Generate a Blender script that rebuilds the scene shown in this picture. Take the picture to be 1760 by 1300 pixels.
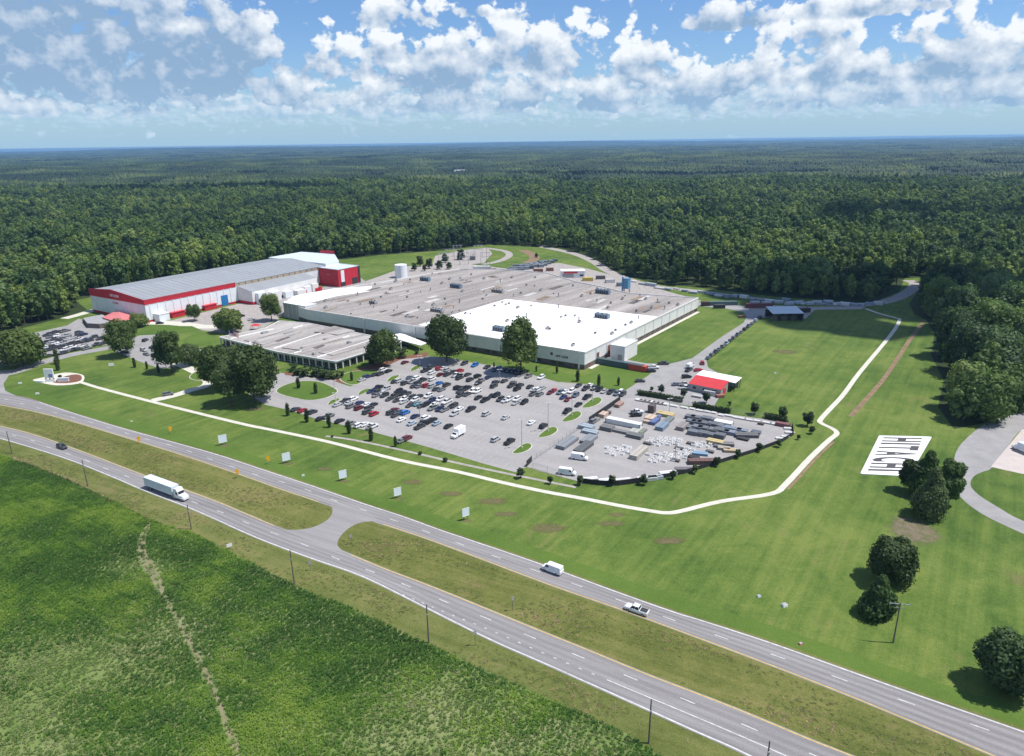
import bpy, bmesh, math, random
import numpy as np
from mathutils import Vector, Matrix
from mathutils.geometry import tessellate_polygon

for o in list(bpy.data.objects):
    bpy.data.objects.remove(o)
SC = bpy.context.scene
COL = SC.collection
rng = random.Random(11)
NR = np.random.default_rng(5)

# ---------------------------------------------------------------- camera
FPX, HY, CAMH = 1222.0, 244.0, 105.5
PITCH = math.atan((650 - HY) / FPX)
ROLL = math.atan2(25, 1757)
cd = bpy.data.cameras.new('camera')
cam = bpy.data.objects.new('camera', cd)
COL.objects.link(cam)
cd.sensor_fit = 'HORIZONTAL'
cd.sensor_width = 36.0
cd.lens = 36.0 * FPX / 1760.0
cd.clip_start = 0.5
cd.clip_end = 80000
cam.matrix_world = (Matrix.Translation((0, 0, CAMH)) @ Matrix.Rotation(math.pi / 2 - PITCH, 4, 'X')
                    @ Matrix.Rotation(-ROLL, 4, 'Z'))
SC.camera = cam

# ---------------------------------------------------------------- sun and sky
SUN_EL, SUN_AZ = math.radians(64), math.radians(95.7)     # azimuth from +Y towards +X
SUN = Vector((math.sin(SUN_AZ) * math.cos(SUN_EL), math.cos(SUN_AZ) * math.cos(SUN_EL), math.sin(SUN_EL)))
sl = bpy.data.lights.new('sun', 'SUN')
sl.energy = 4.4
sl.angle = math.radians(0.53)
sl.color = (1.0, 0.955, 0.89)
so = bpy.data.objects.new('sun', sl)
COL.objects.link(so)
so.rotation_euler = SUN.to_track_quat('Z', 'Y').to_euler()
so.location = (300, -30, 600)

SKY_STRENGTH = 0.1
world = bpy.data.worlds.new('World')
SC.world = world
world.use_nodes = True
SC.view_settings.view_transform = 'Standard'
SC.view_settings.look = 'None'
SC.view_settings.gamma = 1.0
SC.view_settings.use_curve_mapping = False
SC.view_settings.exposure = 0.35
HAZE_DENSITY = 6.5e-5


class NT:
    """small helper that writes node graphs as expressions"""
    def __init__(self, tree):
        self.t = tree

    def n(self, typ, **kw):
        nd = self.t.nodes.new(typ)
        for k, v in kw.items():
            setattr(nd, k, v)
        return nd

    def put(self, sock, v):
        if isinstance(v, bpy.types.NodeSocket):
            self.t.links.new(v, sock)
        else:
            sock.default_value = v

    def m(self, op, a, b=None, c=None, clamp=False):
        nd = self.n('ShaderNodeMath', operation=op, use_clamp=clamp)
        self.put(nd.inputs[0], a)
        if b is not None:
            self.put(nd.inputs[1], b)
        if c is not None:
            self.put(nd.inputs[2], c)
        return nd.outputs[0]

    def mix(self, f, a, b, blend='MIX'):
        nd = self.n('ShaderNodeMix', data_type='RGBA', blend_type=blend)
        self.put(nd.inputs[0], f)
        self.put(nd.inputs[6], a if not isinstance(a, tuple) else (*a[:3], 1))
        self.put(nd.inputs[7], b if not isinstance(b, tuple) else (*b[:3], 1))
        return nd.outputs[2]

    def comb(self, x, y, z):
        nd = self.n('ShaderNodeCombineXYZ')
        for i, v in enumerate((x, y, z)):
            self.put(nd.inputs[i], v)
        return nd.outputs[0]

    def noise(self, vec, scale, detail=4, rough=0.55, dist=0.0, lac=2.0, two=False):
        nd = self.n('ShaderNodeTexNoise', noise_dimensions='2D' if two else '3D')
        nd.inputs['Scale'].default_value = scale
        nd.inputs['Detail'].default_value = detail
        nd.inputs['Roughness'].default_value = rough
        nd.inputs['Lacunarity'].default_value = lac
        nd.inputs['Distortion'].default_value = dist
        if vec is not None:
            self.put(nd.inputs['Vector'], vec)
        return nd.outputs['Fac']

    def voro(self, vec, scale, detail=3, rough=0.5):
        nd = self.n('ShaderNodeTexVoronoi', feature='F1', voronoi_dimensions='2D')
        nd.normalize = True
        nd.inputs['Scale'].default_value = scale
        nd.inputs['Detail'].default_value = detail
        nd.inputs['Roughness'].default_value = rough
        self.put(nd.inputs['Vector'], vec)
        return nd.outputs['Distance']

    def ss(self, v, lo, hi):
        nd = self.n('ShaderNodeMapRange', interpolation_type='SMOOTHSTEP')
        self.put(nd.inputs[0], v)
        self.put(nd.inputs[1], lo)
        self.put(nd.inputs[2], hi)
        return nd.outputs[0]

    def lin(self, v, lo, hi, a=0.0, b=1.0):
        nd = self.n('ShaderNodeMapRange')
        for i, q in enumerate((v, lo, hi, a, b)):
            self.put(nd.inputs[i], q)
        return nd.outputs[0]

    def ramp(self, f, stops):
        nd = self.n('ShaderNodeValToRGB')
        cr = nd.color_ramp
        while len(cr.elements) < len(stops):
            cr.elements.new(0.5)
        for e, (p, c) in zip(cr.elements, stops):
            e.position = p
            e.color = (*c[:3], 1)
        self.put(nd.inputs[0], f)
        return nd.outputs[0]


def az_el(px, py):
    """direction in degrees of a photograph point"""
    u = (px - 880) / FPX
    v = (650 - py) / FPX
    c, s = math.cos(ROLL), math.sin(ROLL)
    u, v = c * u + s * v, -s * u + c * v
    dy = math.cos(PITCH) + v * math.sin(PITCH)
    dz = -math.sin(PITCH) + v * math.cos(PITCH)
    return math.degrees(math.atan2(u, dy)), math.degrees(math.atan2(dz, math.hypot(u, dy)))


def build_sky():
    t = world.node_tree
    t.nodes.clear()
    k = NT(t)
    out = k.n('ShaderNodeOutputWorld')
    bg = k.n('ShaderNodeBackground')
    t.links.new(bg.outputs[0], out.inputs[0])
    bg.inputs[1].default_value = SKY_STRENGTH
    sky = k.n('ShaderNodeTexSky', sky_type='NISHITA')
    sky.sun_disc = False
    sky.sun_elevation = SUN_EL
    sky.sun_rotation = SUN_AZ
    sky.altitude = 200
    sky.air_density = 1.0
    sky.dust_density = 0.4
    sky.ozone_density = 2.0
    tc = k.n('ShaderNodeTexCoord')
    sep = k.n('ShaderNodeSeparateXYZ')
    t.links.new(tc.outputs['Generated'], sep.inputs[0])
    x, y, z = sep.outputs
    az = k.m('MULTIPLY', k.m('ARCTAN2', x, y), 57.29578)
    el = k.m('MULTIPLY', k.m('ARCSINE', z), 57.29578)
    base = k.mix(1.0, sky.outputs[0], (0.60, 0.775, 1.02), 'MULTIPLY')

    def field(seed, sc, ysc, dx=0.0, dy=0.0, det=6):
        v = k.comb(k.m('ADD', az, dx + seed * 7.7), k.m('MULTIPLY', k.m('ADD', el, dy + seed * 3.1), ysc), 0.0)
        a = k.noise(v, 0.30 * sc, det, 0.56, two=True)
        b = k.voro(v, 0.62 * sc, 2, 0.55)
        return k.m('SUBTRACT', k.m('MULTIPLY', a, 1.15), k.m('MULTIPLY', b, 0.42))

    col = base

    def layer(col, dens, lit, edge, op, dark, light):
        a = k.m('MULTIPLY', k.ss(dens, 0.0, edge), op, clamp=True)
        c = k.mix(lit, tuple(q / SKY_STRENGTH for q in dark), tuple(q / SKY_STRENGTH for q in light))
        return k.mix(a, col, c)

    # far small clouds low over the horizon, and the same sky carried on overhead
    for (seed, sc, ysc, e0, e1, thr, edge, op, dark, light) in (
            (3.1, 2.3, 2.4, 1.0, 4.2, 0.27, 0.20, 0.55, (.34, .49, .63), (.56, .66, .74)),
            (6.4, 1.25, 1.6, 1.5, 6.4, 0.25, 0.20, 0.85, (.30, .43, .585), (.63, .69, .75)),
            (21.3, 0.70, 1.30, 11.0, 60., 0.34, 0.17, 0.9, (.28, .38, .52), (.66, .71, .76))):
        n0 = field(seed, sc, ysc)
        n1 = field(seed, sc, ysc, 0.42 / sc, 0.55 / sc / ysc * 1.3)
        bot = k.ss(el, e0 - 0.4, e0 + 0.8)
        top = k.m('SUBTRACT', 1.0, k.ss(el, e0 + (e1 - e0) * 0.35, e1 + 0.5))
        cov = k.m('MULTIPLY', bot, top)
        d = k.m('SUBTRACT', k.m('ADD', n0, k.m('MULTIPLY', k.m('SUBTRACT', cov, 1.0), 0.42)), thr)
        lit = k.m('ADD', k.m('MULTIPLY', k.m('SUBTRACT', n0, n1), 3.0), 0.5, clamp=True)
        col = layer(col, d, lit, edge, op, dark, light)

    # the large cumulus heaps: (px, py of the base centre, half width px, height px, weight)
    heaps = [(110, 138, 250, 190, 1.0), (320, 138, 110, 110, .9), (60, 190, 90, 46, .6), (205, 188, 80, 36, .5),
             (470, 112, 48, 56, .75), (590, 128, 52, 64, .8), (670, 100, 40, 40, .65), (765, 140, 70, 108, .95), (690, 42, 52, 46, .7),
             (905, 110, 80, 70, .85), (985, 130, 44, 80, .75), (1108, 135, 38, 88, .9), (1170, 150, 40, 40, .6), (1245, 150, 50, 52, .7),
             (1000, 178, 200, 64, .6), (700, 182, 150, 60, .55), (1340, 135, 62, 72, .85), (1430, 128, 55, 92, .85), (1240, 42, 58, 42, .75), (1490, 20, 90, 46, .75),
             (1420, 176, 170, 50, .5), (1500, 135, 46, 56, .75), (1605, 130, 62, 78, .8), (1740, 140, 60, 80, .8), (1690, 172, 120, 40, .5),
             (450, 172, 70, 34, .45), (800, 22, 30, 18, .55), (880, 30, 26, 14, .4)]
    KS = 5.0
    wsum = None
    rsum = None
    gsum = None
    for (px, py, hw, hh, w) in heaps:
        a0, e0 = az_el(px, py)
        ra = hw * 1.28 / 21.3
        rt = hh * 1.14 / 21.3
        da = k.m('DIVIDE', k.m('SUBTRACT', az, a0), ra)
        de = k.m('SUBTRACT', el, e0)
        up = k.m('DIVIDE', k.m('MAXIMUM', de, 0.0), rt)
        dn = k.m('DIVIDE', k.m('MINIMUM', de, 0.0), max(0.45, rt * 0.18))
        q = k.m('MULTIPLY_ADD', da, da, k.m('MULTIPLY_ADD', up, up, k.m('MULTIPLY', dn, dn)))
        e = k.m('EXPONENT', k.m('MULTIPLY', k.m('MAXIMUM', k.m('SUBTRACT', 1.0, q), -1.6), w * KS))
        if hw > 105 and py < 150:               # the two broad grey clouds in the west
            up = k.m('MULTIPLY', up, 0.55)
            gsum = e if gsum is None else k.m('ADD', gsum, e)
        wsum = e if wsum is None else k.m('ADD', wsum, e)
        rsum = k.m('MULTIPLY', up, e) if rsum is None else k.m('MULTIPLY_ADD', up, e, rsum)
    rel = k.m('MINIMUM', k.m('DIVIDE', rsum, wsum), 1.2)
    acc = k.m('DIVIDE', k.m('LOGARITHM', wsum, math.e), KS)
    grey = k.m('DIVIDE', gsum, wsum)
    accl = k.m('MAXIMUM', acc, -1.0)
    n0 = field(14.2, 1.15, 1.2, det=8)
    s0 = field(14.2, 1.15, 1.2, det=4)
    s1 = field(14.2, 1.15, 1.2, 0.55, 0.75, det=4)
    n2 = k.noise(k.comb(az, k.m('ADD', k.m('MULTIPLY', el, 1.6), 40.0), 0.0), 0.22, 2, 0.5, two=True)
    d = k.m('ADD', k.m('MULTIPLY', accl, 0.46), k.m('SUBTRACT', k.m('MULTIPLY', n0, 1.30), 0.66))
    lit = k.m('ADD', k.m('MULTIPLY', k.m('SUBTRACT', s0, s1), 1.9), k.m('MULTIPLY', rel, 1.10))
    lit = k.m('ADD', lit, k.m('MULTIPLY', k.m('SUBTRACT', n2, 0.5), 0.9))
    lit = k.m('ADD', lit, k.m('SUBTRACT', 0.15, k.m('MULTIPLY', grey, 0.22)))
    # the thick middle of a cloud is greyer than its thin bright rim
    thick = k.ss(d, 0.25, 0.70)
    lit = k.m('SUBTRACT', lit, k.m('MULTIPLY', thick, 0.26), clamp=True)
    col = layer(col, d, lit, 0.13, 0.97, (.225, .345, .51), (.74, .775, .81))
    # the low air is milky
    hz = k.m('POWER', k.m('SUBTRACT', 1.0, k.m('MULTIPLY', k.m('MAXIMUM', k.m('MINIMUM', el, 7.0), 0.0), 1 / 7.0)), 2.5)
    col = k.mix(k.m('MULTIPLY', hz, 0.88), col, tuple(q / SKY_STRENGTH for q in (.282, .458, .63)))
    t.links.new(col, bg.inputs[0])


build_sky()

# ---------------------------------------------------------------- helpers
ALL = []


def tag(o, label=None, cat=None, group=None, kind=None):
    if label:
        o['label'] = label
    if cat:
        o['category'] = cat
    if group:
        o['group'] = group
    if kind:
        o['kind'] = kind
    return o


def link(o, parent=None):
    COL.objects.link(o)
    if parent is not None:
        o.parent = parent
    return o


def empty(name, x, y, z=0.0, rz=0.0):
    o = bpy.data.objects.new(name, None)
    o.location = (x, y, z)
    o.rotation_euler = (0, 0, rz)
    o.empty_display_size = 0.5
    return link(o)


def copy_thing(o, loc=None, rz=None, scale=None, label=None, group=None):
    c = o.copy()
    COL.objects.link(c)
    if loc is not None:
        c.location = loc
    if rz is not None:
        c.rotation_euler = (0, 0, rz)
    if scale is not None:
        c.scale = scale
    if label:
        c['label'] = label
    if group:
        c['group'] = group
    for ch in o.children:
        d = ch.copy()
        COL.objects.link(d)
        d.parent = c
        for gch in ch.children:
            e = gch.copy()
            COL.objects.link(e)
            e.parent = d
    return c


def P(px, py, z=0.0):
    """ground (or height z) point seen at a pixel of the photograph"""
    u = (px - 880) / FPX
    v = (650 - py) / FPX
    c, s = math.cos(ROLL), math.sin(ROLL)
    u, v = c * u + s * v, -s * u + c * v
    dy = math.cos(PITCH) + v * math.sin(PITCH)
    dz = -math.sin(PITCH) + v * math.cos(PITCH)
    t = (CAMH - z) / -dz
    return (u * t, dy * t)


def HT(bx, by, ty):
    """height of something standing at (bx, by) whose top shows at row ty"""
    b = P(bx, by)
    u = (bx - 880) / FPX
    v = (650 - ty) / FPX
    c, s = math.cos(ROLL), math.sin(ROLL)
    u, v = c * u + s * v, -s * u + c * v
    dy = math.cos(PITCH) + v * math.sin(PITCH)
    dz = -math.sin(PITCH) + v * math.cos(PITCH)
    return CAMH + dz * b[1] / dy


def PL(pts, z=0.0):
    return [P(a, b, z) for a, b in pts]


def ccw(poly):
    a = sum(poly[i][0] * poly[(i + 1) % len(poly)][1] - poly[(i + 1) % len(poly)][0] * poly[i][1] for i in range(len(poly)))
    return list(poly) if a > 0 else list(poly)[::-1]


def smooth_line(pts, n=6):
    """Catmull-Rom through the points"""
    out = []
    p = [np.array(q, float) for q in pts]
    p = [2 * p[0] - p[1]] + p + [2 * p[-1] - p[-2]]
    for i in range(1, len(p) - 2):
        for j in range(n):
            t = j / n
            out.append(0.5 * ((2 * p[i]) + (-p[i - 1] + p[i + 1]) * t + (2 * p[i - 1] - 5 * p[i] + 4 * p[i + 1] - p[i + 2]) * t * t
                              + (-p[i - 1] + 3 * p[i] - 3 * p[i + 1] + p[i + 2]) * t ** 3))
    out.append(p[-2])
    return [tuple(q) for q in out]


def smooth_loop(pts, n=4):
    p = [np.array(q, float) for q in pts]
    m = len(p)
    out = []
    for i in range(m):
        a, b, c, d = p[i - 1], p[i], p[(i + 1) % m], p[(i + 2) % m]
        for j in range(n):
            t = j / n
            out.append(tuple(0.5 * ((2 * b) + (-a + c) * t + (2 * a - 5 * b + 4 * c - d) * t * t + (-a + 3 * b - 3 * c + d) * t ** 3)))
    return out


def offset_line(pts, d):
    """polyline moved sideways to its left by d"""
    q = np.array(pts, float)
    tg = np.gradient(q, axis=0)
    tg /= np.linalg.norm(tg, axis=1)[:, None] + 1e-9
    return [tuple(r) for r in q + np.stack([-tg[:, 1], tg[:, 0]], 1) * d]


def inside(poly, x, y):
    c = False
    n = len(poly)
    j = n - 1
    for i in range(n):
        xi, yi = poly[i]
        xj, yj = poly[j]
        if (yi > y) != (yj > y) and x < (xj - xi) * (y - yi) / (yj - yi) + xi:
            c = not c
        j = i
    return c


def inside_np(poly, X, Y):
    c = np.zeros(X.shape, bool)
    n = len(poly)
    j = n - 1
    for i in range(n):
        xi, yi = poly[i]
        xj, yj = poly[j]
        if yi != yj:
            c ^= ((yi > Y) != (yj > Y)) & (X < (xj - xi) * (Y - yi) / (yj - yi) + xi)
        j = i
    return c


class MB:
    def __init__(self):
        self.v, self.f, self.m = [], [], []

    def add(self, vs, fs, mat=0):
        b = len(self.v)
        self.v += [tuple(q) for q in vs]
        for f in fs:
            self.f.append(tuple(b + i for i in f))
            self.m.append(mat)
        return self

    def quad(self, a, b, c, d, mat=0):
        return self.add([a, b, c, d], [(0, 1, 2, 3)], mat)

    def sheet(self, poly, z, mat=0):
        poly = ccw(poly)
        tr = tessellate_polygon([[Vector((a, b, 0)) for a, b in poly]])
        fs = []
        for t in tr:
            a, b, c = (poly[i] for i in t)
            fs.append(t if (b[0] - a[0]) * (c[1] - a[1]) - (b[1] - a[1]) * (c[0] - a[0]) > 0 else t[::-1])
        return self.add([(a, b, z) for a, b in poly], fs, mat)

    def prism(self, poly, z0, z1, mat=0, top=None, bottom=False):
        poly = ccw(poly)
        n = len(poly)
        self.sheet(poly, z1, mat if top is None else top)
        vs = [(a, b, z0) for a, b in poly] + [(a, b, z1) for a, b in poly]
        self.add(vs, [(i, (i + 1) % n, n + (i + 1) % n, n + i) for i in range(n)], mat)
        if bottom:
            self.add([(a, b, z0) for a, b in poly][::-1], [tuple(range(n))], mat)
        return self

    def box(self, c, size, rz=0.0, mat=0, taper=1.0, bottom=True):
        """c = centre of the bottom face"""
        hx, hy, h = size[0] / 2, size[1] / 2, size[2]
        cs, sn = math.cos(rz), math.sin(rz)
        vs = []
        for zz, k in ((0, 1.0), (h, taper)):
            for sx, sy in ((-1, -1), (1, -1), (1, 1), (-1, 1)):
                x, y = sx * hx * k, sy * hy * k
                vs.append((c[0] + x * cs - y * sn, c[1] + x * sn + y * cs, c[2] + zz))
        fs = [(0, 1, 5, 4), (1, 2, 6, 5), (2, 3, 7, 6), (3, 0, 4, 7), (4, 5, 6, 7)]
        if bottom:
            fs.append((3, 2, 1, 0))
        return self.add(vs, fs, mat)

    def cyl(self, x, y, z0, z1, r0, r1=None, n=8, mat=0, cap=True):
        r1 = r0 if r1 is None else r1
        vs = [(x + r * math.cos(2 * math.pi * i / n), y + r * math.sin(2 * math.pi * i / n), z)
              for z, r in ((z0, r0), (z1, r1)) for i in range(n)]
        fs = [(i, (i + 1) % n, n + (i + 1) % n, n + i) for i in range(n)]
        if cap:
            fs.append(tuple(range(n, 2 * n)))
        return self.add(vs, fs, mat)

    def beam(self, p, q, w, mat=0, h=None):
        p, q = Vector(p), Vector(q)
        d = (q - p).normalized()
        up = Vector((0, 0, 1)) if abs(d.z) < 0.9 else Vector((1, 0, 0))
        s = d.cross(up).normalized()
        t = s.cross(d).normalized()
        h = w if h is None else h
        vs = []
        for e in (p, q):
            for a, b in ((-1, -1), (1, -1), (1, 1), (-1, 1)):
                vs.append(e + s * (a * w / 2) + t * (b * h / 2))
        return self.add(vs, [(0, 1, 5, 4), (1, 2, 6, 5), (2, 3, 7, 6), (3, 0, 4, 7), (4, 5, 6, 7), (3, 2, 1, 0)], mat)

    def ribbon(self, pts, w, z, mat=0, z0=None):
        a = offset_line(pts, w / 2)
        b = offset_line(pts, -w / 2)
        n = len(pts)
        vs = [(q[0], q[1], z) for q in a] + [(q[0], q[1], z) for q in b]
        self.add(vs, [(i, n + i, n + i + 1, i + 1) for i in range(n - 1)], mat)
        if z0 is not None:
            for L, fl in ((a, False), (b, True)):
                vs = [(q[0], q[1], z) for q in L] + [(q[0], q[1], z0) for q in L]
                fs = [(i, i + 1, n + i + 1, n + i) for i in range(n - 1)]
                self.add(vs, [f[::-1] for f in fs] if fl else fs, mat)
        return self

    def mesh(self, name, mats):
        me = bpy.data.meshes.new(name)
        me.from_pydata(self.v, [], self.f)
        for q in mats:
            me.materials.append(q)
        if len(mats) > 1:
            me.polygons.foreach_set('material_index', self.m)
        me.update()
        return me

    def build(self, name, mats, parent=None, loc=None, rz=None):
        if not isinstance(mats, (list, tuple)):
            mats = [mats]
        o = bpy.data.objects.new(name, self.mesh(name, mats))
        if loc is not None:
            o.location = loc
        if rz is not None:
            o.rotation_euler = (0, 0, rz)
        return link(o, parent)


def struct(name, mb, mats, label=None):
    o = mb.build(name, mats)
    o['kind'] = 'structure'
    if label:
        o['label'] = label
    return o


def np_mesh(name, V, F, mats, mi=None, smooth=False):
    """V (n,3), F (m,3 or 4) arrays"""
    me = bpy.data.meshes.new(name)
    k = F.shape[1]
    me.vertices.add(len(V))
    me.vertices.foreach_set('co', np.ascontiguousarray(V, np.float32).ravel())
    me.loops.add(F.size)
    me.loops.foreach_set('vertex_index', np.ascontiguousarray(F, np.int32).ravel())
    me.polygons.add(len(F))
    me.polygons.foreach_set('loop_start', np.arange(0, F.size, k, dtype=np.int32))
    for q in mats:
        me.materials.append(q)
    if mi is not None:
        me.polygons.foreach_set('material_index', np.ascontiguousarray(mi, np.int32))
    if smooth:
        me.polygons.foreach_set('use_smooth', np.ones(len(F), bool))
    me.update(calc_edges=True)
    me.validate()
    return me


# ---------------------------------------------------------------- materials
MATS = {}


def mat(name, col, rough=0.8, var=0.18, scale=0.5, bump=0.0, bscale=4.0, spec=0.3, metal=0.0, col2=None, stretch=None, obj=False, fine=0.0):
    """plain surface: base colour broken by noise; stretch = (angle, sx, sy) for streaks laid along a direction"""
    if name in MATS:
        return MATS[name]
    m = bpy.data.materials.new(name)
    m.use_nodes = True
    t = m.node_tree
    k = NT(t)
    b = t.nodes['Principled BSDF']
    b.inputs['Roughness'].default_value = rough
    b.inputs['Specular IOR Level'].default_value = spec
    b.inputs['Metallic'].default_value = metal
    tc = k.n('ShaderNodeTexCoord')
    ge = k.n('ShaderNodeNewGeometry')
    vec = tc.outputs['Object'] if obj else ge.outputs['Position']
    if stretch:
        mp = k.n('ShaderNodeMapping')
        t.links.new(vec, mp.inputs['Vector'])
        # first turn into the direction, then squeeze
        mp.vector_type = 'POINT'
        mp.inputs['Rotation'].default_value = (0, 0, -stretch[0])
        m2 = k.n('ShaderNodeMapping')
        t.links.new(mp.outputs[0], m2.inputs['Vector'])
        m2.inputs['Scale'].default_value = (stretch[1], stretch[2], 1)
        svec = m2.outputs[0]
    else:
        svec = vec
    f = k.noise(svec, scale, 5, 0.6)
    f2 = k.noise(vec, scale * 7.3, 4, 0.6)
    f = k.m('ADD', k.m('MULTIPLY', f, 0.7), k.m('MULTIPLY', f2, 0.3 + fine))
    f = k.lin(f, 0.33, 0.67 + fine * 0.5)
    c2 = col2 if col2 else tuple(max(0.0, q * (1 - 1.6 * var)) for q in col)
    c1 = col if col2 else tuple(min(1.0, q * (1 + 0.9 * var)) for q in col)
    t.links.new(k.mix(f, c2, c1), b.inputs['Base Color'])
    if bump:
        bp = k.n('ShaderNodeBump')
        bp.inputs['Strength'].default_value = bump
        bp.inputs['Distance'].default_value = 0.1
        t.links.new(k.noise(vec, bscale, 5, 0.65), bp.inputs['Height'])
        t.links.new(bp.outputs[0], b.inputs['Normal'])
    MATS[name] = m
    return m


def paint_mat():
    """vehicle paint: the colour is the object's own"""
    m = bpy.data.materials.new('vehicle_paint')
    m.use_nodes = True
    t = m.node_tree
    k = NT(t)
    b = t.nodes['Principled BSDF']
    oi = k.n('ShaderNodeObjectInfo')
    t.links.new(oi.outputs['Color'], b.inputs['Base Color'])
    b.inputs['Roughness'].default_value = 0.38
    b.inputs['Coat Weight'].default_value = 0.35
    b.inputs['Coat Roughness'].default_value = 0.12
    return m


def obj_mat(name, rough=0.7, dirt=0.25):
    """weathered surface tinted by the object's own colour"""
    m = bpy.data.materials.new(name)
    m.use_nodes = True
    t = m.node_tree
    k = NT(t)
    b = t.nodes['Principled BSDF']
    oi = k.n('ShaderNodeObjectInfo')
    tc = k.n('ShaderNodeTexCoord')
    f = k.lin(k.noise(tc.outputs['Object'], 0.9, 5, 0.65), 0.3, 0.7)
    t.links.new(k.mix(k.m('MULTIPLY', f, dirt), oi.outputs['Color'], (0.16, 0.14, 0.12)), b.inputs['Base Color'])
    b.inputs['Roughness'].default_value = rough
    return m


def leaf_mat(name, stops, inst=True, world_scale=0.006, wmix=0.5, trans=0.3, streak=None, grey=0.35):
    """foliage: tone by tree, by stand and by clump, part of the light passing through"""
    m = bpy.data.materials.new(name)
    m.use_nodes = True
    t = m.node_tree
    k = NT(t)
    t.nodes.remove(t.nodes['Principled BSDF'])
    out = t.nodes['Material Output']
    ge = k.n('ShaderNodeNewGeometry')
    oi = k.n('ShaderNodeObjectInfo')
    at = k.n('ShaderNodeAttribute', attribute_name='tone')
    stand = k.lin(k.noise(ge.outputs['Position'], world_scale, 5, 0.62), 0.41, 0.60)
    own = oi.outputs['Random'] if inst else at.outputs['Fac']
    f = k.m('ADD', k.m('MULTIPLY', stand, wmix), k.m('MULTIPLY', own, 1 - wmix))
    cl = k.noise(ge.outputs['Position'], 0.35, 4, 0.6)
    f = k.m('ADD', f, k.m('MULTIPLY', k.m('SUBTRACT', cl, 0.5), 0.5), clamp=True)
    if streak:
        mp = k.n('ShaderNodeMapping')
        t.links.new(ge.outputs['Position'], mp.inputs['Vector'])
        mp.inputs['Rotation'].default_value = (0, 0, -streak)
        m2 = k.n('ShaderNodeMapping')
        t.links.new(mp.outputs[0], m2.inputs['Vector'])
        m2.inputs['Scale'].default_value = (0.035, 1, 1)
        f = k.m('ADD', f, k.m('MULTIPLY', k.m('SUBTRACT', k.noise(m2.outputs[0], 0.7, 5, 0.7), 0.5), 1.1), clamp=True)
    col = k.ramp(f, stops)
    if grey:                                    # some kinds are blue-grey green
        own2 = k.m('FRACT', k.m('MULTIPLY', own, 7.31))
        g2 = k.m('MULTIPLY', k.ss(own2, 0.55, 0.95), grey)
        hsv = k.n('ShaderNodeHueSaturation')
        hsv.inputs['Hue'].default_value = 0.535
        hsv.inputs['Saturation'].default_value = 0.55
        hsv.inputs['Value'].default_value = 1.05
        t.links.new(col, hsv.inputs['Color'])
        col = k.mix(g2, col, hsv.outputs[0])
    d = k.n('ShaderNodeBsdfPrincipled')
    d.inputs['Roughness'].default_value = 0.6
    d.inputs['Specular IOR Level'].default_value = 0.25
    t.links.new(col, d.inputs['Base Color'])
    tr = k.n('ShaderNodeBsdfTranslucent')
    t.links.new(k.mix(1.0, col, (1.15, 1.25, 0.55), 'MULTIPLY'), tr.inputs[0])
    mx = k.n('ShaderNodeMixShader')
    mx.inputs[0].default_value = trans
    t.links.new(d.outputs[0], mx.inputs[1])
    t.links.new(tr.outputs[0], mx.inputs[2])
    t.links.new(mx.outputs[0], out.inputs[0])
    return m


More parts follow.
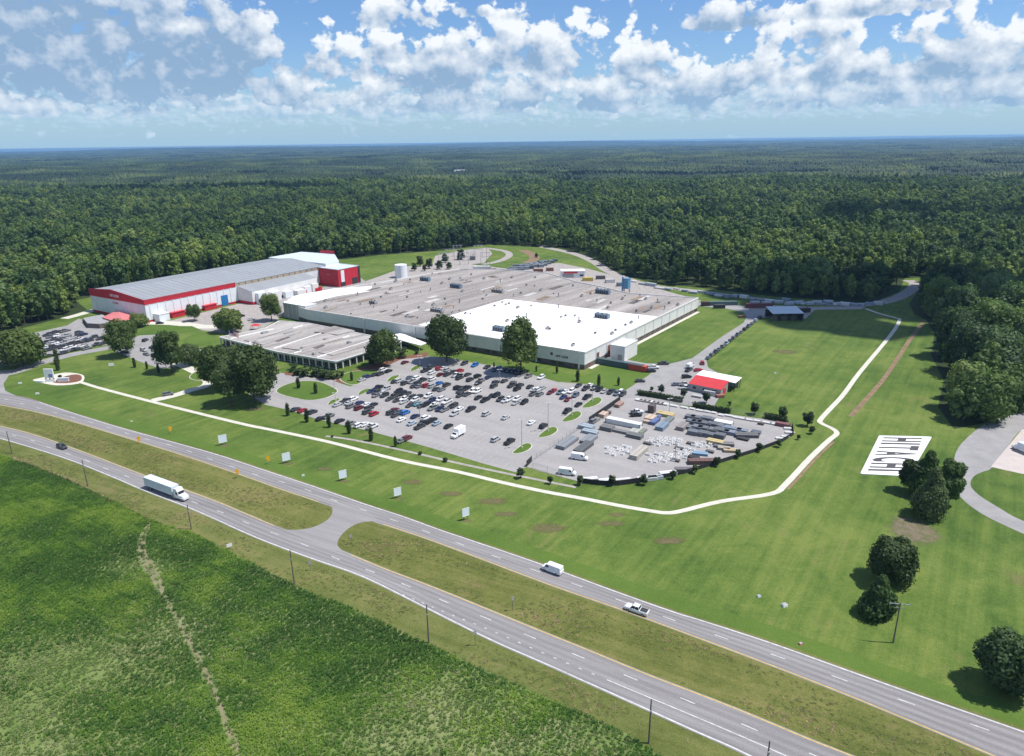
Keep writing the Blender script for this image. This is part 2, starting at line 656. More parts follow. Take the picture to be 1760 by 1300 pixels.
def grass_mat(name, greens, brown, brown_amt, mow=None, rows=None, soil=0.0):
    """greens = dark, mid, light; brown = dry colour; mow = (angle, width) for mower stripes"""
    m = bpy.data.materials.new(name)
    m.use_nodes = True
    t = m.node_tree
    k = NT(t)
    b = t.nodes['Principled BSDF']
    b.inputs['Roughness'].default_value = 0.85
    b.inputs['Specular IOR Level'].default_value = 0.15
    ge = k.n('ShaderNodeNewGeometry')
    pos = ge.outputs['Position']
    big = k.noise(pos, 0.018, 4, 0.55)
    mid = k.noise(pos, 0.11, 5, 0.6, 0.6)
    fin = k.noise(pos, 0.8, 6, 0.75)
    f = k.m('ADD', k.m('ADD', k.m('MULTIPLY', big, 0.50), k.m('MULTIPLY', mid, 0.35)), k.m('MULTIPLY', fin, 0.30))
    if mow:
        mp = k.n('ShaderNodeMapping')
        t.links.new(pos, mp.inputs['Vector'])
        mp.inputs['Rotation'].default_value = (0, 0, -mow[0])
        sx = k.n('ShaderNodeSeparateXYZ')
        t.links.new(mp.outputs[0], sx.inputs[0])
        wob = k.m('ADD', sx.outputs[1], k.m('MULTIPLY', k.m('SUBTRACT', k.noise(pos, 0.03, 2), 0.5), 9.0))
        st = k.m('SINE', k.m('MULTIPLY', wob, 2 * math.pi / mow[1]))
        m2 = k.n('ShaderNodeMapping')
        t.links.new(mp.outputs[0], m2.inputs['Vector'])
        m2.inputs['Scale'].default_value = (0.05, 1.0, 1.0)
        streak = k.noise(m2.outputs[0], 0.35, 4, 0.7)
        f = k.m('ADD', f, k.m('ADD', k.m('MULTIPLY', st, 0.010), k.m('MULTIPLY', k.m('SUBTRACT', streak, 0.5), 0.34)))
    col = k.ramp(k.lin(f, 0.44, 0.69), [(0.0, greens[0]), (0.5, greens[1]), (1.0, greens[2])])
    dry = k.noise(pos, 0.045, 6, 0.62, 0.4)
    dry2 = k.noise(pos, 0.28, 4, 0.6)
    dsum = k.m('ADD', k.m('MULTIPLY', dry, 0.75), k.m('MULTIPLY', dry2, 0.25))
    if mow:
        dsum = k.m('ADD', dsum, k.m('MULTIPLY', k.m('SUBTRACT', streak, 0.5), 0.35))
    df = k.ss(dsum, 0.66 - brown_amt, 0.80 - brown_amt * 0.6)
    spk = k.noise(pos, 3.2, 3, 0.7)
    col = k.mix(k.m('MULTIPLY', df, 0.80), col, brown)
    col = k.mix(k.m('MULTIPLY', k.ss(spk, 0.52, 0.72), 0.30), col, tuple(q * 1.7 for q in greens[2]))
    col = k.mix(k.m('MULTIPLY', k.ss(spk, 0.46, 0.30), 0.35), col, tuple(q * 0.6 for q in greens[0]))
    if soil:
        sf = k.ss(k.noise(pos, 0.03, 5, 0.6), 0.64 - soil, 0.72 - soil)
        col = k.mix(k.m('MULTIPLY', sf, 0.8), col, (0.17, 0.11, 0.07))
    t.links.new(col, b.inputs['Base Color'])
    bp = k.n('ShaderNodeBump')
    bp.inputs['Strength'].default_value = 0.6
    bp.inputs['Distance'].default_value = 0.25
    t.links.new(k.noise(pos, 2.2, 5, 0.7), bp.inputs['Height'])
    t.links.new(bp.outputs[0], b.inputs['Normal'])
    return m


UA = math.radians(55.6)                     # the site's long axis
U = np.array([math.cos(UA), math.sin(UA)])
Vx = np.array([math.cos(UA - math.pi / 2), math.sin(UA - math.pi / 2)])

M_lawn = grass_mat('mown_grass', ((.050, .098, .017), (.094, .148, .027), (.152, .194, .044)), (.180, .148, .068), 0.09, mow=(UA, 5.0))
M_side = grass_mat('roadside_grass', ((.078, .100, .022), (.120, .140, .038), (.175, .172, .060)), (.21, .160, .085), 0.10, mow=(math.radians(-28), 2.4))
M_med = grass_mat('median_grass', ((.072, .094, .020), (.122, .136, .034), (.180, .172, .058)), (.22, .165, .085), 0.095, mow=(math.radians(-29), 2.0))
M_isle = grass_mat('island_grass', ((.060, .115, .018), (.085, .145, .024), (.105, .165, .030)), (.15, .15, .05), 0.0)
M_floor = grass_mat('forest_floor', ((.022, .035, .012), (.032, .050, .016), (.045, .062, .022)), (.06, .055, .03), 0.03)
M_field = grass_mat('crop_soil', ((.080, .145, .026), (.15, .205, .06), (.25, .26, .13)), (.31, .265, .17), 0.14)
M_meadow = grass_mat('meadow_grass', ((.075, .125, .03), (.105, .16, .04), (.14, .185, .055)), (.17, .15, .07), 0.02)
RA = math.radians(-27)
M_road = mat('road_asphalt', (.236, .226, .226), 0.9, 0.16, 0.35, 0.25, 6.0, stretch=(RA, 0.06, 1.2), fine=.1)
def add_tracks(m):
    t = m.node_tree
    k = NT(t)
    b = t.nodes['Principled BSDF']
    src = b.inputs['Base Color'].links[0].from_socket
    at = k.n('ShaderNodeAttribute', attribute_name='across')
    al = k.n('ShaderNodeAttribute', attribute_name='along')
    v = k.comb(k.m('MULTIPLY', al.outputs['Fac'], 0.02), k.m('MULTIPLY', at.outputs['Fac'], 9.0), 0.0)
    n = k.noise(v, 1.0, 5, 0.65)
    w = k.m('COSINE', k.m('MULTIPLY', at.outputs['Fac'], 2 * math.pi * 5.0))
    f = k.m('ADD', k.m('MULTIPLY', w, 0.10), k.m('MULTIPLY', k.m('SUBTRACT', n, 0.5), 0.75))
    g = k.m('ADD', 1.0, f)
    t.links.new(k.mix(1.0, src, k.comb(g, g, g), 'MULTIPLY'), b.inputs['Base Color'])
    # tar-sealed cracks
    return m


add_tracks(M_road)


def fade_mat(name, c1, c2):
    """bare ground that thins out into the grass at its ragged rim"""
    m = mat(name, c1, .95, .3, .45, .4, 3.0, col2=c2, fine=.2)
    t = m.node_tree
    k = NT(t)
    b = t.nodes['Principled BSDF']
    at = k.n('ShaderNodeAttribute', attribute_name='fade')
    ge = k.n('ShaderNodeNewGeometry')
    n = k.noise(ge.outputs['Position'], 0.55, 6, 0.72)
    a = k.ss(k.m('ADD', k.m('MULTIPLY', at.outputs['Fac'], 0.95), k.m('MULTIPLY', k.m('SUBTRACT', n, 0.5), 1.9)), 0.20, 1.05)
    t.links.new(k.m('MULTIPLY', a, 0.80), b.inputs['Alpha'])
    return m


M_lot = mat('lot_asphalt', (.315, .302, .296), 0.9, 0.12, 0.10, 0.2, 5.0, stretch=(math.radians(-34), 0.35, 1.6), fine=.12)
M_drive = mat('drive_asphalt', (.30, .292, .29), 0.9, 0.12, 0.16, 0.2, 5.0)
M_gravel = mat('pale_gravel', (.36, .33, .31), 0.95, 0.2, 0.4, 0.4, 7.0)
M_conc = mat('pale_concrete', (.58, .56, .48), 0.85, 0.10, 0.5)
M_kerb = mat('kerb_concrete', (.52, .50, .44), 0.85, 0.12, 0.6)
M_white = mat('white_line_paint', (.56, .56, .56), 0.7, 0.22, 0.9)
M_yellow = mat('yellow_line_paint', (.58, .42, .13), 0.7, 0.2, 0.9)
M_dirt = mat('bare_dirt', (.24, .165, .10), 0.95, 0.25, 0.3, 0.5, 3.0)
M_mulch = mat('brown_mulch', (.20, .09, .06), 0.95, 0.3, 1.2, 0.5, 5.0)
M_straw = mat('dry_strip', (.26, .22, .14), 0.95, 0.30, 0.35, 0.6, 2.5, col2=(.10, .145, .045), fine=.2)
M_bark = mat('bark', (.11, .085, .065), 0.95, 0.3, 2.0)
M_wood = mat('grey_pole_wood', (.16, .135, .115), 0.95, 0.25, 1.5)
M_steel = mat('galvanised_steel', (.42, .43, .44), 0.5, 0.12, 1.0, metal=0.5)
M_dark = mat('dark_metal', (.045, .047, .05), 0.6, 0.2, 1.0)
M_black = mat('black_rubber', (.02, .02, .021), 0.8, 0.2, 1.0)
M_glass = mat('dark_glass', (.018, .022, .028), 0.08, 0.1, 1.0, spec=0.6)
M_chrome = mat('pale_lamp', (.62, .62, .62), 0.25, 0.05, 1.0)
M_paint = paint_mat()
M_obj = obj_mat('weathered_coat')
M_tan = mat('tan_wall', (.40, .33, .24), 0.8, 0.12, 0.3)
M_oldroof = mat('aged_flat_roof', (.43, .396, .372), 0.9, 0.3, 0.10, col2=(.120, .106, .098), stretch=(math.radians(50), 0.10, 1.0), fine=.12)
M_whiteroof = mat('white_membrane_roof', (.84, .84, .83), 0.6, 0.07, 0.06, fine=.1)
M_greyroof = mat('standing_seam_roof', (.36, .375, .39), 0.45, 0.08, 0.25, metal=0.25, stretch=(math.radians(-33), 0.1, 1.5))
M_bluerf = mat('pale_blue_metal_roof', (.56, .63, .68), 0.5, 0.05, 0.2)
M_wall = mat('pale_metal_cladding', (.75, .735, .715), 0.6, 0.06, 0.3)
M_wallw = mat('white_metal_cladding', (.74, .77, .80), 0.55, 0.05, 0.3)
M_brick = mat('brown_brick', (.155, .125, .11), 0.9, 0.2, 1.2)
M_red = mat('red_cladding', (.52, .026, .042), 0.5, 0.10, 0.4)
M_redrf = mat('faded_red_roof', (.62, .20, .20), 0.5, 0.08, 0.5)
M_bluedoor = mat('blue_door_paint', (.03, .17, .42), 0.5, 0.08, 0.5)
M_unit = mat('grey_blue_unit_steel', (.17, .23, .30), 0.55, 0.12, 0.6)
M_vent = mat('vent_steel', (.36, .36, .36), 0.5, 0.15, 0.8)
M_shade = mat('dark_screen_fabric', (.035, .037, .040), 0.9, 0.2, 0.5)
M_sign = mat('pale_sign_board', (.78, .84, .90), 0.35, 0.03, 0.5)
M_ysign = mat('amber_sign_face', (.75, .38, .02), 0.45, 0.04, 0.5)
M_ltr = mat('charcoal_letter_gravel', (.085, .08, .085), 0.9, 0.2, 0.8)
M_navy = mat('flag_navy', (.03, .035, .13), 0.8, 0.1, 1.0)
LEAF = leaf_mat('broadleaf_foliage', [(0, (0.028, 0.059, 0.022)), (.35, (0.072, 0.128, 0.033)), (.65, (0.138, 0.207, 0.046)), (1, (0.262, 0.320, 0.072))], world_scale=0.011)
LEAF_T = leaf_mat('far_forest_foliage', [(0, (0.008, 0.021, 0.010)), (.40, (0.024, 0.047, 0.016)), (.7, (0.053, 0.085, 0.023)), (1, (0.127, 0.159, 0.041))], inst=False, world_scale=0.0034, wmix=0.66, trans=0.15)
LEAF_D = leaf_mat('dark_shrub_foliage', [(0, (0.023, 0.043, 0.016)), (1, (0.063, 0.101, 0.029))], trans=0.2)
LEAF_G = leaf_mat('campus_foliage', [(0, (0.046, 0.079, 0.023)), (.6, (0.097, 0.144, 0.037)), (1, (0.162, 0.210, 0.054))], trans=0.32)
CROP = leaf_mat('crop_foliage', [(0, (0.035, 0.096, 0.015)), (.40, (0.064, 0.155, 0.021)), (.70, (0.136, 0.246, 0.029)), (1, (0.234, 0.333, 0.052))], world_scale=0.034, wmix=0.74, trans=0.3, streak=math.radians(-31), grey=0)
CROP_P = leaf_mat('pale_crop_foliage', [(0, (.075, .135, .030)), (.5, (.150, .215, .062)), (1, (.270, .285, .135))], world_scale=0.05, wmix=0.5, trans=0.3, streak=math.radians(-31), grey=0)
# ---------------------------------------------------------------- ground and terrain
def hgt(x, y):
    x = np.asarray(x, float)
    y = np.asarray(y, float)
    r = np.hypot(x, y)
    s = np.clip((r - 900) / 2200, 0, 1)
    s = s * s * (3 - 2 * s)
    s2 = np.clip((r - 5000) / 14000, 0, 1)
    a = (np.sin(x / 710 + 1.3) * np.cos(y / 930 + .4) + .6 * np.sin(x / 330 - y / 410 + 2.0) + .5 * np.sin(y / 520 + 0.7 * np.sin(x / 900)))
    b = (np.sin(x / 2900 + .5 + y / 5200) * np.cos(y / 2300) + .7 * np.sin(x / 1700 - 1.0 + y / 2600))
    c = np.sin(x / 170 + .7 + .5 * np.sin(y / 400)) * np.cos(y / 125 + .3 + .4 * np.sin(x / 310))
    return s * (a * 8.0 + c * 9.0 - 1) + s2 * (b * 30 + 18)


def build_terrain():
    rs = [0, 60, 150, 300, 500, 700, 900] + [900 * 1.045 ** i for i in range(1, 78)]
    na = 288
    V, F = [(0, 0, 0)], []
    for r in rs[1:]:
        for j in range(na):
            a = 2 * math.pi * j / na
            V.append((r * math.sin(a), r * math.cos(a), 0))
    V = np.array(V)
    V[:, 2] = hgt(V[:, 0], V[:, 1])
    T = [(0, 1 + (j + 1) % na, 1 + j) for j in range(na)]
    for i in range(len(rs) - 2):
        for j in range(na):
            a, b = 1 + i * na + j, 1 + i * na + (j + 1) % na
            c, d = a + na, b + na
            T += [(a, b, d), (a, d, c)]
    me = np_mesh('ground', V, np.array(T), [M_floor], smooth=True)
    o = link(bpy.data.objects.new('ground', me))
    return tag(o, kind='structure')


build_terrain()

CLEAR = PL([(-420, 640), (-200, 598), (0, 574), (55, 560), (110, 546), (150, 533)]) + [(-318, 512), (-205, 690)] + PL([
    (596, 446), (650, 439), (720, 434), (775, 430), (840, 421), (960, 427), (1010, 441), (1040, 461), (1080, 476), (1130, 488),
    (1200, 495), (1330, 510), (1470, 520), (1500, 521), (1545, 502), (1555, 479), (1585, 477), (1577, 503), (1562, 522), (1572, 541), (1592, 550),
    (1606, 575), (1600, 610), (1622, 655), (1612, 700), (1640, 738), (1690, 728), (1757, 696), (1900, 640)]) + [(340, 240), (340, 20), (-420, 20)]
struct('lawn', MB().sheet(CLEAR, 0.02), M_lawn)

# road edges traced on the photograph (north carriageway upper and lower edge, south carriageway upper and lower edge)
N_up = PL([(-160, 640), (-60, 664), (7, 677), (50, 685), (92, 699), (187, 729), (280, 755), (370, 780), (437, 802), (540, 836), (630, 867), (692, 887), (764, 913),
           (800, 925), (927, 968), (1047, 1012), (1160, 1052), (1200, 1064), (1324, 1104), (1450, 1149), (1586, 1197), (1757, 1256), (1960, 1330)])
N_lo = PL([(-160, 663), (-60, 685), (0, 697), (90, 716), (237, 760), (332, 790), (437, 826), (475, 840), (570, 872), (640, 897), (710, 920),
           (788, 948), (941, 1006), (1067, 1050), (1200, 1099), (1296, 1135), (1433, 1188), (1569, 1244), (1702, 1300), (1900, 1385)])
S_up = PL([(-160, 697), (-60, 719), (0, 732), (60, 747), (140, 775), (250, 817), (362, 857), (425, 883), (492, 911), (585, 945), (660, 976), (747, 1009),
           (907, 1074), (1009, 1115), (1111, 1157), (1200, 1191), (1279, 1222), (1399, 1272), (1470, 1300), (1700, 1400)])
S_lo = PL([(-160, 717), (-60, 741), (0, 755), (105, 787), (187, 819), (250, 846), (337, 880), (437, 925), (535, 962), (622, 993), (729, 1046), (839, 1101),
           (941, 1146), (1077, 1207), (1200, 1263), (1276, 1297), (1480, 1400)])
N_up, N_lo, S_up, S_lo = (smooth_line(q, 4) for q in (N_up, N_lo, S_up, S_lo))
# rough verge between the highway and the crop, and the lawn side of the road, under the carriageways
field_edge = PL([(-250, 738), (0, 782), (67, 805), (150, 840), (237, 882), (262, 896), (332, 917), (425, 965), (515, 1012), (600, 1044), (736, 1108), (907, 1186), (1077, 1261), (1132, 1300), (1330, 1400)])
road_side = PL([(-160, 630), (8, 655), (60, 668), (150, 690), (260, 720), (420, 770), (560, 815), (760, 885), (1000, 965), (1150, 1010), (1300, 1062), (1450, 1112), (1600, 1160), (1757, 1215), (1960, 1280)])
struct('verge', MB().sheet(offset_line(N_up, 0.8) + field_edge[::-1], 0.035), M_side)
struct('road_grass_strip', MB().ribbon(offset_line(N_up, 3.4), 5.0, 0.03), M_isle)
struct('median', MB().sheet(offset_line(N_lo, 0.6) + offset_line(S_up, -0.6)[::-1], 0.05), M_med)


def carriage(name, up, lo):
    mb = MB()
    n = 60

    def resample(L):
        q = np.array(L)
        s = np.r_[0, np.cumsum(np.linalg.norm(np.diff(q, axis=0), axis=1))]
        t = np.linspace(0, s[-1], n)
        return np.stack([np.interp(t, s, q[:, 0]), np.interp(t, s, q[:, 1])], 1)
    a, b = resample(up), resample(lo)
    vs = [(p[0], p[1], 0.07) for p in a] + [(p[0], p[1], 0.07) for p in b]
    mb.add(vs, [(i, n + i, n + i + 1, i + 1) for i in range(n - 1)])
    o = struct(name, mb, M_road)
    s = np.r_[0, np.cumsum(np.linalg.norm(np.diff(a, axis=0), axis=1))]
    for nm, val in (('across', np.r_[np.zeros(n), np.ones(n)]), ('along', np.r_[s, s])):
        at = o.data.attributes.new(nm, 'FLOAT', 'POINT')
        at.data.foreach_set('value', val.astype(np.float32))
    return o


carriage('north_carriageway', N_up, N_lo)
carriage('south_carriageway', S_up, S_lo)
gapA = PL([(566, 866), (571, 874), (570, 885), (560, 896), (540, 906), (515, 911), (485, 911)])
gapB = PL([(650, 896), (625, 898), (605, 905), (588, 919), (580, 933), (583, 942), (594, 951)])
struct('median_crossing', MB().sheet(smooth_line(gapA, 4) + PL([(520, 925), (560, 942)]) + smooth_line(gapB, 4)[::-1] + PL([(640, 884), (600, 871)]), 0.08), M_road)


def strip_part(line, px0, px1, py0=None):
    """piece of a traced line between two photograph columns"""
    x0, x1 = P(*px0)[0], P(*px1)[0]
    return [p for p in line if x0 <= p[0] <= x1]


def lines():
    w, y = MB(), MB()
    z = 0.09
    w.ribbon(offset_line(strip_part(N_up, (60, 690), (1960, 1330)), -0.35), 0.34, z)
    w.ribbon(offset_line(S_lo, 0.45), 0.34, z)
    for line, off, a, b in ((N_lo, 0.4, (-160, 663), (562, 869)), (N_lo, 0.4, (655, 902), (1900, 1385)),
                            (S_up, -0.4, (-160, 697), (490, 910)), (S_up, -0.4, (598, 950), (1700, 1400))):
        y.ribbon(offset_line(strip_part(line, a, b), off), 0.26, z)
    # broken lane lines, 3 m dashes every 12.2 m, anchored on dashes seen in the photograph
    def dashes(pts, step, ln, width, mbx, before=0, after=0):
        q = np.array(smooth_line(pts, 6))
        d0, d1 = q[0] - q[1], q[-1] - q[-2]
        d0 /= np.linalg.norm(d0)
        d1 /= np.linalg.norm(d1)
        q = np.vstack([[q[0] + d0 * before], q, [q[-1] + d1 * after]])
        s = np.r_[0, np.cumsum(np.linalg.norm(np.diff(q, axis=0), axis=1))]
        t = (before % step)
        while t + ln < s[-1]:
            seg = [(np.interp(t + ln * e - ln / 2, s, q[:, 0]), np.interp(t + ln * e - ln / 2, s, q[:, 1])) for e in (0, .5, 1)]
            mbx.ribbon(seg, width, z)
            t += step
    nd = PL([(11, 691), (27, 692), (66, 702), (151, 725), (237, 751), (271, 760), (307, 770), (371, 793), (451, 820), (495, 832), (537, 846), (584, 864), (633, 880), (686, 898),
             (740, 917), (862, 961), (1002, 1010), (1164, 1069), (1255, 1101), (1354, 1135), (1463, 1174), (1583, 1216), (1714, 1261)])
    dashes(nd[2:], 12.19, 3.05, 0.24, w, 40, 40)
    sd = PL([(24, 749), (53, 757), (80, 768), (141, 789), (171, 802), (203, 813), (235, 826), (350, 870), (391, 885), (435, 904), (484, 922), (533, 941), (587, 964), (644, 985), (706, 1010),
             (773, 1038), (845, 1067), (922, 1099), (1006, 1133), (1098, 1171), (1198, 1212), (1307, 1259)])
    dashes(sd, 12.19, 3.05, 0.24, w, 36, 40)
    # turn lane: dotted, then solid
    dashes(PL([(676, 1018), (700, 1026), (760, 1051), (850, 1087), (940, 1126), (1026, 1162)]), 3.05, 0.7, 0.24, w)
    w.ribbon(smooth_line(PL([(1043, 1169), (1100, 1193), (1160, 1218), (1250, 1256), (1344, 1297), (1500, 1368)]), 3), 0.24, z)
    struct('white_road_marking', w, M_white)
    struct('yellow_road_marking', y, M_yellow)


lines()

# ---------------------------------------------------------------- drives, car parks, yard
entr = smooth_line(PL([(-150, 668), (-60, 655), (20, 641), (60, 627), (110, 613), (160, 603), (205, 597), (250, 605), (300, 622)]), 5)
mb = MB().ribbon(entr, 8.0, 0.06)
mb.sheet(PL([(-70, 668), (-40, 640), (22, 636), (14, 648), (6, 660), (9, 672), (28, 681), (-60, 676)]), 0.065)
struct('entrance_drive', mb, M_drive)
struct('visitor_parking', MB().sheet(PL([(196, 603), (210, 590), (240, 577), (285, 575), (300, 585), (285, 600), (330, 612), (322, 628), (275, 634), (240, 622)]), 0.07), M_drive)
left_lot = PL([(-80, 640), (-90, 590), (0, 580), (60, 572), (115, 560), (135, 548), (165, 553), (205, 563), (200, 583), (188, 593), (150, 597), (110, 607), (70, 616), (20, 628)])
struct('west_parking_lot', MB().sheet(left_lot, 0.05), M_drive)
mb = MB()
mb.ribbon(smooth_line(PL([(205, 563), (235, 556), (300, 556), (350, 562), (400, 560)]), 4), 9, 0.06)
mb.sheet(PL([(290, 552), (420, 520), (470, 520), (480, 548), (450, 566), (395, 574), (330, 566)]), 0.055, 1)
mb.ribbon(smooth_line(PL([(110, 548), (140, 540), (165, 532)]), 4), 7, 0.06)
struct('hall_forecourt', mb, [M_conc, M_gravel])
mb = MB()
mb.ribbon(smooth_line(PL([(300, 622), (325, 634), (345, 644), (358, 655), (352, 664), (325, 672), (300, 680), (262, 689)]), 5), 5.0, 0.075)
mb.ribbon(smooth_line(PL([(330, 600), (350, 610), (372, 622)]), 4), 6.0, 0.075)
struct('garden_walk', mb, M_conc)

LOT = PL([(425, 676), (470, 640), (500, 643), (545, 645), (590, 661), (603, 665), (620, 653), (652, 638), (683, 620), (722, 611), (782, 617), (800, 622), (870, 632), (917, 645), (958, 657), (1000, 660),
          (1034, 667), (1071, 676), (1070, 686), (905, 803), (885, 812), (830, 797), (740, 770), (630, 740), (545, 721), (500, 706), (455, 696)])
struct('main_parking_lot', MB().sheet(LOT, 0.05), M_lot)
YARD = PL([(905, 803), (1070, 686), (1098, 682), (1150, 693), (1200, 704), (1270, 715), (1345, 725), (1360, 735), (1362, 748), (1345, 759), (1300, 776), (1250, 791), (1180, 812), (1110, 827), (1050, 833),
           (1000, 829), (960, 819), (930, 811)])
struct('storage_yard', MB().sheet(YARD, 0.055), M_lot)
apron = PL([(1070, 687), (1071, 674), (1113, 647), (1120, 641), (1085, 626), (1050, 622), (1062, 616), (1110, 625), (1150, 626), (1190, 616), (1235, 583), (1278, 555), (1283, 545), (1278, 537), (1250, 531),
            (1208, 527), (1170, 524), (1200, 520), (1250, 523), (1300, 529), (1318, 545), (1308, 548), (1288, 557), (1255, 584), (1227, 604), (1214, 620), (1217, 632), (1232, 640), (1250, 655), (1243, 672), (1226, 700), (1180, 698), (1150, 693), (1098, 682)])
struct('service_road', MB().sheet(apron, 0.06), M_drive)
back = smooth_line(PL([(930, 424), (985, 436), (1020, 450), (1045, 466), (1085, 482), (1130, 493), (1200, 501), (1260, 509), (1330, 517), (1400, 522), (1470, 524), (1510, 521), (1545, 511), (1568, 497), (1574, 488), (1560, 482)]), 5)
mb = MB().ribbon(back, 9, 0.055)
mb.sheet(PL([(1290, 532), (1300, 524), (1400, 528), (1490, 526), (1480, 532), (1400, 533), (1385, 548), (1318, 546)]), 0.065)
struct('perimeter_track', mb, M_gravel)
struct('rear_yard', MB().sheet(PL([(625, 485), (700, 458), (790, 452), (870, 462), (960, 452), (1010, 462), (1070, 478), (1150, 502), (1205, 517), (1185, 530), (900, 500), (700, 500)]), 0.045), M_gravel)
struct('hall_yard', MB().sheet(PL([(405, 530), (620, 478), (640, 492), (540, 520), (490, 545)]), 0.05), M_drive)
mb = MB()
mb.ribbon(smooth_line(PL([(838, 427), (868, 432), (875, 440), (858, 449), (830, 455)]), 4), 7, 0.06)
mb.sheet(PL([(742, 458), (748, 440), (790, 431), (838, 426), (846, 436), (832, 452), (790, 457)]), 0.05)
struct('substation_pad', mb, M_gravel)
struct('dirt_track', MB().ribbon(smooth_line(PL([(898, 430), (915, 438), (918, 446), (905, 452)]), 4), 10, 0.04), M_dirt)

RROAD = smooth_line(PL([(1800, 702), (1725, 717), (1690, 731), (1660, 755), (1644, 776), (1639, 800), (1641, 832), (1652, 856), (1690, 885), (1757, 917), (1850, 955)]), 4)
RIN = smooth_line(PL([(1850, 925), (1757, 895), (1715, 872), (1682, 851), (1668, 834), (1674, 819), (1690, 811), (1705, 804), (1730, 770), (1757, 738), (1800, 722)]), 4)
struct('side_road', MB().sheet(RROAD + RIN, 0.05), M_drive)
struct('concrete_pad', MB().sheet(PL([(1703, 803), (1757, 738), (1830, 730), (1830, 812), (1757, 815)]), 0.06), mat('pinkish_concrete', (.50, .44, .41), .9, .08, .3))
# white footpath round the lawn and the dirt that follows it
path1 = smooth_line(PL([(138, 657), (170, 667), (250, 688), (350, 713), (425, 731), (460, 738), (565, 760), (685, 791), (785, 811), (860, 829), (934, 845), (1000, 857), (1067, 870), (1120, 879), (1145, 882), (1170, 879), (1240, 862),
                        (1326, 849), (1351, 832), (1392, 788), (1425, 757), (1438, 746), (1432, 738), (1412, 728), (1410, 722), (1425, 705), (1450, 678), (1478, 640), (1531, 576), (1546, 551), (1540, 547), (1514, 540), (1488, 531)]), 4)
struct('footpath', MB().ribbon(path1, 1.95, 0.08, z0=0.0), M_conc)
struct('bare_strip', MB().ribbon(smooth_line(PL([(1590, 550), (1560, 590), (1520, 650), (1462, 716)]), 5), 2.0, 0.03), M_dirt)
mb = MB()
mb.ribbon(offset_line([p for p in path1 if 85 < p[0] < 118 and p[1] < 262], -1.7), 1.0, 0.035)
struct('bare_path_edge', mb, M_dirt)
mb = MB()
mb.ribbon(smooth_line(PL([(560, 750), (610, 757), (700, 776), (790, 797), (870, 814), (885, 817), (930, 826), (990, 838)]), 4), 1.3, 0.04)
struct('gravel_strip', mb, M_gravel)


def patch(name, px, py, rx, ry, m, z=0.045, seed=0):
    c = P(px, py)
    a = P(px + rx, py)[0] - c[0]
    b = P(px, py - ry)[1] - c[1]
    r = random.Random(seed + int(px))
    ph = [r.uniform(0, 6.28) for _ in range(4)]
    poly = []
    for i in range(36):
        t = 2 * math.pi * i / 36
        k = 1.25 + .10 * math.sin(2 * t + ph[0]) + .07 * math.sin(3 * t + ph[1])
        poly.append((c[0] + a * k * math.cos(t), c[1] + b * k * math.sin(t)))
    n = len(poly)
    cc_ = np.mean(np.array(poly), 0)
    V = [(p[0], p[1], z) for p in poly] + [(cc_[0] + (p[0] - cc_[0]) * .55, cc_[1] + (p[1] - cc_[1]) * .55, z) for p in poly] + [(cc_[0], cc_[1], z)]
    F = [(i, (i + 1) % n, n + (i + 1) % n, n + i) for i in range(n)] + [(n + i, n + (i + 1) % n, 2 * n) for i in range(n)]
    o = struct(name, MB().add(V, F), m)
    at = o.data.attributes.new('fade', 'FLOAT', 'POINT')
    at.data.foreach_set('value', np.r_[np.zeros(n), np.full(n, .8), 1.0].astype(np.float32))
    return o


M_patch = fade_mat('worn_grass', (.185, .145, .078), (.120, .130, .045))
M_brush = fade_mat('brush_litter', (.260, .200, .150), (.130, .125, .060))
for (a, b, c, d) in ((558, 806, 13, 3), (710, 829, 17, 5), (775, 849, 22, 5), (848, 862, 30, 6), (940, 908, 30, 9), (870, 884, 22, 5), (1060, 885, 16, 4), (440, 703, 16, 4), (1240, 655, 14, 5), (1350, 605, 22, 4),
                     (625, 728, 10, 2), (1050, 900, 26, 5), (1150, 930, 30, 7)):
    patch('worn_patch', a, b, c, d, M_patch)
patch('brush_pile_ground', 1570, 912, 42, 26, M_brush)

# raised islands: kerb and grass
def island(pts, label=None):
    poly = smooth_loop(PL(pts), 4)
    mb = MB()
    mb.prism(poly, 0.0, 0.15, 0)
    c = np.mean(np.array(poly), 0)
    q = []
    for p in poly:
        d = np.array(p) - c
        L = np.linalg.norm(d)
        q.append(tuple(c + d * max(0.1, (L - 0.45) / L)))
    mb.prism(q, 0.15, 0.19, 1)
    o = struct('grass_island', mb, [M_kerb, M_isle])
    return o


island([(474, 673), (485, 664), (512, 656), (545, 656), (567, 663), (581, 672), (574, 679), (556, 686), (530, 689), (505, 685), (486, 680)])
island([(583, 651), (600, 640), (640, 636), (650, 640), (628, 652), (615, 661), (598, 661)])
for c in ((898, 771), (942, 743), (983, 716), (1018, 692)):
    island([(c[0] - 18, c[1] + 9), (c[0] - 3, c[1] - 5), (c[0] + 10, c[1] - 9), (c[0] + 17, c[1] - 5), (c[0] + 13, c[1] + 2), (c[0] - 1, c[1] + 8)])
for c in ((572, 692), (624, 675), (674, 652), (714, 634)):
    island([(c[0] - 9, c[1] + 5), (c[0] - 4, c[1] - 3), (c[0] + 11, c[1] - 7), (c[0] + 12, c[1] - 4), (c[0] + 2, c[1] + 2)])
island([(325, 650), (335, 640), (350, 641), (352, 648), (342, 655)])
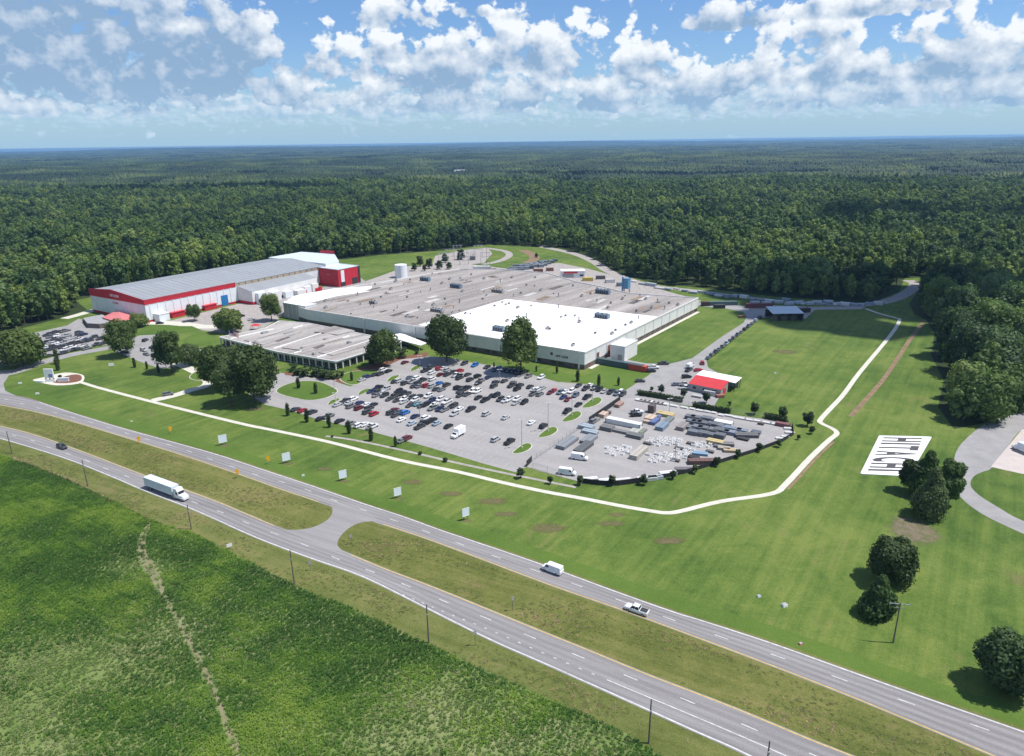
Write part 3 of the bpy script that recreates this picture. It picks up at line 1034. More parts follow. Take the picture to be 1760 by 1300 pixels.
# lawns inside the paved areas
struct('front_lawn', MB().sheet(PL([(783, 616), (800, 610), (905, 632), (1003, 646), (1046, 628), (1085, 634), (1118, 641), (1072, 672), (1000, 657), (958, 654), (917, 642), (870, 629)]), 0.06), M_isle)
struct('court_lawn', MB().sheet(PL([(240, 575), (245, 560), (330, 561), (345, 567), (310, 574), (285, 573)]), 0.07), M_isle)
struct('court_lawn', MB().sheet(PL([(312, 586), (335, 572), (372, 572), (372, 590), (330, 594)]), 0.07), M_isle)
struct('plant_bed', MB().sheet(PL([(488, 640), (570, 652), (600, 640), (662, 618), (735, 606), (735, 613), (690, 618), (640, 640), (590, 660), (545, 646), (490, 645)]), 0.07), M_mulch)

# stall lines of the main car park
def stalls():
    mb = MB()
    for (x0, y0, x1, y1) in ((502, 703, 885, 808), (582, 691, 930, 778), (632, 670, 965, 748), (682, 648, 1005, 717), (722, 630, 1020, 690)):
        a, b = np.array(P(x0, y0)), np.array(P(x1, y1))
        d = (b - a) / np.linalg.norm(b - a)
        h = np.array([-d[1], d[0]])
        n = int(np.linalg.norm(b - a) / 2.75)
        for i in range(n):
            p = a + d * 2.75 * i
            lo = .3 if y0 == 703 else -5.2
            mb.ribbon([tuple(p + h * lo), tuple(p + h * 3), tuple(p + h * 5.2)], 0.12, 0.066)
    a, b = np.array(P(930, 806)), np.array(P(1080, 826))
    struct('stall_marking', mb, mat('worn_stall_paint', (.44, .44, .44), .8, .2, .5))


stalls()

# the crop field and the dry strip across it
FIELD = field_edge + [(-60, 40), (-420, 40), (-420, 330)]
FIELD = field_edge + PL([(1330, 1480), (-300, 1480), (-700, 1100)])
struct('crop_field', MB().sheet(FIELD, 0.045), M_field)
strip_pts = smooth_line(PL([(258, 900), (246, 925), (244, 950), (262, 985), (285, 1030), (302, 1060), (330, 1110), (350, 1150), (372, 1200), (392, 1250), (410, 1300), (440, 1380)]), 5)
STRIP_W = [2.2, 3.4, 4.2, 4.6, 2.6, 1.3]
mb = MB()
q = np.array(strip_pts)
nn = len(q)
ww = np.interp(np.linspace(0, 1, nn), [0, .12, .25, .36, .5, .75, 1], [.9, 1.6, 2.6, .8, .75, 1.0, 1.3]) + np.array([rng.uniform(-.4, .4) for _ in range(nn)])
tg = np.gradient(q, axis=0)
tg /= np.linalg.norm(tg, axis=1)[:, None]
nrm = np.stack([-tg[:, 1], tg[:, 0]], 1)
A_, B_ = q + nrm * ww[:, None] / 2, q - nrm * ww[:, None] / 2
mb.add([(a[0], a[1], .06) for a in A_] + [(b[0], b[1], .06) for b in B_], [(i, nn + i, nn + i + 1, i + 1) for i in range(nn - 1)])
struct('field_strip', mb, M_straw)
STRIP = [tuple(a) for a in q + nrm * (ww[:, None] / 2 + .25)] + [tuple(b) for b in (q - nrm * (ww[:, None] / 2 + .25))[::-1]]

struct('bare_field_edge', MB().ribbon(smooth_line(PL([(20, 787), (67, 806), (110, 822), (150, 841), (200, 866), (237, 883), (262, 898)]), 3), 1.5, 0.07), M_dirt)
# far clearings
FAR_CLEAR = []
for (px, py, rx, ry) in ((1525, 325, 45, 4), (1478, 318, 30, 2), (1157, 323, 12, 3.5), (775, 296, 26, 2.2), (1130, 280, 18, 1.6), (8, 517, 22, 4), (1745, 290, 40, 2), (430, 300, 25, 1.6), (1305, 358, 10, 3), (980, 312, 16, 2), (620, 305, 20, 1.8), (1620, 300, 26, 1.6), (250, 320, 16, 2), (1380, 290, 30, 1.4), (840, 345, 9, 2.5)):
    c = P(px, py)
    a = P(px + rx, py)[0] - c[0]
    b = (P(px, py - ry)[1] - P(px, py + ry)[1]) / 2 * (1.7 if py < 400 else 1)
    FAR_CLEAR.append((c[0], c[1], a, b))
    n = 40
    poly = [(c[0] + a * math.cos(2 * math.pi * i / n) * (1 + .15 * math.sin(5 * i)), c[1] + b * math.sin(2 * math.pi * i / n)) for i in range(n)]
    V = [(x, y, float(hgt(x, y)) + 1.2) for x, y in poly] + [(c[0], c[1], float(hgt(*c)) + 1.2)]
    struct('meadow', MB().add(V, [(i, (i + 1) % n, n) for i in range(n)]), M_meadow)
# ---------------------------------------------------------------- buildings
def wall_run(mb, pts, z0, z1, mat=0, closed=False):
    n = len(pts)
    for i in range(n if closed else n - 1):
        a, b = pts[i], pts[(i + 1) % n]
        mb.quad((a[0], a[1], z0), (b[0], b[1], z0), (b[0], b[1], z1), (a[0], a[1], z1), mat)
    return mb


def along(a, b, t, off=0.0):
    """point at fraction t of a->b, pushed to the right side of the direction by off"""
    d = np.array(b) - np.array(a)
    L = np.linalg.norm(d)
    n = np.array([d[1], -d[0]]) / L
    return np.array(a) + d * t + n * off


def heading(a, b):
    return math.atan2(b[1] - a[1], b[0] - a[0])


def box_part(name, c, size, rz, m, parent, taper=1.0):
    mb = MB()
    mb.box((c[0], c[1], c[2]), size, rz, 0, taper)
    return mb.build(name, m, parent)


def letters_on(word, parent, origin, xdir, ydir, height, m, depth=0.04, name='letter', gap=0.16, fixw=None, bold=0.018):
    """each letter of a word as a mesh of its own, laid in the plane of xdir / ydir"""
    xdir, ydir = Vector(xdir).normalized(), Vector(ydir).normalized()
    zdir = xdir.cross(ydir)
    pen = 0.0
    for ch in word:
        cu = bpy.data.curves.new('letter_curve', 'FONT')
        cu.body = ch
        cu.size = 1.0
        cu.extrude = 0.01
        cu.resolution_u = 3
        cu.offset = bold
        tmp = bpy.data.objects.new('tmp', cu)
        COL.objects.link(tmp)
        dg = bpy.context.evaluated_depsgraph_get()
        me = bpy.data.meshes.new_from_object(tmp.evaluated_get(dg))
        bpy.data.objects.remove(tmp)
        co = np.empty(len(me.vertices) * 3)
        me.vertices.foreach_get('co', co)
        co = co.reshape(-1, 3)
        x0, x1 = co[:, 0].min(), co[:, 0].max()
        y0, y1 = co[:, 1].min(), co[:, 1].max()
        sy = height / 0.73
        w = (x1 - x0) * sy
        sx = sy
        if fixw:
            w = fixw if (x1 - x0) > 0.3 else fixw * 0.32
            sx = w / (x1 - x0)
        o3 = Vector(origin)
        out = np.empty_like(co)
        for i, (a, b, c) in enumerate(co):
            p = o3 + xdir * (pen + (a - x0) * sx) + ydir * (b - 0.0) * sy + zdir * (depth * (0.5 + 50 * c))
            out[i] = p
        me.vertices.foreach_set('co', out.ravel())
        me.materials.clear()
        me.materials.append(m)
        me.update()
        o = bpy.data.objects.new(name, me)
        link(o, parent)
        pen += w + gap * height
    return pen


# ---- main factory
FZ = 8.5
fac = PL([(1005, 607), (1200, 513), (1080, 505), (1040, 495), (990, 485), (940, 470), (870, 464), (790, 463), (722, 474), (655, 486), (618, 491), (487, 520), (527, 533)], FZ)
fA, fB, fH = fac[0], fac[1], fac[-1]
NF = len(fac)
fx, fy = np.mean(np.array(fac), 0)
factory = MB()
root = empty('factory_building', 0, 0)
tag(root, 'sprawling low factory with an aged grey flat roof and pale metal walls', 'factory')
wall_run(MB(), fac, 2.4, FZ, closed=True).build('wall', M_wall, root)
wall_run(MB(), fac, 0, 2.4, closed=True).build('brick_base', M_brick, root)['label'] = 'brown brick plinth of the factory wall'
MB().sheet(fac, FZ).build('roof', M_oldroof, root)
mb = MB()
for i in range(NF):
    a, b = fac[i], fac[(i + 1) % NF]
    mb.beam((a[0], a[1], FZ + .2), (b[0], b[1], FZ + .2), .45, 0, .7)
mb.build('parapet', M_wall, root)
wr = PL([(1005, 607), (1135, 545), (870, 514), (717, 559)], FZ)
cw = np.mean(np.array(wr), 0)
wr = [tuple(cw + (np.array(p) - cw) * 0.992) for p in wr]
MB().sheet(wr, FZ + .06).build('white_roof', M_whiteroof, root)['label'] = 'bright white membrane section of the factory roof'
MB().sheet(PL([(487, 521), (505, 509), (575, 496), (640, 492), (635, 501), (580, 509), (540, 519), (500, 524)], FZ), FZ + .05).build('white_roof', M_whiteroof, root)['label'] = 'narrow white strip at the west end of the factory roof'
# repairs and dirty runs on the old roof
rp = random.Random(4)
k_p = 0
while k_p < 46:
    px, py = rp.uniform(560, 1150), rp.uniform(470, 545)
    c_ = P(px, py, FZ)
    if not inside(fac, *c_) or inside(wr, *c_):
        continue
    l_, w_ = rp.uniform(3, 16), rp.uniform(1.5, 5)
    pk = [tuple(np.array(c_) + U * (l_ * a_) - Vx * (w_ * b_)) for a_, b_ in ((-.5, -.5), (.5, -.5), (.5, .5), (-.5, .5))]
    if not all(inside(fac, *q_) and not inside(wr, *q_) for q_ in pk):
        continue
    k_p += 1
    MB().sheet(pk, FZ + .03 + .003 * k_p).build('roof_patch', (mat('pale_roof_repair', (.50, .48, .46), .9, .15, .4), mat('dark_roof_stain_shade', (.13, .12, .115), .9, .3, .4), mat('rusty_roof_stain', (.27, .20, .15), .9, .3, .3))[k_p % 3 if k_p % 5 else 0], root)
# downpipes and seams on the two long walls seen
for i in range(1, 15):
    p = along(fH, fA, i / 15, 0.12)
    box_part('downpipe', (p[0], p[1], 2.45), (.28, .22, FZ - 2.4), heading(fH, fA), M_wallw, root)
for i in range(1, 13):
    p = along(fA, fB, i / 13, 0.12)
    box_part('downpipe', (p[0], p[1], 2.45), (.28, .22, FZ - 2.4), heading(fA, fB), M_wallw, root)
for i in range(28):
    p = along(fH, fA, .36 + .62 * i / 27, 0.1)
    if i % 3 != 2:
        box_part('window', (p[0], p[1], .9), (2.6, .12, 1.1), heading(fH, fA), M_glass, root)
# pilasters that reach the ground
for t in (.985, .86, .62, .45, .25):
    p = along(fH, fA, t, 0.3)
    box_part('pilaster', (p[0], p[1], 0), (.7, .5, FZ + .3), heading(fH, fA), M_wall, root)
for t, w, h in ((.09, 2.2, 5.5), (.17, 2.6, 6.5), (.035, 1.2, 2.4)):
    p = along(fA, fB, t, 0.14)
    box_part('dock_door', (p[0], p[1], .05), (w, .2, h), heading(fA, fB), mat('rust_red_door', (.23, .10, .085), .7, .2, .6), root)
for i in range(16):
    p = along(fA, fB, .24 + .74 * i / 15, 0.1)
    box_part('window', (p[0], p[1], .7), (3.2, .12, 1.2), heading(fA, fB), M_glass, root)
mb = MB()
p, q = along(fA, fB, .02, 1.3), along(fA, fB, .99, 1.3)
mb.beam((p[0], p[1], .06), (q[0], q[1], .06), 2.2, 0, .12)
mb.build('base_slab', M_conc, root)
# emblem and word on the front wall near the corner
d = np.array(fA) - np.array(fH)
d /= np.linalg.norm(d)
p = along(fH, fA, .905, .12)
box_part('emblem', (p[0], p[1], 4.9), (1.3, .14, 1.3), heading(fH, fA), mat('dark_sign_red', (.13, .035, .045), .5, .05, 1), root)
p = along(fH, fA, .918, .10)
letters_on('HITACHI', root, (p[0], p[1], 4.3), (d[0], d[1], 0), (0, 0, 1), 1.15, mat('dark_sign_red', (0, 0, 0)), .12)
# annex block on the sunny wall
an = P(1073, 622)
a2 = np.array(an) + U * 15
a3 = a2 - Vx * 8
a4 = np.array(an) - Vx * 8
rt = empty('annex_block', *an)
tag(rt, 'pale flat roofed annex block against the sunny side of the factory', 'annex')
loc = [tuple(np.array(q) - np.array(an)) for q in (an, a2, a3, a4)]
wall_run(MB(), loc, 0, 7.6, closed=True).build('wall', M_wall, rt)
MB().sheet(loc, 7.6).build('roof', M_whiteroof, rt)
mb = MB()
for i in range(4):
    mb.beam((*loc[i], 7.7), (*loc[(i + 1) % 4], 7.7), .35, 0, .45)
mb.build('parapet', M_wallw, rt)
box_part('door', (-Vx[0] * 2.5 - U[0] * .06, -Vx[1] * 2.5 - U[1] * .06, 0), (.16, 2.4, 3.2), UA, M_vent, rt)
# stair tower at the west corner
st = P(527, 553)
s2 = np.array(st) - Vx * 21
rt = empty('stair_tower', *st)
tag(rt, 'light grey boxy tower with white top at the west corner of the factory', 'tower')
loc = [(0, 0), tuple(-Vx * 21), tuple(-Vx * 21 + U * 9), tuple(U * 9)]
wall_run(MB(), [loc[0], loc[1], loc[2]][::-1], 0, 9.6).build('wall', mat('shade_side_cladding', (.47, .455, .44), .7, .08, .4), rt)  # shade painted in: these sides are darker than the lit white walls
wall_run(MB(), [loc[2], loc[3], loc[0]], 0, 9.6).build('wall', M_wallw, rt)
MB().sheet(loc, 9.6).build('roof', M_whiteroof, rt)
mb = MB()
for i in range(4):
    mb.beam((*loc[i], 9.7), (*loc[(i + 1) % 4], 9.7), .4, 0, .5)
mb.build('parapet', M_wallw, rt)
for i in range(1, 5):
    p = -Vx * 21 * i / 5 - U * .08
    box_part('wall_seam', (p[0], p[1], 0.1), (.2, .2, 9.4), UA, M_wallw, rt)

# plant on the factory roof
def roof_unit(px, py, w, d, h, m, nm, lab, cat, grp, z=FZ, ang=None):
    c = P(px, py, z)
    r = empty(nm, c[0], c[1], z, UA - math.pi / 2 if ang is None else ang)
    tag(r, lab, cat, grp)
    mb = MB()
    mb.box((0, 0, .35), (w, d, h), 0, 0)
    mb.build('housing', m, r)
    mb = MB()
    mb.box((0, 0, 0), (w * .85, d * .8, .35), 0, 0)
    mb.build('skid', M_dark, r)
    n = max(1, int(w / 2.2))
    for i in range(n):
        mb = MB()
        mb.cyl((i + .5) / n * w - w / 2, 0, h + .35, h + .6, min(d, 2.0) * .36, n=10)
        mb.build('fan_cowl', M_dark, r)
    for i in range(int(w / 1.6)):
        mb = MB()
        mb.box((-w / 2 + .9 + i * 1.6, -d / 2 - .04, .6), (1.0, .06, h * .6), 0, 0)
        mb.build('louvre', M_dark, r)
    return r


for (px, py, w, h, lab) in ((1035, 547, 8.5, 2.4, 'long grey-blue roof unit near the middle of the white roof'), (858, 569, 7, 2.2, 'grey-blue roof unit on the white roof beside the big tree crown'),
                            (784, 495, 9, 2.4, 'grey-blue roof unit on the old roof, centre left'), (731, 483, 8, 2.4, 'grey-blue roof unit on the old roof nearest the white tank'),
                            (1036, 505, 10, 2.6, 'dark grey-blue roof unit on the far old roof'), (856, 503, 9, 1.8, 'pale grey roof unit in the centre of the old roof'),
                            (752, 536, 9, 1.6, 'low grey roof unit left of the white roof'), (642, 522, 5, 1.6, 'small roof unit on the western old roof')):
    roof_unit(px, py, w, 3.0, h, M_unit if 'blue' in lab else M_vent, 'roof_unit', lab, 'roof unit', 'large units on the factory roof')
vent_px = [(875, 523), (872, 553), (1097, 549), (1058, 569), (1052, 575), (1023, 574), (941, 566), (995, 551), (850, 527), (890, 530), (972, 544), (996, 555), (960, 530), (945, 567), (985, 595), (1075, 560), (1085, 556), (905, 545),
           (700, 512), (672, 498), (655, 512), (560, 518), (740, 500), (765, 515), (745, 525), (720, 530), (700, 545), (790, 520), (800, 540), (773, 481), (810, 473), (832, 480), (860, 485), (905, 491), (930, 500), (985, 492), (1000, 510),
           (1026, 520), (1050, 522), (1070, 515), (1095, 520), (1110, 515), (1130, 520), (1150, 522), (1165, 525), (1094, 536), (1120, 530), (1142, 532), (920, 478), (880, 478), (645, 490), (680, 485), (615, 508), (830, 515), (560, 530),
           (705, 482), (760, 488), (960, 510), (1015, 506), (1045, 530), (895, 505), (795, 502), (780, 530), (1100, 508)]
mvb = MB()
mvb.box((0, 0, 0), (1.5, 1.5, .8), 0, 0)
mvb.cyl(0, 0, .8, 1.3, .85, .55, 8, 1)
me_v1 = mvb.mesh('roof_vent', [M_vent, M_dark])
mvb = MB()
mvb.box((0, 0, 0), (2.8, 1.7, 1.3), 0, 0)
mvb.box((.3, 0, 1.3), (1.2, 1.2, .35), 0, 1)
me_v2 = mvb.mesh('roof_vent', [M_vent, M_dark])
mvb = MB()
mvb.cyl(0, 0, 0, 2.2, .45, .45, 8, 0)
mvb.cyl(0, 0, 2.2, 2.6, .7, .2, 8, 1)
me_v3 = mvb.mesh('roof_vent', [M_steel, M_dark])
rv_ = random.Random(8)
vent_px += [(rv_.uniform(560, 1170), rv_.uniform(470, 548)) for _ in range(45)]
for i, (px, py) in enumerate(vent_px):
    c = P(px, py, FZ)
    if not inside(fac, *c):
        continue
    k = i % 5
    onw = inside(wr, *c)
    o = bpy.data.objects.new('roof_vent', (me_v1, me_v2, me_v3, me_v1, me_v2)[k])
    o.location = (c[0], c[1], FZ + .06)
    o.rotation_euler = (0, 0, UA)
    link(o)
    o.scale = (.85 if i < 62 else .6,) * 3
    kk = ('square capped roof vent', 'oblong grey roof vent', 'slim round roof stack')[(0, 1, 2, 0, 1)[k]]
    tag(o, f"{kk} on the {'white membrane' if onw else 'aged grey'} roof of the factory", 'roof vent', f"{kk}s on the {'white' if onw else 'grey'} factory roof")

M_offroof = mat('stain_shadow_office_roof', (.50, .47, .445), .9, .3, .16, col2=(.125, .108, .098), stretch=(UA - math.radians(8), 0.10, 1.0), fine=.1)  # streaks mix dirt with shadows of the roof levels, both in the colour
# ---- office building
OZ = 4.6
off = PL([(377, 580), (477, 605), (577, 622), (690, 588), (530, 556), (480, 552), (455, 565)], OZ)
o0 = off[2]
rt = empty('office_building', *o0)
tag(rt, 'low flat roofed office with white columns and deep eaves behind the car park', 'office')
L = [tuple(np.array(q) - np.array(o0)) for q in off]
cc = np.mean(np.array(L), 0)
inner = [tuple(cc + (np.array(q) - cc) * 0.955) for q in L]
wall_run(MB(), inner, 0, OZ - .7, closed=True).build('wall', mat('dark_brown_wall', (.14, .115, .10), .85, .15, .8), rt)  # even dark brown behind the columns
mb = MB()
mb.prism(L, OZ - .75, OZ, 0, 1, True)
mb.build('roof', [mat('eave_white', (.66, .66, .65), .7, .05, .5), M_offroof], rt)
mb = MB()
for i in range(len(L)):
    a, b = L[i], L[(i + 1) % len(L)]
    mb.beam((*a, OZ + .12), (*b, OZ + .12), .6, 0, .3)
mb.build('roof_rim', mat('eave_white', (0, 0, 0)), rt)
for i0, n in ((0, 11), (1, 9), (2, 10)):
    a, b = L[i0], L[i0 + 1]
    ia, ib = inner[i0], inner[i0 + 1]
    for j in range(n + 1):
        p = np.array(a) + (np.array(b) - np.array(a)) * j / n
        p = p + (cc - p) / np.linalg.norm(cc - p) * .5
        box_part('column', (p[0], p[1], 0), (.5, .5, OZ - .74), heading(a, b), mat('eave_white', (0, 0, 0)), rt)
    for j in range(n):
        p = along(ia, ib, (j + .5) / n, .06)
        fr = box_part('window', (p[0], p[1], .5), (3.0, .12, 2.6), heading(ia, ib), M_glass, rt)
        mb = MB()
        mb.box((p[0], p[1], 3.1), (3.2, .2, .12), heading(ia, ib))
        mb.box((p[0], p[1], .38), (3.2, .2, .12), heading(ia, ib))
        mb.box((p[0], p[1], .5), (.1, .2, 2.6), heading(ia, ib))
        mb.build('window_frame', M_wallw, fr)
for (px, py, w) in ((560, 585, 2.5), (455, 573, 4), (497, 574, 6), (520, 600, 1.6), (600, 590, 2), (540, 610, 1.5), (440, 590, 2)):
    c = np.array(P(px, py, OZ)) - np.array(o0)
    mb = MB()
    mb.box((c[0], c[1], OZ), (w, 1.8, 1.0), UA)
    mb.box((c[0], c[1], OZ + 1), (w * .5, 1.0, .3), UA, 0)
    mb.build('roof_box', M_vent, rt)
# raised strips and flat dark sheets painted as shaded wells of the office roof
for (pts, nm, up) in (([(420, 586), (452, 594), (520, 571), (497, 563)], 'roof_step', .45), ([(485, 599), (520, 604), (590, 582), (560, 574)], 'roof_step', .5), ([(548, 607), (572, 612), (640, 593), (622, 585)], 'roof_step', .4),
                      ([(540, 572), (580, 577), (610, 570), (575, 562)], 'roof_step', .6)):
    q = [tuple(np.array(w) - np.array(o0)) for w in PL(pts, OZ)]
    MB().prism(q, OZ, OZ + up).build(nm, M_offroof, rt)
for (pts) in ([(455, 584), (478, 588), (500, 580), (480, 576)], [(528, 597), (545, 600), (560, 594), (545, 591)], [(585, 595), (603, 598), (618, 592), (602, 589)]):
    q = [tuple(np.array(w) - np.array(o0)) for w in PL(pts, OZ)]
    MB().sheet(q, OZ + .02).build('painted_roof_well', mat('dark_roof_stain_shade', (.13, .12, .115), .9, .3, .4), rt)
for (a_, b_) in (((428, 590), (520, 560)), ((470, 600), (556, 572)), ((505, 608), (600, 578)), ((545, 615), (640, 585)), ((395, 583), (470, 566))):
    p_, q_ = np.array(P(*a_, OZ)) - np.array(o0), np.array(P(*b_, OZ)) - np.array(o0)
    mb = MB()
    mb.beam((*p_, OZ + .2), (*q_, OZ + .2), .5, 0, .5)
    mb.build('roof_rib', M_whiteroof, rt)
# canopy between office and factory
rt = empty('entrance_canopy', *P(700, 592))
tag(rt, 'white flat canopy joining the office to the factory front', 'canopy')
cv = [tuple(np.array(q) - np.array(P(700, 592))) for q in PL([(662, 578), (722, 594), (733, 590), (690, 573)], 3.6)]
MB().prism(cv, 3.3, 3.7, bottom=True).build('roof', M_whiteroof, rt)
for q in cv:
    q = np.array(q) * .93
    box_part('post', (q[0], q[1], 0), (.25, .25, 3.3), 0, M_wallw, rt)
p = np.array(cv[1])
box_part('glazed_wall', ((cv[0][0] + cv[1][0]) / 2 * .8, (cv[0][1] + cv[1][1]) / 2 * .8 + .6, 0), (8, .15, 3.0), heading(cv[0], cv[1]), M_glass, rt)

# ---- red and white hall
hn = np.array(P(254, 555))
hu = np.array([math.cos(math.radians(57)), math.sin(math.radians(57))])
hv = np.array([-hu[1], hu[0]])              # towards the back left
HW, EZ, RZ = 64.0, 14.6, 17.4


def hp(u, v):
    q = hu * u + hv * v
    return (q[0], q[1])


hall = empty('factory_hall', *hn)
tag(hall, 'long white hall with red fascia and grey metal gable roof', 'hall')
HL = 150.0
mb = MB()
wall_run(mb, [hp(0, HW), hp(0, 0), hp(67, 0)], 1.4, 11.6)
wall_run(mb, [hp(67, 0), hp(HL, 0), hp(HL, HW), hp(0, HW)], 1.4, EZ - .2)
mb.build('wall', M_wallw, hall)
mb = MB()
wall_run(mb, [hp(0, HW), hp(0, 0), hp(HL, 0), hp(HL, HW)], 0, 1.4)
mb.build('red_base', M_red, hall)
mb = MB()
rv = HW * .58
for s, (a, za, b, zb) in enumerate(((-.4, EZ - .35, rv, RZ), (rv, RZ, HW + .5, EZ + .3))):
    mb.quad((*hp(-.3, a), za), (*hp(HL, a), za), (*hp(HL, b), zb), (*hp(-.3, b), zb))
mb.build('roof', M_greyroof, hall)
mb = MB()
for s in range(34):
    u = 2 + s * 4.4
    if u < HL:
        mb.beam((*hp(u, -.3), EZ - .3), (*hp(u, rv), RZ + .04), .12, 0, .08)
        mb.beam((*hp(u, rv), RZ + .04), (*hp(u, HW), EZ + .32), .12, 0, .08)
mb.build('roof_rib', M_greyroof, hall)
mb = MB()
e = .22
fr = [(*hp(-e, HW + e), 11.2), (*hp(-e, -e), 11.4), (*hp(-e, -e), EZ), (*hp(-e, rv), RZ + .4), (*hp(-e, HW + e), EZ + 1.1)]
mb.add(fr, [(0, 1, 2, 3, 4)])
fr2 = [(*hp(.05, HW + e), 11.2), (*hp(.05, -e + .2), 11.4), (*hp(.05, -e + .2), EZ), (*hp(.05, rv), RZ + .4), (*hp(.05, HW + e), EZ + 1.1)]
for i in range(5):
    mb.quad(fr[i], fr2[i], fr2[(i + 1) % 5], fr[(i + 1) % 5])
mb.build('front_fascia', M_red, hall)
mb = MB()
q0, q1 = hp(-e, -e), hp(67, -e)
mb.add([(*q0, 11.4), (*q1, 11.4), (*q1, EZ), (*q0, EZ), (*hp(-e, .1), EZ), (*hp(67, .1), EZ), (*hp(67, .1), 11.4), (*hp(-e, .1), 11.4)], [(0, 1, 2, 3), (3, 2, 5, 4), (1, 6, 5, 2), (7, 6, 1, 0)])
mb.build('side_fascia', M_red, hall)
letters_on('HITACHI', hall, (*hp(-e - .05, 38), 13.2), (-hv[0], -hv[1], 0), (0, 0, 1), 1.7, M_whiteroof, .1)
letters_on('HITACHI', hall, (*hp(-.06, 37), 8.6), (-hv[0], -hv[1], 0), (0, 0, 1), 1.1, M_red, .1)
for i in range(12):
    a = hp(3 + i * 5.4, -.1)
    box_part('wall_rib', (hn[0] * 0 + a[0], a[1], 1.4), (.5, .3, 10.1), math.radians(57), M_wall, hall)
for i in range(1, 9):
    a = hp(-.1, i * HW / 9)
    box_part('wall_rib', (a[0], a[1], 1.4), (.25, .3, 9.8), math.radians(57), M_wallw, hall)
a = hp(57, -.16)
box_part('blue_door', (a[0], a[1], .1), (5.2, .3, 7.2), math.radians(57), M_bluedoor, hall)
a = hp(8, -.16)
box_part('dock_door', (a[0], a[1], .1), (5.5, .3, 5.2), math.radians(57), M_wall, hall)
for i, (u, w) in enumerate(((20, 9), (30, 6), (44, 9))):
    a = hp(u, -1.4)
    mb = MB()
    mb.box((a[0], a[1], 0), (w, 2.6, 3.2), math.radians(57))
    mb.box((a[0], a[1], 3.2), (w + .8, 3.4, .35), math.radians(57))
    mb.build('red_porch', M_red, hall)
# small white lobby at the near corner
a = hp(8, -3.2)
mb = MB()
mb.box((a[0], a[1], 0), (7, 6, 4.8), math.radians(57))
mb.box((a[0], a[1], 4.8), (7.4, 6.4, .3), math.radians(57))
mb.build('lobby', M_wallw, hall)
# clerestory strip and lean-to bays
mb = MB()
wall_run(mb, [hp(67.3, -.15), hp(146, -.15)], 12.0, 13.8)
mb.build('clerestory', M_tan, hall)
for i in range(14):
    a = hp(70 + i * 5.6, -.22)
    box_part('window', (a[0], a[1], 12.3), (.5, .14, 1.2), math.radians(57), M_glass, hall)
mb = MB()
A, B, C, D = hp(68, -.2), hp(129, -.2), hp(129, -14), hp(68, -16)
mb.quad((*D, 9.2), (*C, 9.2), (*B, 11.9), (*A, 11.9))
mb.build('lean_to_roof', M_greyroof, hall)
mb = MB()
wall_run(mb, [A, D, C, B], 2.0, 9.15)
mb.add([(*A, 9.15), (*D, 9.15), (*A, 11.85)], [(0, 1, 2)])
mb.build('lean_to_wall', M_wall, hall)
mb = MB()
wall_run(mb, [hp(67.9, -.3), hp(67.9, -16.1), hp(90, -16.1)], 0, 2.0)
mb.build('lean_to_red_base', M_red, hall)
for i, (u, w, h, dd) in enumerate(((74, 7, 8.0, 4), (86, 8, 6.6, 4), (98, 7, 4.6, 3), (108, 8, 4.0, 5), (116, 6, 5.0, 3), (124, 6, 5.8, 2))):
    a = hp(u, -15.4 - dd / 2)
    mb = MB()
    mb.box((a[0], a[1], 0), (w, dd, h), math.radians(57))
    mb.build('bay', M_wallw if i % 2 == 0 else M_wall, hall)
for (u, v) in ((112, -19), (122, -21), (127, -19)):
    a = hp(u, v)
    mb = MB()
    mb.box((a[0], a[1], 0), (2.5, 1.5, 3), math.radians(57))
    mb.build('red_panel', M_red, hall)

# tall end of the hall
te = hn + hu * 150.3
rt = empty('hall_end_block', *te)
tag(rt, 'tall end block of the hall with pale blue metal roof and red end wall', 'hall block')
q = [hp(0, -2), hp(14, -2), hp(40, 30), hp(36, 66), hp(0, 66)]
wall_run(MB(), q, 0, 15.6, closed=True).build('wall', M_wallw, rt)
mb = MB()
mb.sheet(q, 15.8)
mb.build('roof', M_bluerf, rt)
mb = MB()
for i in range(5):
    mb.beam((*q[i], 15.7), (*q[(i + 1) % 5], 15.7), .3, 0, .5)
mb.build('roof_edge', M_wallw, rt)
a, b = hp(40.4, 30), hp(39.2, 46)
mb = MB()
wall_run(mb, [a, b], 9, 18.6)
mb.quad((*b, 17.6), (*hp(38.6, 46), 17.6), (*hp(39.8, 30), 18.6), (*a, 18.6))
mb.quad((*hp(39.9, 30), 15.8), (*hp(38.7, 46), 15.8), (*hp(38.7, 46), 17.6), (*hp(39.9, 30), 18.6))
mb.build('red_end_wall', M_red, rt)

rb = np.array(P(583, 494))
rt = empty('red_tower_block', *rb)
tag(rt, 'tall red clad block with pale blue roof beside the factory roof', 'building')
q = [(0, 0), tuple(U * 22), tuple(U * 22 - Vx * 26), tuple(-Vx * 26)]
RTZ = 13.5
mb = MB()
wall_run(mb, [q[3], q[0]], 0, RTZ)
wall_run(mb, [q[0], q[1]], 0, RTZ)
mb.build('red_wall', M_red, rt)
mb = MB()
wall_run(mb, [q[1], q[2], q[3]], 0, RTZ)
mb.build('wall', M_wallw, rt)
MB().sheet([tuple(np.array(p) * 1.01) for p in q], RTZ + .05).build('roof', M_bluerf, rt)
mb = MB()
for i in range(4):
    mb.beam((*q[i], RTZ + .1), (*q[(i + 1) % 4], RTZ + .1), .3, 0, .5)
mb.build('roof_edge', M_bluerf, rt)
p = U * 4.5 + Vx * .1
box_part('white_panel', (p[0], p[1], 3.5), (3.4, .2, 9), UA, M_wallw, rt)
box_part('opening', (p[0], p[1], .1), (5, .24, 3.4), UA, M_dark, rt)
p = U * 17 + Vx * .1
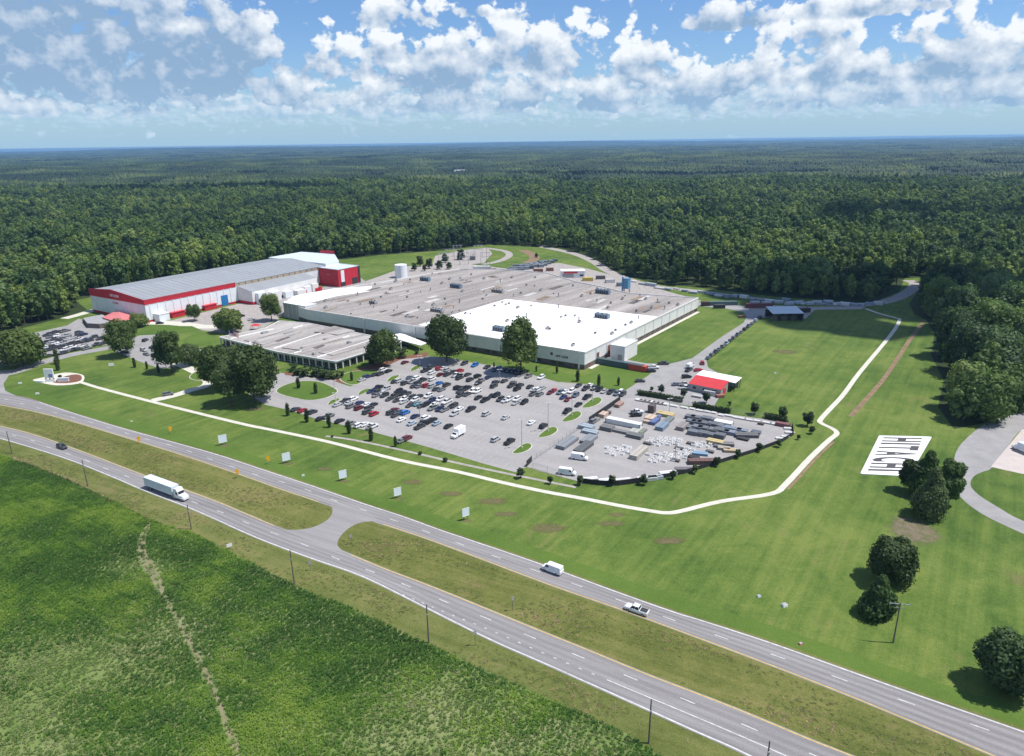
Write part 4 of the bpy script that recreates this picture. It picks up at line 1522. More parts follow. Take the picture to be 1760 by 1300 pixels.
box_part('opening', (p[0], p[1], .1), (6, .24, 5), UA, M_dark, rt)
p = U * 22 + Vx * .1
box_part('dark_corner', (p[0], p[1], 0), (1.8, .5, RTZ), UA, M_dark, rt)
for i in range(1, 10):
    p = -Vx * 2.4 * i - U * .06
    box_part('wall_rib', (p[0], p[1], 0), (.16, .16, RTZ - .2), UA, M_red, rt)
mb = MB()
c = -Vx * 27
wall_run(mb, [tuple(c + U * 2), tuple(c + U * 2 + Vx * 3 - U * 1), tuple(-U * 1 - Vx * 26.2)], 0, 12.6)
mb.build('pale_side', M_bluerf, rt)
c = -Vx * 29.3
mb = MB()
mb.box((c[0] + U[0] * 6, c[1] + U[1] * 6, 0), (12, 6, 13), UA)
mb.build('pale_side', M_wallw, rt)
for i in range(5):
    p = -Vx * (9 + i * 1.0) - U * .12
    box_part('wall_mark', (p[0], p[1], 8.6), (.16, .6, .9 if i % 2 else .6), UA, M_redrf, rt)

# red roofed entrance pavilion of the hall
pc = np.array(P(205, 556))
rt = empty('entrance_pavilion', *pc)
tag(rt, 'low entrance pavilion with a faded red hip roof before the hall', 'pavilion')
q = [tuple(np.array(w) - pc) for w in PL([(176, 545), (204, 532), (233, 544), (208, 555)], 4.2)]
c = np.mean(np.array(q), 0)
mb = MB()
mb.add([(*p, 3.9) for p in q] + [(c[0], c[1], 5.6)], [(i, (i + 1) % 4, 4) for i in range(4)])
mb.build('roof', M_redrf, rt)
mb = MB()
for i in range(4):
    mb.beam((*q[i], 3.75), (*q[(i + 1) % 4], 3.75), .4, 0, .5)
mb.build('eave', M_redrf, rt)
for p in q:
    p = c + (np.array(p) - c) * .88
    box_part('post', (p[0], p[1], 0), (.4, .4, 3.7), 0, M_brick, rt)
qs = [tuple(c + (np.array(p) - c) * .6) for p in q]
wall_run(MB(), qs, 0, 3.7, closed=True).build('wall', M_brick, rt)
q = [tuple(np.array(w) - pc) for w in PL([(143, 547), (176, 541), (196, 553), (170, 557), (150, 556)], 3)]
wall_run(MB(), q, 0, 2.8, closed=True).build('side_wall', M_brick, rt)
MB().prism(q, 2.8, 3.1, bottom=True).build('side_roof', M_vent, rt)

# white tank and blue silo
def tank(px, py, r, h, m, nm, lab):
    c = P(px, py)
    o = empty(nm, *c)
    tag(o, lab, nm.split('_')[-1])
    mb = MB()
    mb.cyl(0, 0, 0, h, r, r, 28, 0, False)
    mb.cyl(0, 0, h, h + r * .16, r, r * .1, 28, 0)
    mb.build('shell', m, o)
    mb = MB()
    for i in range(3):
        mb.cyl(0, 0, h * (i + 1) / 4 - .1, h * (i + 1) / 4 + .1, r + .06, r + .06, 28, 0)
    mb.cyl(0, 0, h - .12, h + .04, r + .12, r + .12, 28, 0, False)
    mb.build('hoop', m, o)
    mb = MB()
    for s in (-.3, .3):
        mb.beam((s, -r - .2, 0), (s, -r - .2, h + .6), .08)
    for i in range(int(h / .6)):
        mb.beam((-.3, -r - .2, .4 + i * .6), (.3, -r - .2, .4 + i * .6), .06)
    mb.build('ladder', M_steel, o)


tank(690, 477, 5.0, 10.6, M_wallw, 'storage_tank', 'round white storage tank behind the factory')
c = np.array(P(1077, 503))
rt = empty('dust_silo', *c)
tag(rt, 'tall blue filter tower at the back of the factory roof', 'silo')
mb = MB()
mb.box((0, 0, 3), (4.4, 3.6, 7.2), UA)
mb.box((0, 0, 10.2), (4.7, 3.9, .3), UA)
mb.build('housing', mat('mid_blue_steel', (.10, .25, .40), .5, .1, .6), rt)
mb = MB()
for sx in (-1.9, 1.9):
    for sy in (-1.5, 1.5):
        mb.box((sx, sy, 0), (.3, .3, 3), 0)
mb.build('leg', M_dark, rt)
mb = MB()
mb.cyl(-3.2, 0, 0, 11.5, .6, .6, 10)
mb.build('stack', mat('mid_blue_steel', (0, 0, 0)), rt)

# red roofed shed with white neighbour at the yard corner
sh = np.array(P(1184, 671))
sd = np.array(P(1233, 681)) - sh
sd /= np.linalg.norm(sd)
sp = np.array([-sd[1], sd[0]])
rt = empty('red_roofed_shed', *sh)
tag(rt, 'grey shed with a red mono-pitch roof at the corner of the storage yard', 'shed')


def shp(a, b):
    q = sd * a + sp * b
    return (q[0], q[1])


SW, SDp = 14.5, 8
wall_run(MB(), [shp(0, 0), shp(SW, 0), shp(SW, SDp), shp(0, SDp)], 0, 3.4, closed=True).build('wall', M_vent, rt)
MB().quad((*shp(-.4, -.5), 3.3), (*shp(SW + .4, -.5), 3.3), (*shp(SW + .4, SDp), 5.0), (*shp(-.4, SDp), 5.0)).build('roof', mat('bright_red_roof', (.55, .05, .055), .5, .08, .4), rt)
mb = MB()
mb.add([(*shp(0, 0), 3.4), (*shp(0, SDp), 3.4), (*shp(0, SDp), 4.9)], [(0, 1, 2)])
mb.add([(*shp(SW, 0), 3.4), (*shp(SW, SDp), 3.4), (*shp(SW, SDp), 4.9)], [(0, 1, 2)])
mb.build('gable', M_vent, rt)
p = shp(SW + .08, 4)
box_part('door', (p[0], p[1], 0), (.16, 3, 2.8), heading((0, 0), sd), mat('bright_red_roof', (0, 0, 0)), rt)
for i in range(3):
    p = shp(2.5 + 4.5 * i, -.06)
    box_part('window', (p[0], p[1], 1.2), (1.4, .12, 1.1), heading((0, 0), sd), M_glass, rt)
w0 = np.array(P(1191, 650, 4.5))
rt = empty('white_roofed_shed', *(sh + sp * 8.6))
tag(rt, 'open shed with a long white roof behind the red roofed shed', 'shed')
mb = MB()
mb.add([(*shp(-1, 0), 4.2), (*shp(SW + 3, 0), 4.2), (*shp(SW + 3, 7.5), 4.7), (*shp(-1, 7.5), 4.7), (*shp(-1, 0), 4.45), (*shp(SW + 3, 0), 4.45), (*shp(SW + 3, 7.5), 4.95), (*shp(-1, 7.5), 4.95)],
       [(3, 2, 1, 0), (4, 5, 6, 7), (0, 1, 5, 4), (1, 2, 6, 5), (2, 3, 7, 6), (3, 0, 4, 7)])
mb.build('roof', M_whiteroof, rt)
for a in (0, 6, 12, SW + 2.5):
    for b in (.3, 7.2):
        p = shp(a, b)
        box_part('post', (p[0], p[1], 0), (.25, .25, 4.2), 0, M_dark, rt)
mb = MB()
wall_run(mb, [shp(0, 7), shp(SW + 2, 7)], 0, 4)
mb.build('back_wall', M_vent, rt)

# open sided shed on the back track
c = np.array(P(1347, 548))
rt = empty('open_shed', *c)
tag(rt, 'open sided storage shed with pale blue roof in the cloud shadow', 'shed')
mb = MB()
hx, hy = 9.5, 6.5
mb.add([(-hx, -hy, 4.6), (hx, -hy, 4.6), (hx, hy, 6.2), (-hx, hy, 6.2), (-hx, -hy, 4.8), (hx, -hy, 4.8), (hx, hy, 6.4), (-hx, hy, 6.4)],
       [(3, 2, 1, 0), (4, 5, 6, 7), (0, 1, 5, 4), (1, 2, 6, 5), (2, 3, 7, 6), (3, 0, 4, 7)])
mb.build('roof', M_bluerf, rt)
for i in range(5):
    for b in (-hy + .4, hy - .4):
        box_part('post', (-hx + .5 + i * (2 * hx - 1) / 4, b, 0), (.3, .3, 4.7 if b < 0 else 6.1), 0, M_dark, rt)
wall_run(MB(), [(hx - .2, -hy), (hx - .2, hy - .2), (-hx, hy - .2)], 0, 4.5).build('wall', M_dark, rt)
for i in range(6):
    box_part('stored_crate', (-7 + i * 2.8, -3 + (i % 2) * 4, 0), (3, 3, 2.4), .1 * i, M_brick if i % 2 else M_wood, rt)

# building with a red sign board at the back of the site
c = np.array(P(984, 476))
rt = empty('gatehouse', *c)
tag(rt, 'small white building with red stripe at the back of the plant', 'building')
mb = MB()
mb.box((0, 0, 0), (19, 9, 5.2), 0)
mb.build('wall', M_wallw, rt)
mb = MB()
mb.box((0, 0, 5.2), (19.6, 9.6, .4), 0)
mb.build('roof', M_whiteroof, rt)
mb = MB()
mb.box((-2, -4.7, 3.6), (11, .3, 1.5), 0)
mb.build('red_stripe', mat('bright_red_roof', (0, 0, 0)), rt)
box_part('dock_door', (-4, -4.6, .1), (9, .2, 3.2), 0, M_vent, rt)
box_part('window', (7, -4.6, 1.2), (3, .2, 1.4), 0, M_glass, rt)

# far buildings among the trees
for (px, py, w, lab) in ((1237, 323, 9, 'tiny white house with steep roof far off in the forest'), (1303, 359, 12, 'tiny pale house at a forest clearing'), (763, 329, 14, 'tiny pale roof far off in the forest left of centre'),
                         (790, 298, 40, 'distant long white building in a far clearing'), (1247, 279, 30, 'most distant white speck of a building near the horizon')):
    c = P(px, py)
    z = float(hgt(*c)) + (10 if w > 20 else 6)
    rt = empty('distant_house', c[0], c[1], z)
    tag(rt, lab, 'house')
    mb = MB()
    mb.box((0, 0, -8), (w, w * .6, 13), .3)
    mb.build('wall', M_wallw, rt)
    mb = MB()
    cs, sn = math.cos(.3), math.sin(.3)
    pts = [(-w / 2, -w * .32, 5), (w / 2, -w * .32, 5), (w / 2, 0, 8), (-w / 2, 0, 8), (w / 2, w * .32, 5), (-w / 2, w * .32, 5)]
    mb.add([(x * cs - y * sn, x * sn + y * cs, zz) for x, y, zz in pts], [(0, 1, 2, 3), (3, 2, 4, 5), (0, 3, 5), (1, 4, 2)])
    mb.build('roof', M_vent, rt)
# ---------------------------------------------------------------- trees
def ico():
    bm = bmesh.new()
    bmesh.ops.create_icosphere(bm, subdivisions=2, radius=1.0)
    V = np.array([v.co[:] for v in bm.verts])
    F = np.array([[v.index for v in f.verts] for f in bm.faces])
    bm.free()
    bm = bmesh.new()
    bmesh.ops.create_icosphere(bm, subdivisions=1, radius=1.0)
    V1 = np.array([v.co[:] for v in bm.verts])
    F1 = np.array([[v.index for v in f.verts] for f in bm.faces])
    bm.free()
    return V, F, V1, F1


ICV, ICF, IC1V, IC1F = ico()


def crown(r, R, z0, z1, nl, nleaf, ls, shape='round', fill=0.80):
    """leaf clumps (bent quads) over uneven lobes with a rough solid heart: returns V, F(quads)"""
    C, Q = [], []
    H = z1 - z0
    for i in range(nl):
        t = (i + r.uniform(.2, .8)) / nl
        if shape == 'round':
            zz = z0 + H * (0.16 + 0.72 * t)
            e = math.sqrt(max(0.03, 1 - ((zz - z0 - .45 * H) / (.60 * H)) ** 2))
            rad = R * .64 * e * (r.random() ** .45) * r.uniform(.78, 1.2)
            q = R * r.uniform(.27, .44)
        elif shape == 'cone':
            zz = z0 + H * (0.08 + .84 * t)
            rad = R * .55 * (1 - t) * r.random()
            q = R * (.62 * (1 - t) + .20)
        else:                                   # columnar
            zz = z0 + H * (0.08 + .84 * t)
            rad = R * .22 * r.random()
            q = R * (.78 - .35 * abs(t - .45))
        a = r.uniform(0, 6.2832) if shape != 'round' else i * 2.4 + r.uniform(-.5, .5)
        C.append((rad * math.cos(a), rad * math.sin(a), zz))
        Q.append(q)
    C, Q = np.array(C), np.array(Q)
    g = np.random.default_rng(r.randrange(1 << 30))
    n = int(nleaf * 1.6)
    li = g.choice(nl, n, p=Q ** 2 / (Q ** 2).sum())
    d = g.normal(size=(n, 3))
    d[:, 2] += .25
    d /= np.linalg.norm(d, axis=1)[:, None]
    p = C[li] + d * (Q[li] * g.uniform(.82, 1.2, n))[:, None]
    keep = np.ones(n, bool)
    for j in range(nl):
        keep &= ~((np.linalg.norm(p - C[j], axis=1) < Q[j] * .78) & (li != j))
    p, d, li = p[keep][:nleaf], d[keep][:nleaf], li[keep][:nleaf]
    n = len(p)
    nm = d + g.normal(size=(n, 3)) * .34
    nm /= np.linalg.norm(nm, axis=1)[:, None]
    a = np.cross(nm, g.normal(size=(n, 3)))
    a /= np.linalg.norm(a, axis=1)[:, None]
    b = np.cross(nm, a)
    s = ls * g.uniform(.55, 1.3, n)[:, None]
    s2 = s * g.uniform(.55, 1.0, (n, 1))
    V = np.stack([p - a * s, p - b * s2 + nm * s * .25, p + a * s * .9, p + b * s2 - nm * s * .15], 1).reshape(-1, 3) if False else \
        np.stack([p - a * s - b * s2 * .2, p - b * s2 + nm * s * .22, p + a * s, p + b * s2 - nm * s * .12], 1).reshape(-1, 3)
    F = np.arange(4 * n).reshape(-1, 4)
    VV, FF = [V], [F]
    off = len(V)
    for j in range(nl):                         # rough heart, so the crown is not see-through
        w = IC1V * (1 + g.uniform(-.22, .12, (len(IC1V), 1))) * Q[j] * fill + C[j]
        VV.append(w)
        f = np.concatenate([IC1F, IC1F[:, 2:3]], 1)
        FF.append(f + off)
        off += len(w)
    return np.vstack(VV), np.vstack(FF)


def quads_mesh(name, V, F, mats, mi=None):
    """F may hold triangles written as quads with a repeated last index"""
    me = bpy.data.meshes.new(name)
    tri = F[:, 2] == F[:, 3]
    tot = np.where(tri, 3, 4)
    st = np.r_[0, np.cumsum(tot)[:-1]]
    m = np.ones(F.shape, bool)
    m[tri, 3] = False
    idx = F[m]
    me.vertices.add(len(V))
    me.vertices.foreach_set('co', V.astype(np.float32).ravel())
    me.loops.add(len(idx))
    me.loops.foreach_set('vertex_index', idx.astype(np.int32))
    me.polygons.add(len(F))
    me.polygons.foreach_set('loop_start', st.astype(np.int32))
    for q in mats:
        me.materials.append(q)
    if mi is not None:
        me.polygons.foreach_set('material_index', mi.astype(np.int32))
    me.update(calc_edges=True)
    return me


def trunk_mb(r, h, R, z0, limbs=4, rad=None):
    mb = MB()
    rad = rad or max(.12, h * .022)
    x, y, z = 0.0, 0.0, 0.0
    segs = 3
    top = z0 + (h - z0) * .45
    for i in range(segs):
        mb.cyl(x, y, top * i / segs, top * (i + 1) / segs, rad * (1 - .22 * i), rad * (1 - .22 * (i + 1)), 7, 0, i == segs - 1)
    for i in range(limbs):
        a = r.uniform(0, 6.28)
        zz = z0 * r.uniform(.7, 1.0) + (h - z0) * .12
        mb.beam((0, 0, zz), (R * .55 * math.cos(a), R * .55 * math.sin(a), zz + (h - z0) * r.uniform(.25, .4)), rad * .55)
    return mb


def make_tree(seed, R, h, z0, nl, nleaf, ls, shape='round', m=None):
    """crown and trunk meshes of one tree"""
    r = random.Random(seed)
    V, F = crown(r, R, z0, h, nl, nleaf, ls, shape)
    return quads_mesh('crown', V, F, [m or LEAF_G]), trunk_mb(r, h, R, z0).mesh('trunk', [M_bark])


def place_tree(name, px, py, ty, wpx, seed, label, cat='tree', group=None, shape='round', m=None, leaves=2600, lobes=26, z0f=.2, ls=None, hz=None):
    c = P(px, py)
    h = hz or HT(px, py, ty)
    R = abs(P(px + wpx / 2, py)[0] - c[0])
    o = empty(name, c[0], c[1], 0, 0)
    tag(o, label, cat, group)
    cm, tm = make_tree(seed, R, h, h * z0f, lobes, leaves, ls or max(.26, R * .062), shape, m)
    link(bpy.data.objects.new('crown', cm), o)
    link(bpy.data.objects.new('trunk', tm), o)
    return o


BIG = [(895, 640, 552, 70, 'tall rounded shade tree on the east side before the white roof corner', 46),
       (768, 622, 549, 74, 'broad shade tree before the factory front with its western neighbour smaller', 40),
       (657, 631, 573, 57, 'round shade tree at the right end of the office eaves', 30),
       (372, 672, 598, 62, 'westernmost tree of the dark clump left of the drive loop', 30),
       (412, 652, 600, 60, 'rear tree of the dark clump left of the drive loop', 30),
       (438, 692, 600, 84, 'largest front tree of the dark clump left of the drive loop', 44),
       (398, 697, 620, 58, 'low front tree in the middle of the dark clump left of the drive loop', 28),
       (40, 630, 572, 76, 'wide spreading tree at the west parking lot on the left edge', 42),
       (210, 613, 554, 52, 'twin crowned tree beside the visitor parking', 30),
       (222, 590, 553, 36, 'tree standing just behind the visitor parking entrance', 22),
       (296, 640, 572, 54, 'loose crowned tree between the visitor parking and the garden walk', 30),
       (325, 628, 598, 44, 'small low tree right beside the loose crowned tree', 20),
       (467, 552, 507, 38, 'dark round tree at the foot of the grey stair tower', 24),
       (395, 571, 537, 54, 'broad low tree in front of the lean-to of the hall', 24),
       (335, 552, 524, 27, 'small tight round tree before the white hall wall', 18),
       (240, 562, 543, 32, 'bushy small tree at the near corner of the hall', 18),
       (182, 536, 525, 14, 'small dark bush at the west corner of the hall', 10)]
for i, (px, py, ty, w, lab, nl) in enumerate(BIG):
    place_tree('shade_tree', px, py, ty, w, 100 + i, lab, lobes=nl, leaves=int(70 * w) + 700, z0f=.2, ls=None)

EAST = [(1596, 890, 802, 56, 'front tree of the clump beside the lettered ground', 'cone', LEAF_G, 30), (1588, 852, 772, 54, 'highest tree of the clump beside the lettered ground', 'cone', LEAF, 30),
        (1566, 846, 794, 48, 'left tree of the clump overlapping the lettered ground', 'round', LEAF_D, 24), (1628, 872, 792, 44, 'greyish tree at the road side of the clump', 'round', LEAF, 20),
        (1530, 998, 930, 76, 'dark round tree south of the brush pile', 'round', LEAF_D, 36), (1507, 1058, 988, 55, 'olive conical tree beside the crossarm utility pole', 'cone', LEAF, 22),
        (1722, 1186, 1100, 104, 'spreading pale needled tree cut by the right edge', 'round', LEAF, 34)]
for i, (px, py, ty, w, lab, shp_, m_, nl) in enumerate(EAST):
    place_tree('field_tree', px, py, ty, w, 200 + i, lab, lobes=nl + 8, leaves=int(110 * w) + 900, z0f=.08, shape=shp_, m=m_, ls=.36)

R_EDGE = [(1690, 724, 650, 96), (1735, 702, 632, 84), (1652, 706, 628, 72), (1712, 660, 572, 96), (1664, 645, 560, 86), (1634, 615, 520, 74), (1745, 615, 530, 92), (1692, 596, 498, 84),
          (1640, 565, 484, 70), (1606, 545, 472, 56), (1740, 565, 478, 84), (1700, 540, 458, 76), (1755, 660, 585, 84)]
for i, (px, py, ty, w) in enumerate(R_EDGE):
    place_tree('broadleaf_tree', px, py, ty, w, 300 + i, None, lobes=44, leaves=4600, z0f=.06, m=LEAF, hz=min(24, HT(px, py, ty)), ls=.62)
R_NAMES = ['southernmost big tree of the eastern wood by the side road', 'tree of the eastern wood tucked behind the side road bend', 'tree of the eastern wood bulging over the mown strip',
           'broad pale crown in the middle of the eastern wood', 'dark crown casting shade on the mown strip', 'crown at the waist of the eastern wood', 'right edge crown of the eastern wood, upper', 'tall crown left of the upper right edge',
           'crown where the bare strip meets the wood', 'northern corner tree of the eastern wood by the track bend', 'crown of the eastern wood near the frame edge, second row', 'rear crown of the eastern wood, highest in view', 'right edge crown of the eastern wood, lower']
k = 0
for o in list(bpy.data.objects):
    if o.name.startswith('broadleaf_tree') and o.get('category'):
        o['label'] = R_NAMES[k]
        k += 1

# slim evergreens and young trees round the car park and yard
def shrub_set(pts, name, shape, m, labels, cat, group, wid, leaves=420, lobes=10, z0f=.03):
    protos = [make_tree(500 + i + len(pts), 1.0, 3.0, 3.0 * z0f, lobes, leaves, .16, shape, m) for i in range(2)]
    for i, (px, py, ty) in enumerate(pts):
        c = P(px, py)
        h = HT(px, py, ty)
        R = wid * h
        o = empty(name, c[0], c[1], 0, rng.uniform(0, 6))
        tag(o, labels(i, px), cat, group)
        cm, tm = protos[i % 2]
        for nm, me in (('crown', cm), ('trunk', tm)):
            q = link(bpy.data.objects.new(nm, me), o)
            q.scale = (R, R, h / 3.0)


ORD = ['first', 'second', 'third', 'fourth', 'fifth', 'sixth', 'seventh', 'eighth', 'ninth', 'tenth', 'eleventh', 'twelfth', 'thirteenth', 'fourteenth', 'fifteenth', 'sixteenth', 'seventeenth', 'eighteenth', 'nineteenth',
       'twentieth']
for t_ in ('twent', 'thirt', 'fort', 'fift', 'sixt', 'sevent', 'eight', 'ninet'):
    ORD += [t_ + 'y-' + u for u in ('first', 'second', 'third', 'fourth', 'fifth', 'sixth', 'seventh', 'eighth', 'ninth')]
    ORD.append({'twent': 'thirt', 'thirt': 'fort', 'fort': 'fift', 'fift': 'sixt', 'sixt': 'sevent', 'sevent': 'eight', 'eight': 'ninet', 'ninet': 'hundred'}[t_] + ('ieth' if t_ != 'ninet' else 'th'))
ORD += ['hundred-' + q for q in ORD[:60]]
shrub_set([(495, 715, 694), (528, 726, 704), (566, 735, 714), (600, 746, 724), (638, 758, 735), (680, 768, 751)], 'column_tree', 'col', LEAF_D,
          lambda i, x: f'slim dark evergreen, {ORD[i]} from the west along the car park lower edge', 'evergreen', 'slim evergreens along the car park edge', .20)
shrub_set([(513, 668, 650), (543, 677, 659)], 'column_tree', 'col', LEAF_D, lambda i, x: ('western' if i == 0 else 'eastern') + ' slim dark evergreen on the oval drive island', 'evergreen', 'evergreens on the oval island', .22)
shrub_set([(849, 632, 623), (922, 639, 629), (957, 642, 629), (993, 656, 637), (1029, 663, 645), (1063, 663, 649), (605, 655, 640)], 'column_tree', 'col', LEAF_D,
          lambda i, x: 'dark evergreen on the small lawn by the office corner' if i == 6 else f'dark evergreen on the front lawn, {ORD[i]} from the west', 'evergreen', 'evergreens on the front lawn', .2)
shrub_set([(232, 632, 616), (253, 635, 622), (273, 641, 627), (99, 626, 601), (100, 637, 616)], 'column_tree', 'col', LEAF_D,
          lambda i, x: (f'slim dark shrub below the visitor parking, {ORD[i]} from the west' if i < 3 else ('tall' if i == 3 else 'short') + ' dark evergreen by the entrance drive near the monument sign'), 'evergreen', 'slim shrubs near the entrance', .2)
yard_t = [(895, 822, 805), (946, 832, 819), (997, 834, 818), (1052, 835, 818), (1106, 834, 816), (1156, 824, 809), (1194, 814, 799), (1231, 802, 786), (1268, 788, 773), (1305, 777, 762), (1338, 769, 756), (1372, 756, 747), (1395, 746, 733),
          (1387, 733, 709), (1344, 722, 700), (1297, 713, 693), (1254, 698, 690), (1214, 693, 675), (1174, 684, 668), (1136, 677, 662), (1120, 673, 665)]
shrub_set(yard_t, 'young_tree', 'round', LEAF_D, lambda i, x: f'young round tree bordering the storage yard, {ORD[i]} counting from the fence end round the front', 'tree', 'young trees round the storage yard', .40, 500, 12, .2)
shrub_set([(722, 782, 776), (766, 794, 786), (571, 752, 748), (104, 650, 644), (115, 652, 647)], 'low_shrub', 'round', LEAF_D,
          lambda i, x: ['tiny dark shrub beside the gravel strip, western', 'tiny dark shrub beside the gravel strip, eastern', 'dark low shrub at the start of the gravel strip', 'small grey shrub behind the monument sign', 'small dark shrub on the brown mulch bed'][i], 'shrub', 'low shrubs', .6)
pb = [(500, 640), (512, 645), (525, 647), (538, 648), (552, 651), (562, 652), (575, 652), (585, 649), (640, 628), (655, 624), (675, 618), (690, 614), (716, 609), (505, 636), (545, 646), (570, 648)]
shrub_set([(a, b, b - 7 - 5 * (i_ % 3)) for i_, (a, b) in enumerate(pb)], 'low_shrub', 'round', LEAF_D, lambda i, x: 'rounded bush in the planting bed along the office eaves', 'shrub', 'bushes in the office planting bed', .75, 260, 8, 0)
shrub_set([(145 + i * 6.2, 555 + (i % 2), 548) for i in range(7)], 'low_shrub', 'round', LEAF_D, lambda i, x: 'dark bush before the low wing of the entrance pavilion', 'shrub', 'bushes before the entrance pavilion', .55, 260, 8, 0)
rear = [(738, 462, 444), (755, 463, 447), (722, 458, 440), (765, 452, 436), (793, 447, 428), (922, 443, 435), (712, 466, 452), (772, 463, 450), (730, 466, 454)]
shrub_set(rear, 'rear_tree', 'round', LEAF_D, lambda i, x: 'lone dark bush on the bright lawn behind the slate stacks' if i == 5 else f'small tree behind the white tank near the substation, {ORD[i if i < 5 else i - 1]} of the loose group', 'tree', 'small trees by the substation', .42, 500, 12, .05)

# clipped hedges at the yard top edge
for (pts, lab) in (([(1097, 679), (1130, 684), (1172, 692)], 'dark clipped hedge west of the red roofed shed'), ([(1192, 700), (1222, 706), (1254, 711)], 'dark clipped hedge below the red roofed shed'), ([(1316, 719), (1350, 726)], 'short dark hedge at the east tip of the yard')):
    line = PL(pts)
    g = np.random.default_rng(len(pts))
    VV = []
    L = np.array(smooth_line(line, 8)) if len(line) > 2 else np.array([np.array(line[0]) * (1 - t) + np.array(line[1]) * t for t in np.linspace(0, 1, 12)])
    n = 1400
    ti = g.uniform(0, len(L) - 1.001, n)
    i0 = ti.astype(int)
    base = L[i0] + (L[i0 + 1] - L[i0]) * (ti - i0)[:, None]
    p = np.c_[base + g.uniform(-.9, .9, (n, 2)), g.uniform(.2, 2.2, n)]
    a, b = g.normal(size=(n, 3)), g.normal(size=(n, 3))
    a *= .35 / np.linalg.norm(a, axis=1)[:, None]
    b *= .3 / np.linalg.norm(b, axis=1)[:, None]
    V = np.stack([p - a, p - b, p + a, p + b], 1).reshape(-1, 3)
    o = link(bpy.data.objects.new('hedge', quads_mesh('hedge', V, np.arange(4 * n).reshape(-1, 4), [LEAF_D])))
    tag(o, lab, 'hedge')
    MB().ribbon([tuple(q) for q in L], 1.5, 1.9, 0, 0.0).build('hedge_heart', LEAF_D, o)

# ---- the forest
def forest_proto(seed, R, h, shape, ls, nl, nleaf):
    r = random.Random(seed)
    V, F = crown(r, R, h * .12, h, nl, nleaf, ls, shape)
    tm = MB()
    tm.cyl(0, 0, -2, h * .5, .3, .18, 5, 0, False)
    n0 = len(V)
    tf = np.array([f if len(f) == 4 else (*f, f[-1]) for f in tm.f])
    V2 = np.vstack([V, np.array(tm.v)])
    F2 = np.vstack([F, tf + n0])
    return quads_mesh('forest_tree', V2, F2, [LEAF, M_bark], np.r_[np.zeros(len(F)), np.ones(len(tf))])


FP = [forest_proto(1, 5.0, 16, 'round', .72, 13, 520), forest_proto(2, 4.2, 18, 'round', .68, 12, 480), forest_proto(3, 6.3, 17, 'round', .78, 15, 620), forest_proto(4, 3.0, 20, 'cone', .62, 11, 420), forest_proto(5, 4.5, 13, 'round', .68, 11, 440),
      forest_proto(6, 3.6, 21, 'round', .65, 12, 460)]

g = np.random.default_rng(3)
sp = 7.2
gx, gy = np.meshgrid(np.arange(-2000, 2000, sp), np.arange(200, 2050, sp))
X = (gx + g.uniform(-.42, .42, gx.shape) * sp).ravel()
Y = (gy + g.uniform(-.42, .42, gy.shape) * sp).ravel()
az = np.degrees(np.arctan2(X, Y))
rr = np.hypot(X, Y)
ok = (np.abs(az) < 47) & (rr < 2000) & ~inside_np(CLEAR, X, Y)
# keep crowns off the lawn edge
for d in ((4, 0), (-4, 0), (0, 4), (0, -4)):
    ok &= ~inside_np(CLEAR, X + d[0], Y + d[1])
for (cx, cy, a, b) in FAR_CLEAR:
    ok &= ((X - cx) / a) ** 2 + ((Y - cy) / b) ** 2 > 1
# keep the right hand road clear
ok &= ~((X > 150) & (Y < 300) & (X < 330) & (Y < 250 + (X - 190) * .35))
gapn = g.random(len(X)) > .06
ok &= gapn
X, Y, rr, az = X[ok], Y[ok], rr[ok], az[ok]
order = np.argsort(rr)
X, Y, rr, az = X[order], Y[order], rr[order], az[order]
stand = np.sin(X / 140 + 1) * np.cos(Y / 170) + .6 * np.sin(X / 61 - Y / 83)
hs = np.clip(g.normal(.93, .22, len(X)), .45, 1.5) + .13 * stand
idx = g.choice(6, len(X), p=[.22, .2, .2, .12, .16, .10])
rot = g.uniform(0, 6.283, len(X))
Z = hgt(X, Y)
# the 280 nearest in view are trees of their own
inview = np.where(np.abs(az) < 37)[0][:282]
first = {}
RANK = {}
GRP = 'trees in the front rows of the forest'
for i in sorted(inview, key=lambda q: X[q] / Y[q]):
    o = bpy.data.objects.new('forest_tree', FP[idx[i]])
    o.location = (X[i], Y[i], Z[i] - .3)
    o.rotation_euler = (0, 0, rot[i])
    s = hs[i]
    o.scale = (s, s, s * g.uniform(.9, 1.12))
    link(o)
    first.setdefault(int(idx[i]), o)
    side = 'west of the factory hall' if X[i] < -150 else ('behind the perimeter track' if X[i] < 170 else ('near the north east track bend' if Y[i] > 470 else 'in the eastern wood'))
    kd = ('tapering forest tree' if idx[i] == 3 else 'tall narrow forest tree' if idx[i] == 5 else 'broad crowned forest tree' if idx[i] == 2 else 'round crowned forest tree')
    n_ = RANK.get((kd, side), 0)
    RANK[(kd, side)] = n_ + 1
    tag(o, f'{kd} {side}, {ORD[n_]} such tree from the left', 'tree', f'{kd}s {side}')
used = np.zeros(len(X), bool)
used[inview] = True


